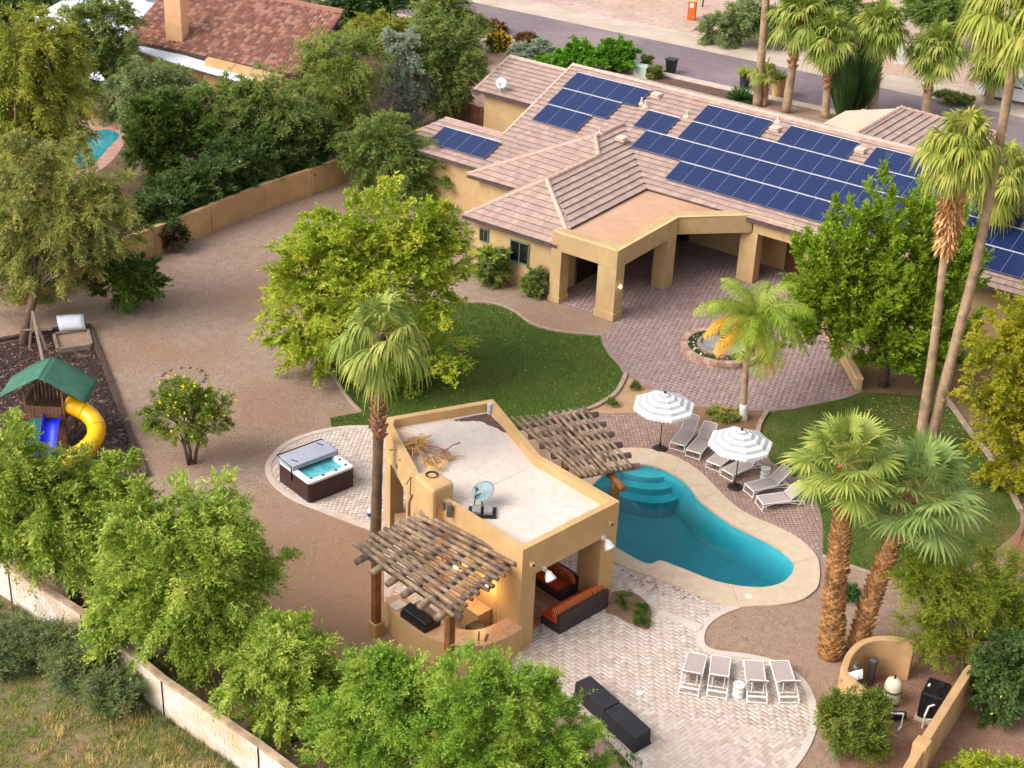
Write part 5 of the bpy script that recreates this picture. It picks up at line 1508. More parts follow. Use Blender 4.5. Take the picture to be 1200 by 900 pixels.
for k in range(4): MB().tube([p + np.array([-.15 + k * .1, 0, -.17]), p + np.array([-.17 + k * .1, -.02, -.7]), p + np.array([-.25 + k * .12, -.3, -p[2] + .02])], .014, 5).build('cable', m_dark, eb)
p = G(1019, 801)
gc = thing('chlorinator', 'grey upright cylinder in front of the curved wall', 'cylinder', p)
MB().lathe(p, [(.13, 0), (.13, .9), (.16, .92), (.16, 1.0), (.08, 1.06)], 14).build('body', surf('grey_plastic', (96, 90, 90), (80, 74, 74), 5, .5), gc); MB().cyl(p + np.array([.1, .05, 0]), p + np.array([.1, .05, .5]), .03).build('pipe', m_pvc, gc)
p = G(1003, 789, 1.5)
tw = thing('draped_towel', 'white towel and grey knob on top of the curved wall', 'towel', p)
MB().lathe(p + np.array([.02, .2, 0.01]), [(.09, 0), (.1, .1), (.06, .16), (.05, .26), (.0, .28)], 12).build('knob', m_steel, tw)
mb = MB(); rs = np.random.RandomState(4)
gv = [(p[0] - .25 + .1 * i, p[1] - .25 + .12 * j + .05 * i, 1.525 + .025 * math.sin(i * 2 + j) - (.22 if j == 0 else 0)) for j in range(3) for i in range(6)]
mb.add(gv, [(j * 6 + i, j * 6 + i + 1, (j + 1) * 6 + i + 1, (j + 1) * 6 + i) for j in range(2) for i in range(5)]).build('cloth', m_white, tw, smooth=True)
# dug bank at the right edge
bk = MB(); rs = np.random.RandomState(77)
ptsb = [(1178, 690), (1182, 660), (1192, 630), (1210, 612), (1300, 600), (1330, 690), (1230, 720)]
pp = spline(GP(ptsb), 3); c = np.mean(np.array(pp), 0); n = len(pp)
bk.add([(x, y, 0) for x, y in pp] + [(c[0] + (x - c[0]) * .86, c[1] + (y - c[1]) * .86, .75 + rs.uniform(-.1, .1)) for x, y in pp], [(i, (i + 1) % n, n + (i + 1) % n, n + i) for i in range(n)] + [tuple(range(n, 2 * n))])
structure(bk.build('earth_bank', surf('red_earth', (160, 116, 84), (132, 92, 66), 2, .95, .8, 12)))
pb = thing('pipe_bundle', 'two short grey pipes lying on the dug bank at the right', 'pipes', G(1197, 690))
for k in range(2):
    a = G(1190 + 3 * k, 692 - 14 * k, .8 + .02 * k); b = G(1206 + 3 * k, 698 - 14 * k, .8 + .02 * k)
    MB().cyl(a, b, .12, .12, 12).build('pipe', m_steel, pb)
# ------------------------------------------------------------------ play corner
structure(MB().sheet(GP([(-60, 415), (104, 382), (168, 547), (175, 640), (-80, 640)]), .012).build('play_bed', m_mulch))
rs = np.random.RandomState(21)
chips = GP([(-20, 408), (103, 384), (166, 545), (160, 600), (-40, 620)])
tag(litter('bark_chips', chips, 5000, 0.075, leafmat('bark_chip', (84, 64, 58), (34, 26, 24), (128, 106, 96), 0.0, 2.5), .02, 6), 'dark bark chips covering the play corner', 'bark chips')
m_sleeper = surf('dark_sleeper', (92, 72, 64), (70, 54, 48), 4, .9, .5, 24)
te = thing('timber_edging', 'dark timber sleepers edging the bark play corner', 'edging', G(104, 382))
def sleepers(a, b, nn):
    a = np.array(G(*a)[:2]); b = np.array(G(*b)[:2]); d = (b - a) / nn; h_ = math.atan2(d[1], d[0]); L_ = np.linalg.norm(d)
    for k in range(nn):
        p = a + d * (k + .5); MB().box((p[0], p[1], .09), (L_ - .03, .2, .2), h_ + .01 * (k % 3 - 1)).build('sleeper', m_sleeper, te, bevel=.015)
sleepers((104, 383), (172, 560), 7); sleepers((101, 382), (-30, 406), 3)
m_greywood = surf('grey_wood', (150, 132, 116), (124, 108, 94), 5, .9, .3, 24)
sb = thing('sandbox', 'square wooden sandbox beside the timber edging', 'sandbox', G(88, 400))
cs = [np.array(G(x, y, .2)) for x, y in ((63, 391), (103, 385), (107.5, 404), (68, 409))]
for a, b in zip(cs, cs[1:] + cs[:1]):
    d = (b - a) / np.linalg.norm(b - a); MB().bar(a + d * .07 - np.array([0, 0, .08]), b - d * .07 - np.array([0, 0, .08]), .13, .24).build('board', m_greywood, sb, bevel=.01)
MB().sheet([tuple(c[:2]) for c in cs], .1).build('sand', m_gravel2, sb)
ld = thing('leaning_lid', 'white plastic sandbox lid leaning up behind the sandbox', 'tray', G(84, 387, .1))  # the sandbox's own lid, stood up behind the frame
mb = MB(); c0_, c1_, c2_, c3_ = G(70, 388, .25), G(101, 386, .25), AT(98, 368, G(101, 386, .25)[1] + .45), AT(66, 370, G(70, 388, .25)[1] + .45)
gv = []
for j in range(6):
    for i in range(6):
        u, v = i / 5, j / 5
        pz = (c0_ * (1 - u) + c1_ * u) * (1 - v) + (c3_ * (1 - u) + c2_ * u) * v
        gv.append(tuple(pz + np.array([0, -.10, .10]) * math.sin(math.pi * v) + np.array([0, -.03, .03]) * math.sin(math.pi * u)))
mb.add(gv, [(j * 6 + i, j * 6 + i + 1, (j + 1) * 6 + i + 1, (j + 1) * 6 + i) for j in range(5) for i in range(5)])
lo_ = mb.build('lid_shell', surf('white_plastic', (226, 230, 236), (214, 220, 228), 3, .5), ld, smooth=True)
sol = lo_.modifiers.new('solid', 'SOLIDIFY'); sol.thickness = .05
# fort with canvas roof and slides
fb = G(66, 517)
fo = thing('play_fort', 'wooden play fort with green canvas roof and two slides', 'play set', fb)
m_fort = surf('fort_wood', (122, 88, 66), (96, 68, 50), 5, .85, .4, 24)
m_canvas = surf('green_canvas', (70, 118, 96), (58, 104, 84), 2, .85, .2, 40)
rc = G(54, 431, 3.25)                      # middle of the canvas ridge
def fp(x, y, z): return (rc[0] + x, rc[1] + y, z)
hx_, hy_ = .75, .72
for sx in (-1, 1):
    for sy in (-1, 1):
        MB().box(fp(sx * hx_, sy * hy_, 1.3), (.1, .1, 2.6)).build('post', m_fort, fo, bevel=.01)
MB().box(fp(0, 0, 1.38), (1.7, 1.64, .08)).build('platform', m_fort, fo)
for k in range(9):
    MB().box(fp(-.62 + k * .155, -hy_ - .06, 1.62), (.14, .03, .62)).build('plank', m_fort, fo)
    MB().box(fp(-.62 + k * .155, hy_ + .06, 1.75), (.10, .03, .8)).build('plank', m_fort, fo)
for k in range(6):
    MB().box(fp(-hx_ - .06, -.5 + k * .2, 1.7), (.03, .12, .7)).build('plank', m_fort, fo)
for k in range(10): MB().box(fp(-.62 + k * .14, -hy_ - .03, .65), (.13, .03, 1.25)).build('plank', m_fort, fo)
MB().bar(fp(0, -.9, 3.19), fp(0, .9, 3.19), .09, .09).build('ridge_beam', m_fort, fo)
for sy in (-1, 1):
    for sx in (-1, 1): MB().bar(fp(0, sy * .72, 3.16), fp(sx * 1.0, sy * .72, 2.5), .08, .06).build('rafter', m_fort, fo)
for sx in (-1, 1):
    gv = []; nu, nv = 10, 4
    for j in range(nv + 1):
        for i in range(nu + 1):
            u = i / nu; v = j / nv - .5
            x = sx * u * 1.75; z = 3.27 - u * 1.02 + .10 * math.sin(math.pi * u) - .10 * math.sin(math.pi * u) * (1 - abs(v) * 1.2) + .02 * math.sin(9 * u + j)
            gv.append(fp(x, v * 1.95, z))
    cvx = MB().add(gv, [(j * (nu + 1) + i, j * (nu + 1) + i + 1, (j + 1) * (nu + 1) + i + 1, (j + 1) * (nu + 1) + i) for j in range(nv) for i in range(nu)]).build('canvas_roof', m_canvas, fo, smooth=True)
    cvx.modifiers.new('solid', 'SOLIDIFY').thickness = .02
# yellow tube slide: a rising half turn
m_yel = surf('yellow_plastic', (248, 190, 14), (240, 180, 8), 3, .35, coat=.3)
sl0 = Vector(fp(.75, -.35, 1.85))
arc = []
ct = Vector(fp(.95, -1.35, 0)); ra = 1.0
for k in range(15):
    a = R_(100 - k * 190 / 14); f_ = k / 14
    arc.append((ct.x + math.cos(a) * ra * 1.05 + .15, ct.y + math.sin(a) * ra, 1.80 - 1.35 * f_))
arc = [tuple(sl0)] + arc
tb = MB(); tb.tube(arc, .36, 14)
for k in range(3, len(arc), 4):
    a, b = Vector(arc[k]), Vector(arc[k - 1]); d = (a - b).normalized() * .03; tb.tube([a - d, a + d], .385, 14)
tb.build('tube_slide', m_yel, fo, smooth=True)
gv = []
for k in range(7):
    f_ = k / 6; y = -.85 - f_ * 1.7; z = 1.42 - 1.25 * f_ + .12 * math.sin(f_ * 6.28)
    for x, dz in ((-.36, .24), (-.30, .02), (.30, .02), (.36, .24)): gv.append(fp(x + .35, y, z + dz))
bs = MB().add(gv, [(k * 4 + i, k * 4 + i + 1, (k + 1) * 4 + i + 1, (k + 1) * 4 + i) for k in range(6) for i in range(3)]).build('open_slide', surf('blue_plastic', (14, 40, 200), (10, 32, 180), 3, .4), fo, smooth=True)
bs.modifiers.new('solid', 'SOLIDIFY').thickness = .04
MB().box(fp(-.35, -1.0, .7), (.55, .08, 1.5), 0, tilt=Matrix.Rotation(R_(-18), 3, 'X')).build('climbing_panel', surf('teal_plastic', (30, 110, 110), (24, 96, 96), 3, .5), fo, bevel=.02)
sw = thing('swing_frame', 'grey timber swing frame behind the green canvas fort', 'swing frame', G(44, 400))
a = AT(38, 366, 62.5); b = np.array(fp(-.3, .8, 2.3))
MB().bar(a, b, .11, .14).build('top_beam', m_greywood, sw)
for dx in (-.4, .4): MB().bar(a + np.array([0, 0, -.05]), (a[0] + dx, a[1] + .2, 0), .10, .10).build('leg', m_greywood, sw)
MB().bar(a + np.array([-.55, 0, -.9]), a + np.array([.75, .1, -.85]), .08, .06).build('cross_bar', m_greywood, sw)
for k in (.35, .6):
    s0 = a + (b - a) * k
    for dy in (-.2, .2): MB().cyl(s0 + np.array([0, dy, -.05]), s0 + np.array([.1, dy, -1.7]), .012, .012, 5).build('chain', m_steel, sw)
    MB().box(s0 + np.array([.1, 0, -1.72]), (.18, .45, .03)).build('swing_seat', m_black, sw)
fr2 = thing('ring_of_stones', 'broken ring of small dark stones on the gravel yard', 'stones', G(215, 437))
rs = np.random.RandomState(3)
for k in range(16):
    a = 6.28 * k / 16 + rs.uniform(-.1, .1); c = G(214, 443); r = .95
    s_ = rs.uniform(.06, .13)
    MB().lathe((c[0] + math.cos(a) * r, c[1] + math.sin(a) * r, 0), [(s_ * .9, 0), (s_, s_ * .4), (s_ * .5, s_)], 6).build('stone', m_stone, fr2)
# ------------------------------------------------------------------ neighbour's house
nh = thing('neighbour_house', 'neighbour house with red clay tile roof and white flat roofs', 'house', G(230, 75))
m_clay = [surf('clay_tile_%d' % i, c, tuple(x * .88 for x in c), 6, .85, .3, 20) for i, c in enumerate(((172, 122, 104), (156, 106, 90), (190, 146, 126), (142, 100, 88)))]
m_whiter = surf('white_elastomer', (228, 232, 240), (218, 222, 232), .8, .8, .1, 20)
ea, eb_ = G(143, 46, 4.0), G(352, 90, 4.0); ra_, rb_ = G(205, -22, 6.3), None
rb_ = ra_ + (eb_ - ea) * 0.97
b = MB(); low = np.array([0, 0, -.2])
b.add([ea, eb_, rb_, ra_, ea + low, eb_ + low, rb_ + low, ra_ + low], [(0, 1, 2, 3), (7, 6, 5, 4), (0, 4, 5, 1), (1, 5, 6, 2), (2, 6, 7, 3), (3, 7, 4, 0)])
rf = b.build('roof', m_felt, nh)
nx = 46; ny = 22; tb = MB(); rs = np.random.RandomState(6)
nrm = np.cross(eb_ - ea, ra_ - ea); nrm = nrm / np.linalg.norm(nrm)
for j in range(ny):
    for i in range(nx):
        u0, u1 = i / nx, (i + .96) / nx; v0, v1 = j / ny, (j + 1.1) / ny
        def Pq(u, v): return (ea * (1 - u) + eb_ * u) * (1 - v) + (ra_ * (1 - u) + rb_ * u) * v
        um = (u0 + u1) / 2; j1 = rs.uniform(0, .03)
        tb.add([Pq(u0, v0) + nrm * (.03 + j1), Pq(um, v0) + nrm * (.13 + j1), Pq(u1, v0) + nrm * (.03 + j1), Pq(u0, min(1, v1)) + nrm * .01, Pq(um, min(1, v1)) + nrm * .08, Pq(u1, min(1, v1)) + nrm * .01], [(0, 1, 4, 3), (1, 2, 5, 4), (0, 2, 1)], rs.randint(0, 4))
stuff(tb.build('clay_tiles', m_clay, rf))
back = [rb_, ra_, ra_ + (ra_ - ea) * np.array([1, 1, -1]), rb_ + (ra_ - ea) * np.array([1, 1, -1]) - (eb_ - ea) * .25]
MB().add(back + [p + low for p in back], [(0, 1, 2, 3), (7, 6, 5, 4), (0, 4, 5, 1), (1, 5, 6, 2), (2, 6, 7, 3), (3, 7, 4, 0)]).build('rear_roof', m_clay[1], nh)
MB().bar(ra_ + np.array([0, 0, .1]), rb_ + np.array([0, 0, .1]), .3, .22).build('ridge_cap', m_clay[0], nh)
def nbox(px, z0, z1, name, mat): return MB().prism([tuple(G(x, y, z1)[:2]) for x, y in px], z0, z1).build(name, mat, nh, bevel=.03)
nbox([(140, 49), (352, 97), (388, 70), (240, 20)], 0, 3.7, 'wall', m_bwall)
nbox([(128, 50), (292, 98), (300, 90), (150, 44)], 3.701, 3.82, 'flat_roof', m_whiter)
nbox([(300, 66), (300, 84), (420, 62), (400, 40)], 0.0, 3.9, 'flat_roof', m_whiter)
nbox([(40, 18), (140, 44), (205, -8), (110, -20)], 0.0, 3.4, 'flat_roof', m_whiter)
nbox([(240, 70), (330, 92), (334, 88), (244, 66)], 0.0, 4.2, 'parapet', m_bwall)
cb = G(207, 62, 3.6)
MB().box((cb[0], cb[1] + .5, 4.9), (1.15, .9, 4.6), R_(-16)).build('chimney', surf('chimney_stucco', (226, 178, 132), (214, 166, 122), 2, .9, .2, 40), nh, bevel=.05)
MB().lathe((cb[0], cb[1] + .5, 7.2), [(.2, 0), (.2, .35), (.28, .4), (.0, .5)], 10).build('chimney_cap', m_dark, nh)
for c, w in (((113, 16), .9), ((185, -2), .6)):
    p = G(c[0], c[1], 3.6); MB().box((p[0], p[1], 3.55), (2.2 * w, 1.8 * w, .12), R_(-25), tilt=Matrix.Rotation(R_(8), 3, 'X')).build('skylight', surf('skylight_grey', (120, 120, 128), (110, 110, 118), 2, .3), nh)
structure(MB().sheet(spline(GP([(88, 190), (98, 165), (120, 152), (140, 158), (128, 172), (112, 190), (98, 198)]), 3), .02).build('neighbour_pool', surf('turquoise_water', (50, 150, 162), (36, 134, 150), 1.2, .1, .1, 6)))
structure(MB().sheet(spline(GP([(80, 200), (86, 158), (92, 142), (125, 140), (150, 155), (130, 190), (100, 206)]), 3), .014).build('neighbour_patio', surf('neighbour_pavers', (190, 150, 132), (170, 130, 112), 2, .9)))
# ------------------------------------------------------------------ street side things
def wheelie(label, p, rz):
    t_ = thing('wheeled_bin', label, 'bin', p, 0)
    c, s = math.cos(rz), math.sin(rz)
    def w(x, y, z): return (p[0] + x * c - y * s, p[1] + x * s + y * c, p[2] + z)
    V = [w(x, y, .08) for x, y in ((-.24, -.26), (.24, -.26), (.24, .26), (-.24, .26))] + [w(x, y, 1.0) for x, y in ((-.31, -.36), (.31, -.36), (.31, .36), (-.31, .36))]
    MB().add(V, [(3, 2, 1, 0), (4, 5, 6, 7), (0, 1, 5, 4), (1, 2, 6, 5), (2, 3, 7, 6), (3, 0, 4, 7)]).build('body', m_black, t_, bevel=.03)
    MB().box(w(0, 0.02, 1.04), (.66, .8, .07), rz).build('lid', m_black, t_, bevel=.02)
    for x in (-.27, .27): MB().cyl(w(x - .03, .3, .12), w(x + .03, .3, .12), .12).build('wheel', m_dark, t_)
    MB().tube([w(-.25, .42, .98), w(.25, .42, .98)], .02, 6).build('handle', m_steel, t_)
wheelie('black wheeled bin on the kerb beside the front driveway', G(786, 86), R_(60))
p = G(810, 23)
ob_ = thing('orange_toilet', 'orange portable toilet cabin on the far dirt lot', 'portable toilet', p)
m_or = surf('orange_plastic', (226, 104, 50), (212, 92, 42), 4, .5)
MB().box((p[0], p[1], .75), (.62, .6, 1.5), R_(-15)).build('cabin', m_or, ob_, bevel=.04)
MB().box((p[0], p[1], 1.53), (.66, .64, .08), R_(-15)).build('roof', surf('orange_pale', (240, 170, 120), (230, 160, 110), 4, .5), ob_, bevel=.03)
MB().box((p[0] - .08, p[1] - .32, 1.2), (.28, .02, .34), R_(-15)).build('door_panel', m_white, ob_)
MB().box((p[0] - .02, p[1] - .318, .7), (.46, .012, 1.2), R_(-15)).build('door', m_or, ob_)
def cabinet(label, p, s, rz, c, name='utility_box'):
    t_ = thing(name, label, 'utility box', p)
    m_ = surf('cabinet_%d_%d' % (c[0], c[1]), c, tuple(x * .94 for x in c), 4, .6)
    MB().box((p[0], p[1], p[2] + s[2] / 2), s, rz).build('cabinet', m_, t_, bevel=.03)
    MB().box((p[0], p[1], p[2] + s[2] + .03), (s[0] + .06, s[1] + .06, .06), rz).build('lid', m_, t_, bevel=.02)
    MB().box((p[0], p[1], p[2] + .03), (s[0] + .3, s[1] + .3, .06), rz).build('pad', m_concrete, t_)
cabinet('pale green utility box behind the tile roof near the street', G(752, 89), (1.0, .8, .7), R_(-30), (186, 204, 180))
cabinet('pale grey utility cabinet among the palms across the street', G(1057, 74), (.9, .7, 1.3), R_(-10), (206, 208, 198))
for px, (c, lab) in (((872, 103), ((52, 46, 50), 'tall black plant pot by the street kerb')), ((910.5, 113), ((206, 166, 110), 'large tan plant pot by the street kerb'))):
    p = G(*px); t_ = thing('plant_pot', lab, 'plant pot', p)
    k = 1.0 if px[0] < 900 else 1.25
    MB().lathe(p, [(.27 * k, 0), (.30 * k, .05), (.40 * k, .9 * k), (.46 * k, .95 * k), (.46 * k, 1.02 * k), (.38 * k, 1.02 * k), (.36 * k, .9 * k), (.0, .9 * k)], 18).build('pot', surf('pot_%d' % c[0], c, tuple(x * .9 for x in c), 4, .7), t_, smooth=False)
sign = thing('fire_hydrant_post', 'thin grey post standing on the far dirt lot', 'post', G(823, 8))
p = G(823, 8); MB().cyl(p, p + np.array([.1, 0, 1.6]), .07, .05, 8).build('pole', m_brownwood, sign); MB().box(p + np.array([.1, 0, 1.65]), (.14, .14, .12), 0).build('cap', m_brownwood, sign)
# white car at the right edge of the street
cp = np.array(along(0, 0)); ccar = G(1186, 117)
car = thing('parked_car', 'white car parked on the verge behind the palms at the right', 'car', (0, 0, 0))
m_carp = surf('car_paint', (236, 236, 238), (230, 230, 232), 2, .25, coat=.6)
m_cglass = surf('car_glass', (34, 38, 44), (28, 32, 38), 2, .08, spec=.8)
prof = [(-2.25, .35), (-2.3, .75), (-2.15, 1.0), (-1.95, 1.05), (-1.5, 1.55), (-.9, 1.68), (.3, 1.66), (1.0, 1.1), (1.9, .98), (2.25, .8), (2.3, .4), (2.1, .28), (-2.1, .28)]
mb = MB(); n = len(prof)
for y, k in ((-.88, 1.0), (.88, 1.0)): pass
V = []
for y in (-.9, -.82, .82, .9):
    for x, z in prof:
        kk = 1.0
        zz = z if abs(y) < .85 or z < 1.12 else 1.12 + (z - 1.12) * .72
        V.append((x, y, zz))
F = []
for s in range(3):
    for i in range(n):
        F.append((s * n + i, s * n + (i + 1) % n, (s + 1) * n + (i + 1) % n, (s + 1) * n + i))
F += [tuple(range(n)), tuple(reversed(range(3 * n, 4 * n)))]
mb.add(V, F).build('body', m_carp, car, bevel=.05)
for s in (-1, 1):
    MB().add([(-1.75, s * .905, 1.10), (-1.0, s * .905, 1.10), (-1.0, s * .89, 1.42), (-1.35, s * .89, 1.42)], [(0, 1, 2, 3)]).build('side_window', m_cglass, car)
    MB().add([(-.9, s * .905, 1.10), (.85, s * .905, 1.10), (.3, s * .89, 1.44), (-.9, s * .89, 1.44)], [(0, 1, 2, 3)]).build('side_window', m_cglass, car)
    for x in (-1.4, 1.4):
        w = MB().cyl((x, s * .74, .33), (x, s * .92, .33), .33, .33, 18).build('wheel', m_dark, car)
        MB().cyl((x, s * .90, .33), (x, s * .935, .33), .19, .17, 12).build('rim', m_inox, w)
    MB().box((2.22, s * .62, .72), (.12, .36, .16)).build('headlight', m_dish, car, bevel=.03)
MB().add([(.36, -.74, 1.64), (1.0, -.80, 1.13), (1.0, .80, 1.13), (.36, .74, 1.64)], [(0, 1, 2, 3)]).build('windscreen', m_cglass, car)
for ch in car.children:
    if ch.name.startswith('windscreen'):
        for v in ch.data.vertices: v.co += Vector((.02, 0, .03))
car.location = (ccar[0], ccar[1], .012); car.rotation_euler = (0, 0, st_h)

# ------------------------------------------------------------------ vegetation
m_bark = surf('bark', (110, 90, 72), (84, 68, 54), 6, .95, .6, 24)
m_bark_pale = surf('bark_pale', (178, 150, 122), (150, 122, 98), 6, .95, .5, 24)
def unit(a): return a / (np.linalg.norm(a, axis=-1, keepdims=True) + 1e-9)
def leaf_quads(pos, d, ln, wd, rs, tri=False):
    """rhombic leaves at pos (N,3) pointing along d"""
    n = len(pos)
    ref = rs.normal(size=(n, 3)) * .62 + np.array([0, 0, 1.0])
    s = unit(np.cross(d, ref))
    nrm = np.cross(s, d)
    ln = ln * rs.uniform(.7, 1.25, (n, 1)); wd = wd * rs.uniform(.75, 1.2, (n, 1))
    if tri:
        V = np.empty((n, 3, 3), np.float32)
        k = rs.uniform(.15, .55, (n, 1))
        V[:, 0] = pos - s * wd * .35
        V[:, 1] = pos + d * ln * k + s * wd * .6
        V[:, 2] = pos + d * ln
        return V
    V = np.empty((n, 4, 3), np.float32)
    V[:, 0] = pos
    V[:, 1] = pos + d * ln * .5 + s * wd * .5 + nrm * ln * .06
    V[:, 2] = pos + d * ln
    V[:, 3] = pos + d * ln * .5 - s * wd * .5 + nrm * ln * .06
    return V
def foliage(blobs, nclump, nsprig, nleaf, slen, lln, lwd, rs, up=.25, droop=.25, spread=.30, shell=.62, zmin=0.15, spire=0.0):
    """leaves in sprigs in clumps over the blobs; returns leaf vertices and clump centres"""
    B = np.array(blobs, float)
    wgt = (B[:, 3] * B[:, 5]) ** 1.0; wgt = wgt / wgt.sum()
    bi = rs.choice(len(B), nclump, p=wgt)
    d = unit(rs.normal(size=(nclump, 3)) + np.array([0, -.15, .25]))
    r = shell + (1 - shell) * rs.uniform(0, 1, (nclump, 1)) ** .6
    r = r * np.clip(rs.normal(.97, .11, (nclump, 1)), .6, 1.28)
    core = rs.uniform(size=(nclump, 1)) < .16
    r = np.where(core, rs.uniform(.1, .6, (nclump, 1)), r)
    C = B[bi, :3] + d * r * B[bi, 3:6]
    C[:, 2] = np.maximum(C[:, 2], zmin)
    cs = spread * B[bi, 3:6].min(1) * rs.uniform(.6, 1.25, nclump)
    # sprigs
    ci = np.repeat(np.arange(nclump), nsprig)
    n = len(ci)
    off = unit(rs.normal(size=(n, 3))) * rs.uniform(0, 1, (n, 1)) ** .5 * cs[ci][:, None] * .62
    off[:, 2] *= .75 + spire
    # the clump is a bough: stretched outwards, its end bending down
    bd = unit(d * np.array([1, 1, .7]) + rs.normal(size=(nclump, 3)) * .45 + np.array([0, 0, up * .6 + spire]))
    bt = rs.uniform(-1, 1, (n, 1))
    off = off * (1.15 - .45 * np.maximum(bt, 0)) + bd[ci] * bt * cs[ci][:, None] * 1.35
    off[:, 2] -= (droop * .9 * cs[ci][:, None] * np.maximum(bt, 0) ** 2)[:, 0]
    sp = C[ci] + off
    sp[:, 2] = np.maximum(sp[:, 2], .05)
    sd = unit(d[ci] * .4 + bd[ci] * .7 + unit(off) * .5 + rs.normal(size=(n, 3)) * .35 + np.array([0, 0, up]))
    # leaves along the sprig
    li = np.repeat(np.arange(n), nleaf)
    tt = np.tile((np.arange(nleaf) + .3) / nleaf, n)[:, None]
    L = slen * (rs.uniform(.5, 1.2, (n, 1)) * np.where(rs.uniform(size=(n, 1)) < .12, 1.7, 1.0))[li]
    pos = sp[li] + sd[li] * L * tt; pos[:, 2] -= (droop * L * tt ** 2)[:, 0]
    side = unit(np.cross(sd[li], np.array([0, 0, 1.0]) + rs.normal(size=(len(li), 3)) * .3))
    sg = np.where(np.arange(len(li)) % 2 == 0, 1, -1)[:, None]
    ld = unit(sd[li] * .75 + side * sg * .7 + rs.normal(size=(len(li), 3)) * .25 - np.array([0, 0, droop * .8]) * tt)
    return leaf_quads(pos, ld, lln, lwd, rs, True), C
LEAFCOUNT = [0]
def plant(name, label, cat, base, blobs, lm, seed, nclump=60, nsprig=14, nleaf=9, slen=.5, lln=.16, lwd=.06, trunk=.14, up=.25, droop=.25,
          spread=.30, shell=.62, bark=None, group=None, flowers=None, limbs=10, spire=0.0, stem='trunk', trunks=1):
    rs = np.random.RandomState(seed)
    t_ = thing(name, label, cat, base, 0, group)
    nclump = int(nclump * 1.45); nsprig = int(nsprig * 1.95); lln *= 1.08; lwd *= 1.5; spread *= .92; shell -= .14
    V, C = foliage(blobs, nclump, nsprig, nleaf, slen, lln, lwd, rs, up, droop, spread, shell, base[2] + .15, spire)
    n = len(V); LEAFCOUNT[0] += n
    cr = raw_mesh('crown' if stem == 'trunk' else 'foliage', V.reshape(-1, 3), np.arange(n * 3).reshape(-1, 3), lm, t_)
    B = np.array(blobs)
    if limbs:
        mb = MB(); base = np.array(base, float)
        top = B[:, :3].mean(0); zt = base[2] + max(.2, (top[2] - base[2]) * .42)
        for k in range(trunks):
            a = 6.28 * k / max(1, trunks); off = np.array([math.cos(a), math.sin(a), 0]) * (trunk * 1.6 if trunks > 1 else 0)
            fork = np.array([base[0] + (top[0] - base[0]) * .35, base[1] + (top[1] - base[1]) * .35, zt]) + off * 3
            mb.tube([base + off - np.array([0, 0, .05]), (base + off) * .5 + fork * .5 + np.array([rs.normal(0, .06), rs.normal(0, .06), 0]), fork], [trunk * 1.25, trunk, trunk * .85], 8)
            idx = rs.choice(len(C), min(limbs, len(C)), replace=False)
            for i in idx:
                e = C[i]; m = fork * .45 + e * .55 + rs.normal(0, .12, 3) + np.array([0, 0, .15])
                mb.tube([fork - np.array([0, 0, .1]), fork * .8 + m * .2 + np.array([0, 0, .1]), m, e], [trunk * .6, trunk * .5, trunk * .3, trunk * .08], 5, caps=False)
        mb.build(stem, bark or m_bark, t_, smooth=True)
    if flowers:
        fm, nf, fs = flowers
        q = V[rs.choice(n, nf), 2]; dd = unit(q - C.mean(0)); pos = q + dd * .06
        fv = np.concatenate([leaf_quads(pos, unit(rs.normal(size=(nf, 3)) + np.array([0, 0, .6])), fs, fs * .8, rs) for _ in range(3)])
        stuff(raw_mesh('flowers', fv.reshape(-1, 3), np.arange(len(fv) * 4).reshape(-1, 4), fm, t_))
    return t_
def blobs_at(Y, specs):
    """crown masses read off the photograph at distance Y: (x, y, half width, half height[, dY]) in pixels"""
    out_ = []
    for s in specs:
        y_ = Y + (s[4] if len(s) > 4 else 0)
        c = AT(s[0], s[1], y_); k = PXM(y_, c[2])
        rx = s[2] / k; ph = s[3] / k
        rz = math.sqrt(max(ph * ph - (rx * _s * .8) ** 2, (ph * .45) ** 2)) / _c
        out_.append((c[0], c[1], c[2], rx, rx * .9, rz))
    return out_
def tree(name, label, base_px, specs, lm, seed, cat='tree', dY=0.0, **k):
    b = G(*base_px)
    return plant(name, label, cat, b, blobs_at(b[1] + dY, specs), lm, seed, **k)
# leaf colours
L_lime = leafmat('leaf_lime', (150, 168, 46), (112, 138, 34), (174, 182, 64))
L_elm = leafmat('leaf_elm', (134, 158, 58), (98, 126, 38), (164, 180, 84))
L_bright = leafmat('leaf_bright', (134, 160, 42), (98, 132, 26), (118, 148, 34))
L_fern = leafmat('leaf_fern', (122, 156, 54), (90, 130, 38), (156, 176, 72))
L_olive = leafmat('leaf_olive', (136, 144, 76), (106, 118, 58), (156, 156, 82))
L_yellow = leafmat('leaf_yellowish', (140, 150, 56), (106, 122, 44), (158, 160, 68))
L_grey = leafmat('leaf_greygreen', (118, 138, 88), (94, 116, 70), (136, 150, 102))
L_blue = leafmat('leaf_bluegrey', (150, 164, 152), (124, 142, 126), (138, 150, 130))
L_dark = leafmat('leaf_dark', (78, 106, 52), (56, 84, 38), (94, 118, 64))
L_citrus = leafmat('leaf_citrus', (86, 116, 44), (60, 92, 30), (106, 130, 54))
L_mid = leafmat('leaf_mid', (116, 134, 68), (88, 110, 50), (134, 146, 84))
L_weed = leafmat('leaf_weed', (112, 128, 84), (84, 106, 62), (132, 138, 92))
L_red = leafmat('leaf_reddish', (128, 92, 62), (104, 76, 52), (140, 108, 70))
L_spike = leafmat('leaf_spike', (70, 104, 54), (52, 86, 44), (88, 120, 66), .15)
F_yel = leafmat('flower_yellow', (244, 206, 30), (236, 190, 20), (250, 214, 60), .1)
F_white = leafmat('flower_white', (244, 240, 232), (236, 230, 220), (248, 246, 240), .1)
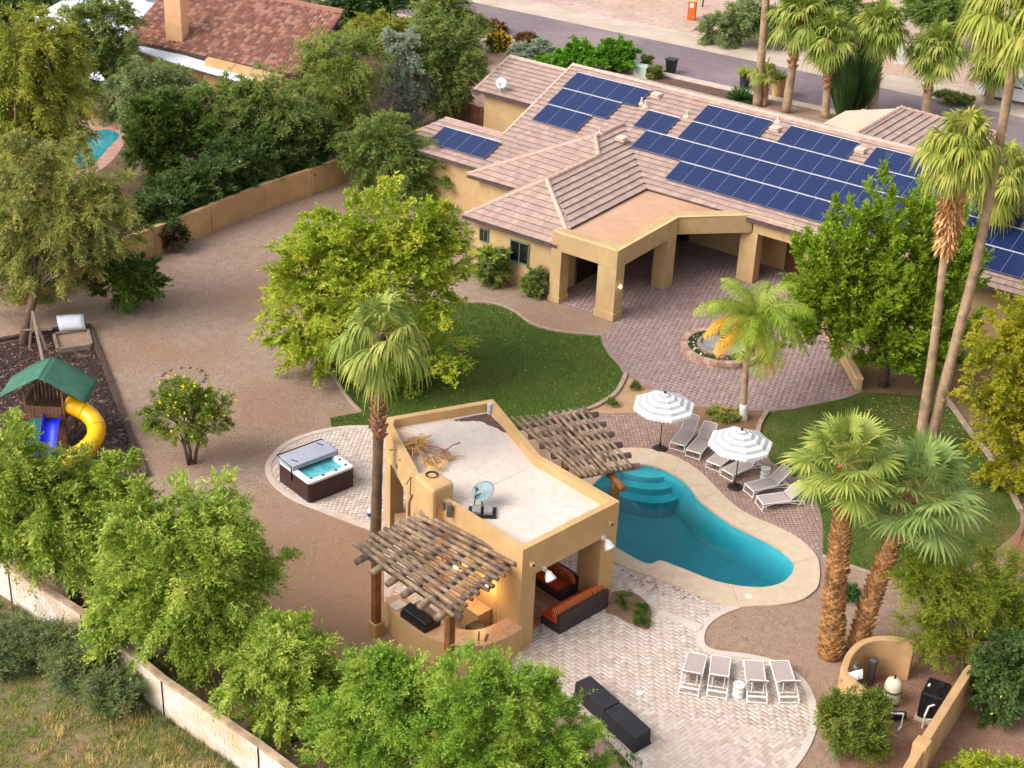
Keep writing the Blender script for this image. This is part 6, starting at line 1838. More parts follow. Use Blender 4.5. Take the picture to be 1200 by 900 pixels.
F_gold = leafmat('flower_gold', (240, 178, 20), (226, 160, 16), (246, 190, 40), .1)
F_mix = leafmat('flower_mixed', (240, 236, 226), (150, 34, 50), (236, 190, 180), .1)

# yard trees
tree('shade_tree', 'big bright green shade tree on the lawn behind the palm', (432, 446), [(425, 330, 95, 85), (365, 345, 52, 72), (505, 325, 48, 78), (440, 260, 62, 42), (385, 285, 48, 42), (490, 405, 62, 48), (420, 410, 70, 42), (500, 270, 42, 40), (465, 320, 70, 70), (370, 395, 48, 44)], L_lime, 11, nclump=230, nsprig=16, nleaf=9, slen=.42, lln=.17, lwd=.075, spread=.34, trunk=.2)
tree('ash_tree', 'tall dense green tree between the court and the tall palms', (1035, 452), [(958, 335, 38, 68), (990, 305, 36, 70), (1030, 290, 38, 70), (1075, 290, 38, 68), (1115, 335, 36, 80), (1040, 350, 80, 62), (985, 375, 52, 45), (1080, 385, 62, 48), (1030, 415, 60, 26), (1095, 420, 40, 24)], L_bright, 12, nclump=310, nsprig=17, nleaf=9, slen=.36, lln=.15, lwd=.075, up=.7, droop=.05, spread=.30, trunk=.22, spire=.5)
tree('privet_tree', 'yellow green tree at the right edge beyond the lawn kerb', (1205, 575), [(1185, 410, 45, 62), (1175, 490, 42, 55), (1210, 470, 52, 90), (1190, 540, 40, 40), (1215, 380, 40, 50)], leafmat('leaf_privet', (150, 150, 34), (110, 124, 24), (166, 160, 44)), 13, nclump=120, nsprig=15, nleaf=9, slen=.32, lln=.13, lwd=.06)
tree('elm_tree', 'light green tree over the left end of the block wall', (92, 712), [(66, 605, 66, 58), (125, 620, 50, 58), (12, 545, 42, 52), (15, 605, 52, 38), (60, 560, 36, 36), (135, 570, 30, 28)], L_elm, 14, nclump=170, nsprig=16, nleaf=10, slen=.55, lln=.15, lwd=.06, up=.15, droop=.45, spread=.3, trunk=.2)
tree('elm_tree', 'light green tree second along the block wall, the tallest', (232, 794), [(215, 680, 85, 80), (170, 740, 56, 52), (250, 735, 62, 56), (240, 610, 58, 52), (175, 620, 44, 40), (285, 670, 36, 42), (145, 700, 40, 40)], L_elm, 15, nclump=190, nsprig=16, nleaf=10, slen=.52, lln=.14, lwd=.055, up=.15, droop=.45, trunk=.2)
tree('elm_tree', 'small rounded light green tree beside the block wall', (345, 866), [(333, 785, 62, 52), (300, 800, 36, 34), (365, 800, 38, 44), (335, 835, 48, 30), (345, 748, 42, 26)], L_elm, 16, nclump=110, nsprig=15, nleaf=10, slen=.40, lln=.12, lwd=.05, up=.1, droop=.4, trunk=.14)
tree('mesquite_tree', 'feathery bright green tree in front of the kitchen counter, left one', (470, 930), [(475, 815, 62, 52), (420, 855, 52, 48), (440, 800, 44, 34), (500, 870, 60, 50), (400, 890, 44, 34)], L_fern, 17, nclump=130, nsprig=16, nleaf=11, slen=.45, lln=.11, lwd=.042, up=.25, droop=.35, trunk=.15)
tree('mesquite_tree', 'feathery bright green tree in front of the covered benches, right one', (640, 975), [(592, 820, 56, 44), (560, 860, 62, 52), (635, 865, 46, 48), (672, 900, 38, 34), (600, 900, 90, 44), (545, 800, 40, 30), (632, 815, 26, 22)], L_fern, 18, nclump=170, nsprig=16, nleaf=11, slen=.42, lln=.10, lwd=.04, up=.3, droop=.3, trunk=.16)
tree('cassia_tree', 'small open tree with yellow blossom on the gravel yard', (224, 543), [(220, 487, 40, 32), (195, 490, 25, 26), (248, 490, 26, 24), (222, 462, 26, 18)], leafmat('leaf_cassia', (112, 132, 46), (84, 108, 34), (130, 140, 56)), 19, nclump=70, nsprig=10, nleaf=8, slen=.34, lln=.12, lwd=.04, shell=.7, trunk=.07, flowers=(F_yel, 110, .10), trunks=3)
tree('citrus_bush', 'round dark green bush on the gravel near the play corner', (146, 359), [(146, 326, 38, 28), (120, 312, 20, 18), (165, 330, 24, 22)], L_citrus, 20, 'bush', nclump=75, nsprig=14, nleaf=8, slen=.25, lln=.15, lwd=.075, trunk=.08)
tree('small_bush', 'small dark bush against the tan boundary wall', (203, 293), [(203, 276, 15, 14)], leafmat('leaf_maroon', (70, 66, 44), (52, 54, 34), (86, 70, 50)), 21, 'bush', nclump=40, nsprig=10, nleaf=7, slen=.22, lln=.12, lwd=.05, trunk=.05)
# neighbour's garden, left
tree('willow_acacia', 'tall yellow green tree with pale trunk at the top left', (45, 250), [(45, 55, 48, 44), (70, 110, 38, 46), (20, 110, 40, 60), (50, 160, 50, 38), (85, 75, 24, 30)], L_yellow, 22, nclump=190, nsprig=14, nleaf=10, slen=.6, lln=.20, lwd=.06, up=.0, droop=.5, spread=.26, bark=m_bark_pale, trunk=.2, trunks=3, limbs=14)
tree('acacia_tree', 'broad olive green tree beside the wall end and play corner', (28, 402), [(90, 250, 60, 50), (40, 245, 58, 62), (128, 232, 32, 32), (60, 300, 60, 34), (10, 320, 46, 48), (125, 265, 36, 30), (20, 190, 44, 30), (95, 182, 26, 18)], L_olive, 23, nclump=230, nsprig=15, nleaf=10, slen=.5, lln=.15, lwd=.05, up=.0, droop=.45, trunk=.22, dY=3)
tree('dark_tree', 'dark green tree right of the yellow one at the top left', (138, 138), [(115, 80, 40, 52), (135, 40, 26, 40), (100, 40, 28, 34)], L_mid, 24, nclump=110, nsprig=14, nleaf=9, slen=.6, lln=.2, lwd=.07, droop=.4, trunk=.16)
tree('willow_tree', 'grey green weeping tree below the neighbour chimney', (185, 170), [(185, 115, 38, 42), (206, 108, 24, 20), (160, 105, 26, 30)], L_grey, 25, nclump=110, nsprig=14, nleaf=10, slen=.7, lln=.2, lwd=.05, up=-.1, droop=.7, trunk=.15)
tree('oleander_bush', 'dense green bush in the middle of the neighbour garden', (178, 212), [(178, 168, 34, 38), (205, 165, 38, 38), (190, 130, 36, 22)], L_citrus, 26, 'bush', nclump=120, nsprig=14, nleaf=8, slen=.45, lln=.2, lwd=.08, trunk=.1)
tree('palo_verde', 'flat topped yellow green palo verde by the clay roof', (338, 100), [(318, 36, 42, 22), (295, 48, 22, 14), (345, 50, 24, 16)], leafmat('leaf_paloverde', (160, 170, 60), (128, 146, 44), (172, 176, 76)), 27, nclump=80, nsprig=13, nleaf=10, slen=.6, lln=.2, lwd=.05, up=0, droop=.3, shell=.5, trunk=.14, limbs=14)
tree('palo_verde', 'wide green palo verde behind the middle of the boundary wall', (300, 205), [(275, 140, 52, 42), (320, 145, 50, 50), (250, 126, 32, 24), (300, 118, 36, 24)], L_mid, 28, nclump=170, nsprig=14, nleaf=10, slen=.6, lln=.19, lwd=.055, droop=.5, trunk=.17)
tree('palo_verde', 'soft yellow green tree left of the silvery tree', (392, 165), [(380, 95, 48, 50), (360, 140, 40, 40), (410, 70, 34, 34), (400, 135, 34, 40)], leafmat('leaf_soft', (126, 142, 66), (100, 122, 50), (144, 152, 80)), 29, nclump=170, nsprig=14, nleaf=10, slen=.65, lln=.19, lwd=.05, droop=.6, trunk=.16)
tree('silver_tree', 'silvery blue tree above the mesquite by the wall', (478, 150), [(478, 88, 22, 40), (470, 60, 24, 20), (485, 120, 18, 24)], L_blue, 30, nclump=80, nsprig=13, nleaf=9, slen=.5, lln=.18, lwd=.06, droop=.5, trunk=.12)
tree('mesquite_tree', 'soft grey green tree left of the four panel roof', (470, 228), [(465, 190, 50, 42), (430, 185, 30, 34), (505, 205, 36, 30), (450, 155, 30, 24), (520, 225, 24, 18)], leafmat('leaf_softgrey', (112, 132, 64), (86, 110, 48), (130, 144, 78)), 31, nclump=170, nsprig=14, nleaf=10, slen=.5, lln=.16, lwd=.045, droop=.55, trunk=.14)
tree('mesquite_tree', 'tall green tree behind the rear left wing gate', (528, 145), [(520, 80, 34, 52), (545, 70, 20, 44), (500, 60, 26, 34)], L_mid, 32, nclump=120, nsprig=14, nleaf=10, slen=.6, lln=.2, lwd=.055, droop=.45, trunk=.14)
tree('mesquite_tree', 'green tree near the street at the top centre left', (512, 62), [(512, 18, 24, 22), (530, 10, 20, 16), (545, 30, 18, 14)], L_mid, 33, nclump=80, nsprig=13, nleaf=9, slen=.7, lln=.24, lwd=.07, droop=.4, trunk=.14)
tree('palo_verde', 'yellow green low tree beside the white flat roof', (455, 60), [(450, 30, 36, 16), (480, 45, 26, 16), (420, 45, 26, 14)], L_yellow, 34, nclump=90, nsprig=13, nleaf=9, slen=.6, lln=.22, lwd=.06, droop=.4, trunk=.12)
tree('dark_tree', 'dark tree on the top edge right of the clay roof', (400, 30), [(395, 8, 34, 16), (430, 5, 30, 16), (460, 0, 24, 14)], L_dark, 35, nclump=100, nsprig=13, nleaf=9, slen=.7, lln=.26, lwd=.09, droop=.3, trunk=.15)
tree('dark_tree', 'dark tree on the top edge at the far left', (25, 50), [(20, 8, 36, 18), (60, -2, 30, 12)], L_dark, 36, nclump=80, nsprig=13, nleaf=9, slen=.7, lln=.26, lwd=.09, droop=.3, trunk=.15)
# dark oleander hedge with white flowers behind the wall, bush by bush
for k, (x, y, rx, ry) in enumerate(((205, 232, 28, 22), (238, 215, 30, 28), (272, 200, 30, 28), (305, 188, 28, 28), (338, 176, 28, 30), (370, 165, 28, 30), (178, 252, 24, 20))):
    labs = ('third', 'fourth', 'fifth', 'sixth', 'seventh', 'last', 'first')
    nm = {0: 'dark oleander bush over the wall with white flowers near the small bush', 1: 'dark oleander bush over the wall above the left wall pilaster', 2: 'dark oleander bush in the middle of the wall hedge', 3: 'dark oleander bush above the right wall pilaster', 4: 'dark oleander bush toward the right end of the wall hedge', 5: 'dark oleander bush at the right end of the wall hedge', 6: 'low dark oleander bush at the left end of the wall hedge'}[k]
    tree('oleander', nm, (x + 2, y + ry + 12), [(x, y, rx, ry)], L_dark, 40 + k, 'bush', nclump=70, nsprig=13, nleaf=8, slen=.4, lln=.19, lwd=.065, trunk=.08, group='oleander hedge behind the tan wall', flowers=(F_white, 7, .13) if k in (0, 1, 4, 6) else None, stem='stems')
# front yard and street
tree('hedge_bush', 'long clipped bright green bush behind the tile roof', (690, 82), [(655, 72, 24, 12), (690, 64, 32, 16), (722, 62, 22, 14)], leafmat('leaf_hedge', (96, 150, 34), (66, 120, 20), (110, 160, 50)), 50, 'bush', nclump=90, nsprig=13, nleaf=8, slen=.3, lln=.22, lwd=.1, shell=.75, trunk=.08, stem='stems')
tree('flower_bush', 'round bush covered in golden flowers near the street', (584, 58), [(584, 49, 13, 9)], L_citrus, 51, 'bush', nclump=34, nsprig=10, nleaf=7, slen=.25, lln=.18, lwd=.08, flowers=(F_gold, 260, .16), limbs=5, trunk=.05, stem='stems')
tree('dry_bush', 'brown bush behind the golden flower bush', (581, 38), [(581, 33, 8, 7)], L_red, 52, 'bush', nclump=24, nsprig=9, nleaf=7, slen=.25, lln=.2, lwd=.06, limbs=5, trunk=.05, stem='stems')
tree('dry_bush', 'reddish brown bush above the blue grey shrubs', (617, 54), [(617, 47, 12, 7)], L_red, 53, 'bush', nclump=30, nsprig=9, nleaf=7, slen=.25, lln=.2, lwd=.06, limbs=5, trunk=.05, stem='stems')
tree('sage_bush', 'blue grey round shrub near the street, the left one', (612, 70), [(612, 62, 14, 9)], L_blue, 54, 'bush', nclump=36, nsprig=10, nleaf=7, slen=.25, lln=.18, lwd=.07, limbs=5, trunk=.05, group='blue grey shrubs', stem='stems')
tree('sage_bush', 'blue grey round shrub near the street, the right one', (636, 66), [(636, 57, 13, 9)], L_blue, 55, 'bush', nclump=36, nsprig=10, nleaf=7, slen=.25, lln=.18, lwd=.07, limbs=5, trunk=.05, group='blue grey shrubs', stem='stems')
tree('small_bush', 'grey green shrub right of the clipped bush', (728, 84), [(727, 74, 9, 10)], L_mid, 56, 'bush', nclump=30, nsprig=9, nleaf=7, slen=.25, lln=.18, lwd=.06, limbs=5, trunk=.05, stem='stems')
tree('small_bush', 'small shrub behind the pale green utility box', (760, 80), [(758, 74, 7, 7)], L_mid, 57, 'bush', nclump=22, nsprig=9, nleaf=7, slen=.22, lln=.16, lwd=.06, limbs=4, trunk=.04, stem='stems')
tree('small_bush', 'small shrub right of the pale green utility box', (770, 92), [(768, 85, 8, 6)], L_mid, 58, 'bush', nclump=22, nsprig=9, nleaf=7, slen=.22, lln=.16, lwd=.06, limbs=4, trunk=.04, stem='stems')
tree('small_bush', 'low brown green shrub under the tree left of the rear roof', (562, 75), [(556, 70, 12, 9)], L_mid, 59, 'bush', nclump=26, nsprig=9, nleaf=7, slen=.25, lln=.18, lwd=.06, limbs=4, trunk=.04, stem='stems')
tree('grey_thicket', 'wide grey green thicket across the street beside a palm', (860, 52), [(845, 35, 24, 16), (880, 25, 30, 22), (915, 32, 24, 16)], L_grey, 60, 'bush', nclump=100, nsprig=13, nleaf=9, slen=.5, lln=.24, lwd=.06, limbs=8, trunk=.08, stem='stems')
tree('mesquite_tree', 'green tree behind the palms at the top right centre', (980, 50), [(975, 15, 34, 26), (1000, 25, 30, 22), (950, 25, 20, 18)], L_mid, 61, nclump=110, nsprig=13, nleaf=9, slen=.6, lln=.24, lwd=.07, trunk=.13)
tree('mesquite_tree', 'wide feathery green tree on the top right edge', (1125, 62), [(1115, 15, 46, 24), (1150, 25, 30, 22), (1085, 12, 28, 18)], leafmat('leaf_far', (108, 136, 64), (84, 116, 48), (128, 148, 78)), 62, nclump=130, nsprig=13, nleaf=9, slen=.6, lln=.26, lwd=.06, trunk=.14)
tree('agave_patch', 'low spiky green ground plants beside the street at right', (1118, 121), [(1105, 114, 16, 5), (1125, 117, 14, 5)], L_mid, 63, 'plant', nclump=40, nsprig=9, nleaf=6, slen=.25, lln=.3, lwd=.05, up=.8, limbs=0, stem='stems')
# shrubs by the house and pool
tree('shrub', 'loose green shrub against the house wall left of the window', (577, 333), [(576, 310, 17, 21)], L_mid, 64, 'bush', nclump=50, nsprig=11, nleaf=8, slen=.3, lln=.12, lwd=.05, trunk=.05, limbs=6, stem='stems')
tree('shrub', 'round green shrub beside the portico pillar', (628, 347), [(628, 332, 12, 15)], L_mid, 65, 'bush', nclump=40, nsprig=11, nleaf=8, slen=.25, lln=.11, lwd=.045, trunk=.05, limbs=6, stem='stems')
tree('low_shrub', 'low olive shrub at the foot of the white painted palm', (850, 489), [(845, 486, 16, 7), (862, 487, 12, 6)], L_olive, 66, 'bush', nclump=40, nsprig=9, nleaf=7, slen=.2, lln=.09, lwd=.035, limbs=4, trunk=.04, stem='stems')
for k, (x, y, r) in enumerate(((735, 703, 9), (752, 715, 6), (752, 727, 6))):
    tree('grass_clump', ('larger green grass clump in the small bed beside the sofa', 'small green clump at the right tip of the sofa bed', 'small green clump at the lower end of the sofa bed')[k], (x, y + r), [(x, y, r, r)], L_citrus, 67 + k, 'plant', nclump=8, nsprig=7, nleaf=5, slen=.16, lln=.12, lwd=.02, up=.8, limbs=0, group='plants in the sofa bed', stem='stems')
for k, (x, y) in enumerate(((744, 454), (717, 473))):
    tree('seedling', ('little green plant in the sandy bed by the far umbrella', 'little green plant in the sandy bed near the pergola')[k], (x, y + 3), [(x, y, 4, 5)], L_mid, 72 + k, 'plant', nclump=10, nsprig=8, nleaf=6, slen=.15, lln=.1, lwd=.03, up=.8, limbs=0, stem='stems')
tree('agave', 'small grey green yucca between the two thick palm trunks', (996, 703), [(996, 696, 8, 7)], L_spike, 74, 'plant', nclump=20, nsprig=9, nleaf=6, slen=.15, lln=.18, lwd=.025, up=.5, limbs=0, stem='stems')
tree('dry_feathery_bush', 'sprawling yellow green bush with bare grey twigs at the right', (1130, 790), [(1120, 705, 55, 42), (1160, 690, 46, 50), (1100, 745, 42, 38), (1160, 750, 50, 34), (1090, 680, 36, 34), (1195, 720, 40, 50)], leafmat('leaf_feathery', (122, 136, 40), (92, 114, 28), (140, 148, 52)), 75, 'bush', nclump=190, nsprig=14, nleaf=10, slen=.42, lln=.10, lwd=.03, up=.2, droop=.3, shell=.45, trunk=.07, trunks=5, limbs=8, bark=surf('grey_twig', (176, 160, 140), (150, 134, 116), 6, .9))
tree('lantana_bush', 'dark green bush with yellow flowers beyond the side wall', (1180, 840), [(1180, 790, 34, 42), (1210, 780, 40, 50), (1165, 815, 26, 24)], L_dark, 76, 'bush', nclump=110, nsprig=13, nleaf=8, slen=.28, lln=.11, lwd=.06, flowers=(F_yel, 46, .06), trunk=.06, stem='stems')
tree('desert_broom', 'feathery green bush in front of the curved equipment wall', (1003, 888), [(1003, 853, 30, 24), (986, 838, 20, 22), (1024, 836, 16, 24), (1005, 870, 28, 15)], leafmat('leaf_broom', (112, 130, 52), (84, 106, 36), (130, 142, 66)), 77, 'bush', nclump=120, nsprig=14, nleaf=9, slen=.32, lln=.10, lwd=.03, up=.5, droop=.1, trunk=.06, limbs=8, stem='stems')
tree('bright_weed', 'fresh bright green plant at the bottom right corner', (1150, 910), [(1150, 897, 22, 12), (1185, 905, 26, 12), (1120, 905, 16, 10)], L_lime, 78, 'plant', nclump=50, nsprig=10, nleaf=7, slen=.22, lln=.11, lwd=.045, limbs=5, trunk=.04, stem='stems')
# weedy lot shrubs
for k, (x, y, rx, ry, lab) in enumerate(((22, 748, 24, 14, 'grey green weed bush at the far left below the block wall'), (62, 757, 28, 17, 'grey green weed bush left of the middle under the elm'), (98, 782, 32, 20, 'large grey green weed bush below the block wall'), (132, 814, 26, 18, 'grey green weed bush nearest the second elm'), (6, 775, 18, 12, 'low weed bush on the left picture edge'))):
    tree('weed_bush', lab, (x, y + ry), [(x, y, rx, ry)], L_weed, 80 + k, 'bush', nclump=60, nsprig=13, nleaf=8, slen=.45, lln=.10, lwd=.03, up=.6, spread=.42, shell=.4, trunk=.05, limbs=6, group='weed bushes below the block wall', stem='stems')
def tufts(name, label, poly, nn, hgt, mat, seed, spread=.5):
    rs = np.random.RandomState(seed)
    P = np.array(poly); lo, hi = P.min(0), P.max(0)
    cx = rs.uniform(lo[0], hi[0], nn * 3); cy = rs.uniform(lo[1], hi[1], nn * 3); k = inside(cx, cy, poly); cx, cy = cx[k][:nn], cy[k][:nn]
    n = len(cx); m = 26; ci = np.repeat(np.arange(n), m); N_ = len(ci)
    X = cx[ci] + rs.normal(0, .1, N_); Y = cy[ci] + rs.normal(0, .1, N_); a = rs.uniform(0, 6.28, N_); h = hgt * rs.uniform(.4, 1.1, N_) * rs.uniform(.6, 1.2, n)[ci]
    V = np.zeros((N_, 3, 3), np.float32); w = .012
    V[:, 0] = np.stack([X - np.sin(a) * w, Y + np.cos(a) * w, np.full(N_, .0)], 1); V[:, 1] = np.stack([X + np.sin(a) * w, Y - np.cos(a) * w, np.full(N_, .0)], 1)
    V[:, 2] = np.stack([X + np.cos(a) * h * spread, Y + np.sin(a) * h * spread, h], 1)
    return stuff(tag(raw_mesh(name, V.reshape(-1, 3), np.arange(N_ * 3).reshape(-1, 3), mat), label, 'grass'))
lotp = GP([(-20, 760), (60, 770), (150, 830), (230, 850), (300, 905), (330, 930), (100, 960), (-60, 900)])
tufts('dry_grass', 'straw coloured dry grass on the weedy lot', GP([(60, 840), (200, 800), (300, 885), (330, 930), (100, 950), (20, 880)]), 150, .26, leafmat('straw', (186, 164, 112), (150, 130, 84), (196, 176, 124), .2), 1)
tufts('green_weeds', 'green weeds and grass on the weedy lot', lotp, 800, .13, leafmat('weed_grass', (124, 138, 56), (92, 116, 40), (150, 146, 74), .25), 2, 1.0)
tufts('wall_weeds', 'green weeds along the foot of the block wall', GP([(-20, 700), (20, 712), (110, 765), (200, 845), (280, 900), (255, 905), (150, 830), (60, 765), (-20, 730)]), 420, .34, L_weed, 3)
tuf = tufts('yard_weeds', 'sparse weeds along the pale edge below the patio', GP([(690, 850), (705, 850), (750, 900), (735, 905)]), 40, .2, L_citrus, 4)
# planter flowers
rs = np.random.RandomState(5)
for nm, mt, cnt_, hh in (('planter_leaves', L_dark, 900, .13), ('planter_flowers', F_mix, 120, .17)):
    a = rs.uniform(0, 6.28, cnt_); r = rs.uniform(1.2, 1.6, cnt_)
    pos = np.stack([fc[0] + np.cos(a) * r, fc[1] + np.sin(a) * r, .2 + rs.uniform(.0, hh, cnt_)], 1)
    fv = leaf_quads(pos, unit(rs.normal(size=(cnt_, 3)) + np.array([0, 0, .8])), .13, .09 if nm == 'planter_leaves' else .12, rs)
    stuff(raw_mesh(nm, fv.reshape(-1, 3), np.arange(len(fv) * 4).reshape(-1, 4), mt, bpy.data.objects['round_planter']))
# ------------------------------------------------------------------ palms
def fan_mesh(pitch, pet, R, droop, seed, mats, nb=30, span=125, name='frond'):
    rs = np.random.RandomState(seed); mb = MB()
    p = R_(pitch); d = np.array([math.cos(p), 0, math.sin(p)]); yv = np.array([0, 1.0, 0])
    hub = d * pet + np.array([0, 0, -.12 * pet * droop])
    mb.tube([(0, 0, 0), tuple(d * pet * .5 + np.array([0, 0, .02])), tuple(hub)], [.035, .026, .018], 5, 1)
    step = R_(2 * span) / (nb - 1)
    nup = np.cross(yv, d) * -1.0
    if nup[2] < 0: nup = -nup
    for k in range(nb):
        a = R_(-span) + step * k
        b = math.cos(a) * d + math.sin(a) * yv
        L = R * (1 - .22 * (abs(a) / R_(span)) ** 2) * rs.uniform(.92, 1.06)
        s = -math.sin(a) * d + math.cos(a) * yv
        rows = []
        tw = rs.uniform(-.35, .35)
        for t_ in (0.04, .32, .58, .8, 1.0):
            hw_ = min(step * L * t_ * .54, step * L * .30 * (1.04 - t_) / .46)
            c = hub + b * L * t_ + nup * (.10 * L * math.cos(a * .5) * t_ * (1 - t_) + .05 * L * (abs(a) / R_(span)) * t_)
            c = c + np.array([0, 0, -1.0]) * droop * L * (t_ ** 2.2) * (.42 + .14 * math.sin(k * 1.7 + seed))
            c = c - b * L * max(0, droop - .8) * .22 * t_ ** 2.5
            sv = s * math.cos(tw * t_) + nup * math.sin(tw * t_)
            fold = nup * (hw_ * .25 * (1 if k % 2 else -1))
            rows.append((c - sv * hw_ - fold, c + sv * hw_ + fold))
        P = [q for r_ in rows for q in r_]
        mb.add(P, [(i * 2, i * 2 + 1, i * 2 + 3, i * 2 + 2) for i in range(4)], 0)
    return mb.build(name, mats, mesh_only=True)
def feather_mesh(pitch, L, bend, seed, mats, name='frond'):
    rs = np.random.RandomState(seed); mb = MB(); pts = []; p = np.zeros(3); ang = R_(pitch); n_ = 16; dirs = []
    for k in range(n_ + 1):
        pts.append(p.copy()); d = np.array([math.cos(ang), 0, math.sin(ang)]); dirs.append(d)
        p = p + d * L / n_; ang -= R_(bend) / n_ * (0.5 + k / n_)
    mb.tube([tuple(q) for q in pts], [.03 * (1 - .8 * k / n_) + .004 for k in range(n_ + 1)], 5, 1, caps=False)
    for k in range(3, 3 * n_ + 24):
        f_ = k / (3 * n_ + 24); x = f_ * n_; i = min(int(x), n_ - 1); q = pts[i] + (pts[i + 1] - pts[i]) * (x - i); d = dirs[i]
        ll = .68 * math.sin(math.pi * min(1, .12 + f_ * .9)) ** .7 * rs.uniform(.85, 1.1) * (L / 2.6)
        for sd in (-1, 1):
            dr = unit(np.array([0, sd * .9, 0]) + d * .65 + rs.normal(0, .12, 3))
            m = q + dr * ll * .5 + np.array([0, 0, .02]); e = q + dr * ll + np.array([0, 0, -.45 * ll])
            w = d * .02
            mb.add([q - w * .5, q + w * .5, m + w, m - w, e], [(0, 1, 2, 3), (3, 2, 4)], 0)
    return mb.build(name, mats, mesh_only=True)
m_petiole = surf('petiole', (150, 150, 70), (130, 130, 56), 5, .7)
def fanset(key, c1, c2, c3, dead=((196, 160, 96), (160, 124, 72), (210, 176, 112)), droop=1.0, R=.95, pet=.9, nb=30):
    lm = leafmat('fan_' + key, c1, c2, c3, .3, 1.2); dm = leafmat('fan_dead_' + key, *dead, .15, 1.2)
    S = {}
    for pt in (80, 60, 42, 25, 8, -12, -35):
        S[pt] = [fan_mesh(pt, pet * (1 if pt > -20 else .8), R, droop * (1.0 if pt < 50 else .6), 100 + pt + s * 7, [lm, m_petiole], nb) for s in range(2)]
    S['dead'] = [fan_mesh(-70, pet * .8, R * .9, .4, 300 + s, [dm, m_petiole], 20, 80, 'dead_frond') for s in range(2)]
    S['old'] = [fan_mesh(-55, pet * .9, R, .5, 320 + s, [lm, m_petiole], nb, 110) for s in range(2)]
    return S
FAN_A = fanset('centre', (128, 146, 68), (98, 122, 50), (160, 166, 88), droop=2.0, R=1.0, pet=.95)
FAN_B = fanset('near', (136, 154, 72), (104, 128, 52), (160, 170, 92), droop=.75, R=.88, pet=1.0, nb=28)
FAN_C = fanset('tall', (140, 152, 62), (106, 126, 46), (166, 166, 86), droop=1.9, R=1.05, pet=1.0)
FAN_D = fanset('far', (124, 142, 60), (92, 118, 42), (150, 156, 78), droop=1.6, R=1.0, pet=.85, nb=22)
FAN_E = fanset('nearb', (118, 144, 80), (88, 120, 60), (142, 162, 98), droop=.85, R=.95, pet=1.05, nb=28)
m_ptrunk = surf('palm_trunk_grey', (184, 154, 124), (158, 130, 102), 4, .95, .4, 24, c3=(126, 104, 84), scale3=1.2)
m_pboot = surf('palm_boot', (206, 158, 102), (156, 112, 68), 6, .9, .4, 24, c3=(120, 86, 56), scale3=2.0)
m_pboot2 = surf('palm_boot_dark', (186, 136, 104), (142, 98, 72), 6, .9, .4, 24)
m_shag = leafmat('palm_shag', (190, 148, 96), (140, 96, 60), (214, 178, 130), .1, 2.0)
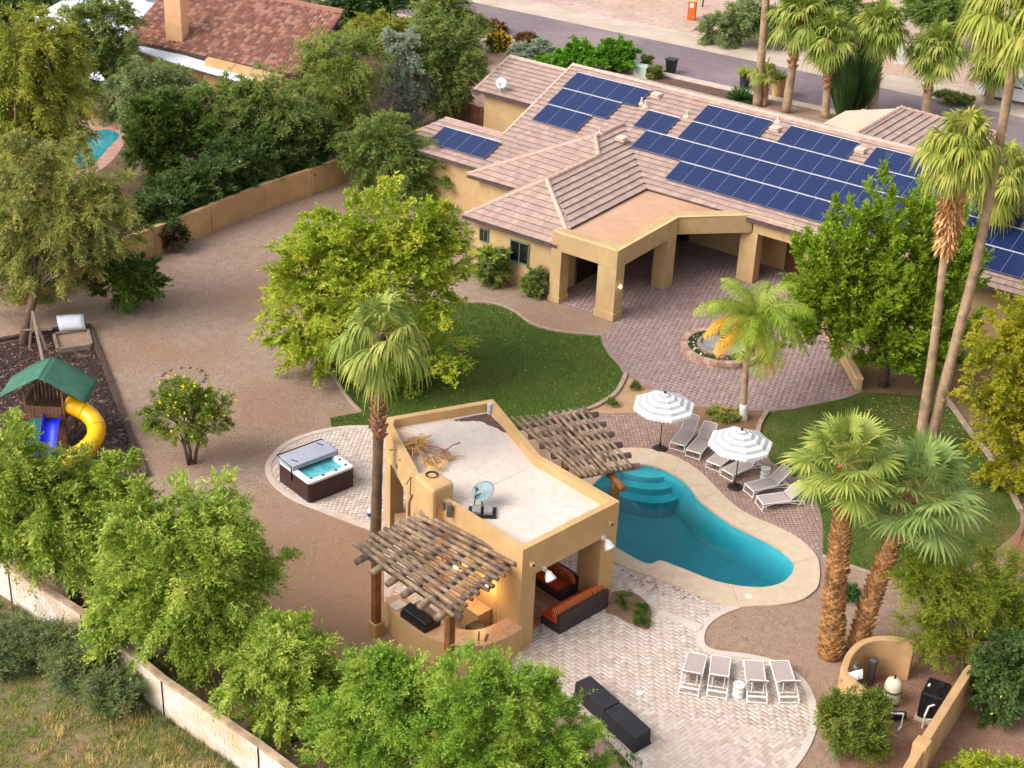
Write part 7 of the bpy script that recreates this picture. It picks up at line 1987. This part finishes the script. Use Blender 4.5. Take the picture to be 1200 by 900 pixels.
def palm(label, pts, radii, fans, nf, seed, boots=None, shag=None, scale=1.0, low=0, dead=0, group=None, bootm=None, name='fan_palm', cat='palm tree', trunkm=None, upper=False):
    """pts: trunk centre line, boots: (from, to) share of the trunk that keeps leaf bases, shag: share with hanging dry thatch"""
    rs = np.random.RandomState(seed)
    base = np.array(pts[0]); t_ = thing(name, label, cat, base, 0, group)
    P3 = spline([tuple(p) for p in pts], 6, False); n_ = len(P3)
    rr = np.interp(np.linspace(0, 1, n_), np.linspace(0, 1, len(radii)), radii)
    tm = MB(); ring = []
    for i in range(n_): ring.append(rr[i] * (1 + .03 * rs.normal()))
    tm.tube(P3, ring, 12).build('trunk', trunkm or m_ptrunk, t_, smooth=True)
    def at(f_):
        x = f_ * (n_ - 1); i = min(int(x), n_ - 2); a, b = np.array(P3[i]), np.array(P3[i + 1]); return a + (b - a) * (x - i), unit(b - a), rr[i] + (rr[i + 1] - rr[i]) * (x - i)
    length = sum(np.linalg.norm(np.array(P3[i + 1]) - np.array(P3[i])) for i in range(n_ - 1))
    if boots:
        f0, f1, bl, dens = boots
        m = int((f1 - f0) * length * dens); bmb = MB()
        for k in range(m):
            f_ = f0 + (f1 - f0) * (k + .5) / m; c, ax, r = at(f_); a = k * 2.39996 + rs.uniform(-.15, .15)
            u = unit(np.cross(ax, np.array([1.0, 0, 0]))); w = np.cross(ax, u); o_ = u * math.cos(a) + w * math.sin(a); s = np.cross(ax, o_)
            L = bl * rs.uniform(.7, 1.3); hw_ = bl * .42
            b0 = c + o_ * r * .9
            tip = b0 + ax * L * .75 + o_ * L * rs.uniform(.35, .75) + s * rs.normal(0, .03)
            q0, q1 = b0 - s * hw_ - ax * L * .15, b0 + s * hw_ - ax * L * .15
            bmb.add([q0, q1, tip + s * hw_ * .55, tip - s * hw_ * .55, b0 - o_ * .02 + ax * L * .45 + s * hw_ * .5, b0 - o_ * .02 + ax * L * .45 - s * hw_ * .5], [(0, 1, 2, 3), (3, 2, 4, 5), (0, 3, 5), (1, 4, 2)])
        stuff(bmb.build('leaf_bases', bootm or m_pboot, t_))
    if shag:
        f0, f1, m, sl = shag
        f_ = rs.uniform(f0, f1, m); pos = []; dd = []
        for q in f_:
            c, ax, r = at(q); a = rs.uniform(0, 6.28); o_ = np.array([math.cos(a), math.sin(a), 0]); bulge = .06 + .16 * math.sin(math.pi * (q - f0) / (f1 - f0))
            pos.append(c + o_ * (r + bulge * rs.uniform(.2, 1.1))); dd.append(unit(o_ * rs.uniform(.1, .9) + np.array([0, 0, -1.0 if rs.uniform() < .75 else .7]) + rs.normal(0, .2, 3)))
        V = leaf_quads(np.array(pos), np.array(dd), sl, sl * .22, rs)
        stuff(raw_mesh('thatch', V.reshape(-1, 3), np.arange(len(V) * 4).reshape(-1, 4), m_shag, t_))
    top = np.array(P3[-1]) - base
    seq = [80, 60, 60, 42, 42, 42, 25, 25, 25, 8, 8, 8, -12, -12, -35]
    if upper: seq = [80, 60, 60, 42, 42, 25, 25, 25, 8, 8, 8, 8, -12, -12]
    for k in range(nf):
        key = seq[int(k / nf * len(seq))] if low == 0 else seq[min(len(seq) - 1, int(k / nf * len(seq)))]
        me = fans[key][rs.randint(0, 2)]
        o = obj('frond', me, t_); o.location = tuple(top + np.array([0, 0, -.02 * k / nf * 10 * scale])); o.rotation_euler = (rs.normal(0, .08), rs.normal(0, .06), k * 2.39996 + rs.uniform(-.25, .25))
        s_ = scale * rs.uniform(.88, 1.1); o.scale = (s_, s_, s_)
    for k in range(low):
        o = obj('frond', fans['old'][rs.randint(0, 2)], t_); o.location = tuple(top + np.array([0, 0, -.25 * scale])); o.rotation_euler = (rs.normal(0, .1), 0, k * 2.2 + rs.uniform(-.4, .4)); s_ = scale * rs.uniform(.85, 1.05); o.scale = (s_, s_, s_)
    for k in range(dead):
        o = obj('dead_frond', fans['dead'][rs.randint(0, 2)], t_); o.location = tuple(top + np.array([0, 0, -.4 * scale])); o.rotation_euler = (rs.normal(0, .15), 0, k * 2.0 + rs.uniform(-.4, .4)); s_ = scale * .8; o.scale = (s_, s_, s_)
    return t_
def trunk_pts(base_px, others):
    b = G(*base_px); out_ = [b]
    for s in others: out_.append(AT(s[0], s[1], b[1] + (s[2] if len(s) > 2 else 0)))
    return out_
palm('fan palm with drooping fronds standing beside the pavilion', trunk_pts((440, 634), [(442, 560), (444, 490), (446, 388)]), [.22, .19, .185, .18], FAN_A, 24, 1, boots=(.56, .95, .27, 30), scale=1.12, low=3, bootm=m_pboot2, trunkm=surf('palm_trunk_brown', (132, 106, 84), (104, 82, 64), 3, .95, .5, 20, c3=(90, 72, 58), scale3=.8))
palm('thick fan palm left of the pair in front of the side lawn', trunk_pts((973, 768), [(978, 700), (984, 640), (988, 582), (989, 541)]), [.42, .32, .27, .23, .17], FAN_B, 26, 2, boots=(.0, .92, .21, 95), scale=1.08, low=0, upper=True, trunkm=m_pboot)
palm('leaning thick fan palm right of the pair by the curved wall', trunk_pts((1003, 762), [(1022, 700), (1040, 650), (1057, 604), (1074, 576)]), [.35, .29, .25, .21, .17], FAN_E, 24, 3, boots=(.0, .92, .20, 95), scale=1.2, low=0, upper=True, trunkm=m_pboot)
palm('tall slender fan palm left of the tall pair at the right', trunk_pts((1077, 531), [(1095, 400), (1108, 290), (1126, 168, -.5)]), [.27, .18, .16, .15], FAN_C, 32, 4, shag=(.66, .95, 1500, .42), scale=1.02, low=5, group='tall palms at the right')
palm('tallest leaning fan palm right of the tall pair at the right', trunk_pts((1086, 531), [(1115, 420), (1150, 280), (1190, 60), (1199, 4)]), [.29, .22, .19, .17, .15], FAN_C, 32, 5, scale=1.3, low=5, dead=2, boots=(.90, .99, .3, 30), group='tall palms at the right')
palm('fan palm with thatched trunk behind the tall pair', trunk_pts((1166, 372), [(1168, 300), (1174, 200)]), [.26, .2, .2], FAN_C, 30, 6, shag=(.45, .95, 1200, .45), scale=1.15, low=8)
far = [((887, 124), [(893, 60), (901, -45)], .26, 0, 0, 'thin smooth palm trunk rising out of the top by the black pot'),
       ((921, 132), [(931, 60), (937, 12)], .26, 1, 26, 'fan palm behind the tan pot with shaggy trunk'),
       ((967, 138), [(970, 90), (971, 40)], .24, 1, 26, 'fan palm in front of the tall spiky bush at left'),
       ((1021, 134), [(1027, 80), (1032, 28)], .32, 1, 30, 'fan palm right of the tall spiky bush'),
       ((1084, 137), [(1089, 95), (1098, 52)], .28, 1, 28, 'fan palm behind the hip roof at right centre'),
       ((1158, 122), [(1163, 95), (1168, 62)], .26, 1, 28, 'fan palm in front of the white car')]
for k, (bp_, o_, r, bt_, nf, lab) in enumerate(far):
    palm(lab, trunk_pts(bp_, o_), [r * 1.2, r, r * .9], FAN_D, nf or 12, 20 + k, boots=(.35, .97, .3, 18) if bt_ else None, scale=1.35, low=7 if nf else 0, group='palms along the street', bootm=m_pboot)
palm('small young palm between the two pots by the street', trunk_pts((895, 124), [(897, 105), (896, 84)]), [.2, .18, .16], FAN_D, 14, 40, boots=(.1, .95, .2, 20), scale=.75)
# feather palm by the fountain
FE_m = leafmat('feather_green', (132, 156, 44), (100, 134, 30), (150, 166, 60), .3, 1.0); FE_y = leafmat('feather_yellow', (214, 166, 50), (190, 140, 44), (222, 180, 80), .3, 1.0)
FEA = {(p, q): feather_mesh(p, 3.0, b, p + 200 + q, [m_, m_petiole]) for q, m_ in enumerate((FE_m, FE_y)) for p, b in ((75, 105), (55, 110), (35, 105), (12, 90), (-10, 60), (-45, 30))}
fpts = trunk_pts((871, 492), [(872, 460), (876, 415), (885, 372)])
qp_ = thing('queen_palm', 'feather palm with yellowing fronds beside the round fountain', 'palm tree', fpts[0])
P3 = spline([tuple(p) for p in fpts], 6, False)
MB().tube(P3[3:], [.155 - .04 * k / len(P3) for k in range(len(P3) - 3)], 12).build('trunk', m_ptrunk, qp_, smooth=True)
MB().tube(P3[:5], [.19, .18, .17, .165, .16], 12).build('whitewash_band', surf('whitewash', (220, 214, 210), (200, 194, 190), 4, .9), qp_, smooth=True)
rs = np.random.RandomState(8)
for k in range(32):
    p_ = (75, 75, 55, 55, 55, 55, 55, 35, 35, 35, 35, 35, 35, 35, 12, 12, 12, 12, 12, 12, 12, -10, -10, -10, -10, -10, -10, -45, -45, -45, -45, -45)[k]
    az = k * 2.39996 + .3; aw = (az + math.pi) % (2 * math.pi) - math.pi
    yel = 1 if (p_ <= 12 and (aw < -2.0 or aw > 2.7)) or p_ == -45 and k % 2 else 0
    o = obj('frond', FEA[(p_, yel)], qp_); o.location = tuple(np.array(P3[-1]) - fpts[0]); o.rotation_euler = (rs.normal(0, .1), 0, az); s_ = rs.uniform(.82, 1.0); o.scale = (s_, s_, s_)
# tall spiky bush of upright stems by the street
sb_ = G(993, 137); rs = np.random.RandomState(4); n = 1500
a = rs.uniform(0, 6.28, n); r0 = rs.uniform(0, .7, n); lean = r0 * .9 + rs.uniform(0, .35, n); h = rs.uniform(3.0, 5.4, n) * (1 - .25 * r0)
pos = np.stack([sb_[0] + np.cos(a) * r0, sb_[1] + np.sin(a) * r0, np.zeros(n)], 1)
V = np.zeros((n, 4, 3), np.float32); s = np.stack([-np.sin(a + 1), np.cos(a + 1), np.zeros(n)], 1) * .035
mid = pos + np.stack([np.cos(a) * lean * .8, np.sin(a) * lean * .8, h * .55], 1); tip = pos + np.stack([np.cos(a) * lean * 1.5, np.sin(a) * lean * 1.5, h], 1)
V[:, 0] = pos - s * .6; V[:, 1] = mid + s; V[:, 2] = tip; V[:, 3] = mid - s
sbt = thing('spiky_bush', 'tall upright dark green spiky bush between two street palms', 'bush', sb_)
raw_mesh('foliage', V.reshape(-1, 3), np.arange(n * 4).reshape(-1, 4), L_spike, sbt)
MB().lathe(sb_, [(.5, 0), (.55, .2), (.3, .5)], 10).build('stems', m_bark, sbt)
# spiky cushions
def spiky(label, c, R, lm, n, seed, parent=None, name='spiky_plant', flat=.6):
    rs = np.random.RandomState(seed); d = unit(rs.normal(size=(n, 3))); d[:, 2] = np.abs(d[:, 2]) * flat + .05; d = unit(d)
    V = leaf_quads(np.array(c) + d * R * .1, d, R, R * .09, rs)
    if parent is None:
        t_ = thing(name, label, 'plant', c); raw_mesh('foliage', V.reshape(-1, 3), np.arange(n * 4).reshape(-1, 4), lm, t_); return t_
    return raw_mesh('foliage', V.reshape(-1, 3), np.arange(n * 4).reshape(-1, 4), lm, parent)
spiky('round grey green spiky cushion beside the front driveway', G(867, 118), 1.0, L_spike, 500, 1)
spiky('spiky plant growing in the tall black pot', G(872, 103) + np.array([0, 0, .95]), .75, L_lime, 90, 2)
spiky('spiky plant growing in the large tan pot', G(910.5, 113) + np.array([0, 0, 1.18]), .8, L_mid, 160, 3)
spiky('small yellow agave in the front bed near the street', G(565, 42), .8, L_yellow, 60, 4)
print('leaves', LEAFCOUNT[0], 'tris', sum(len(m.polygons) for m in bpy.data.meshes))
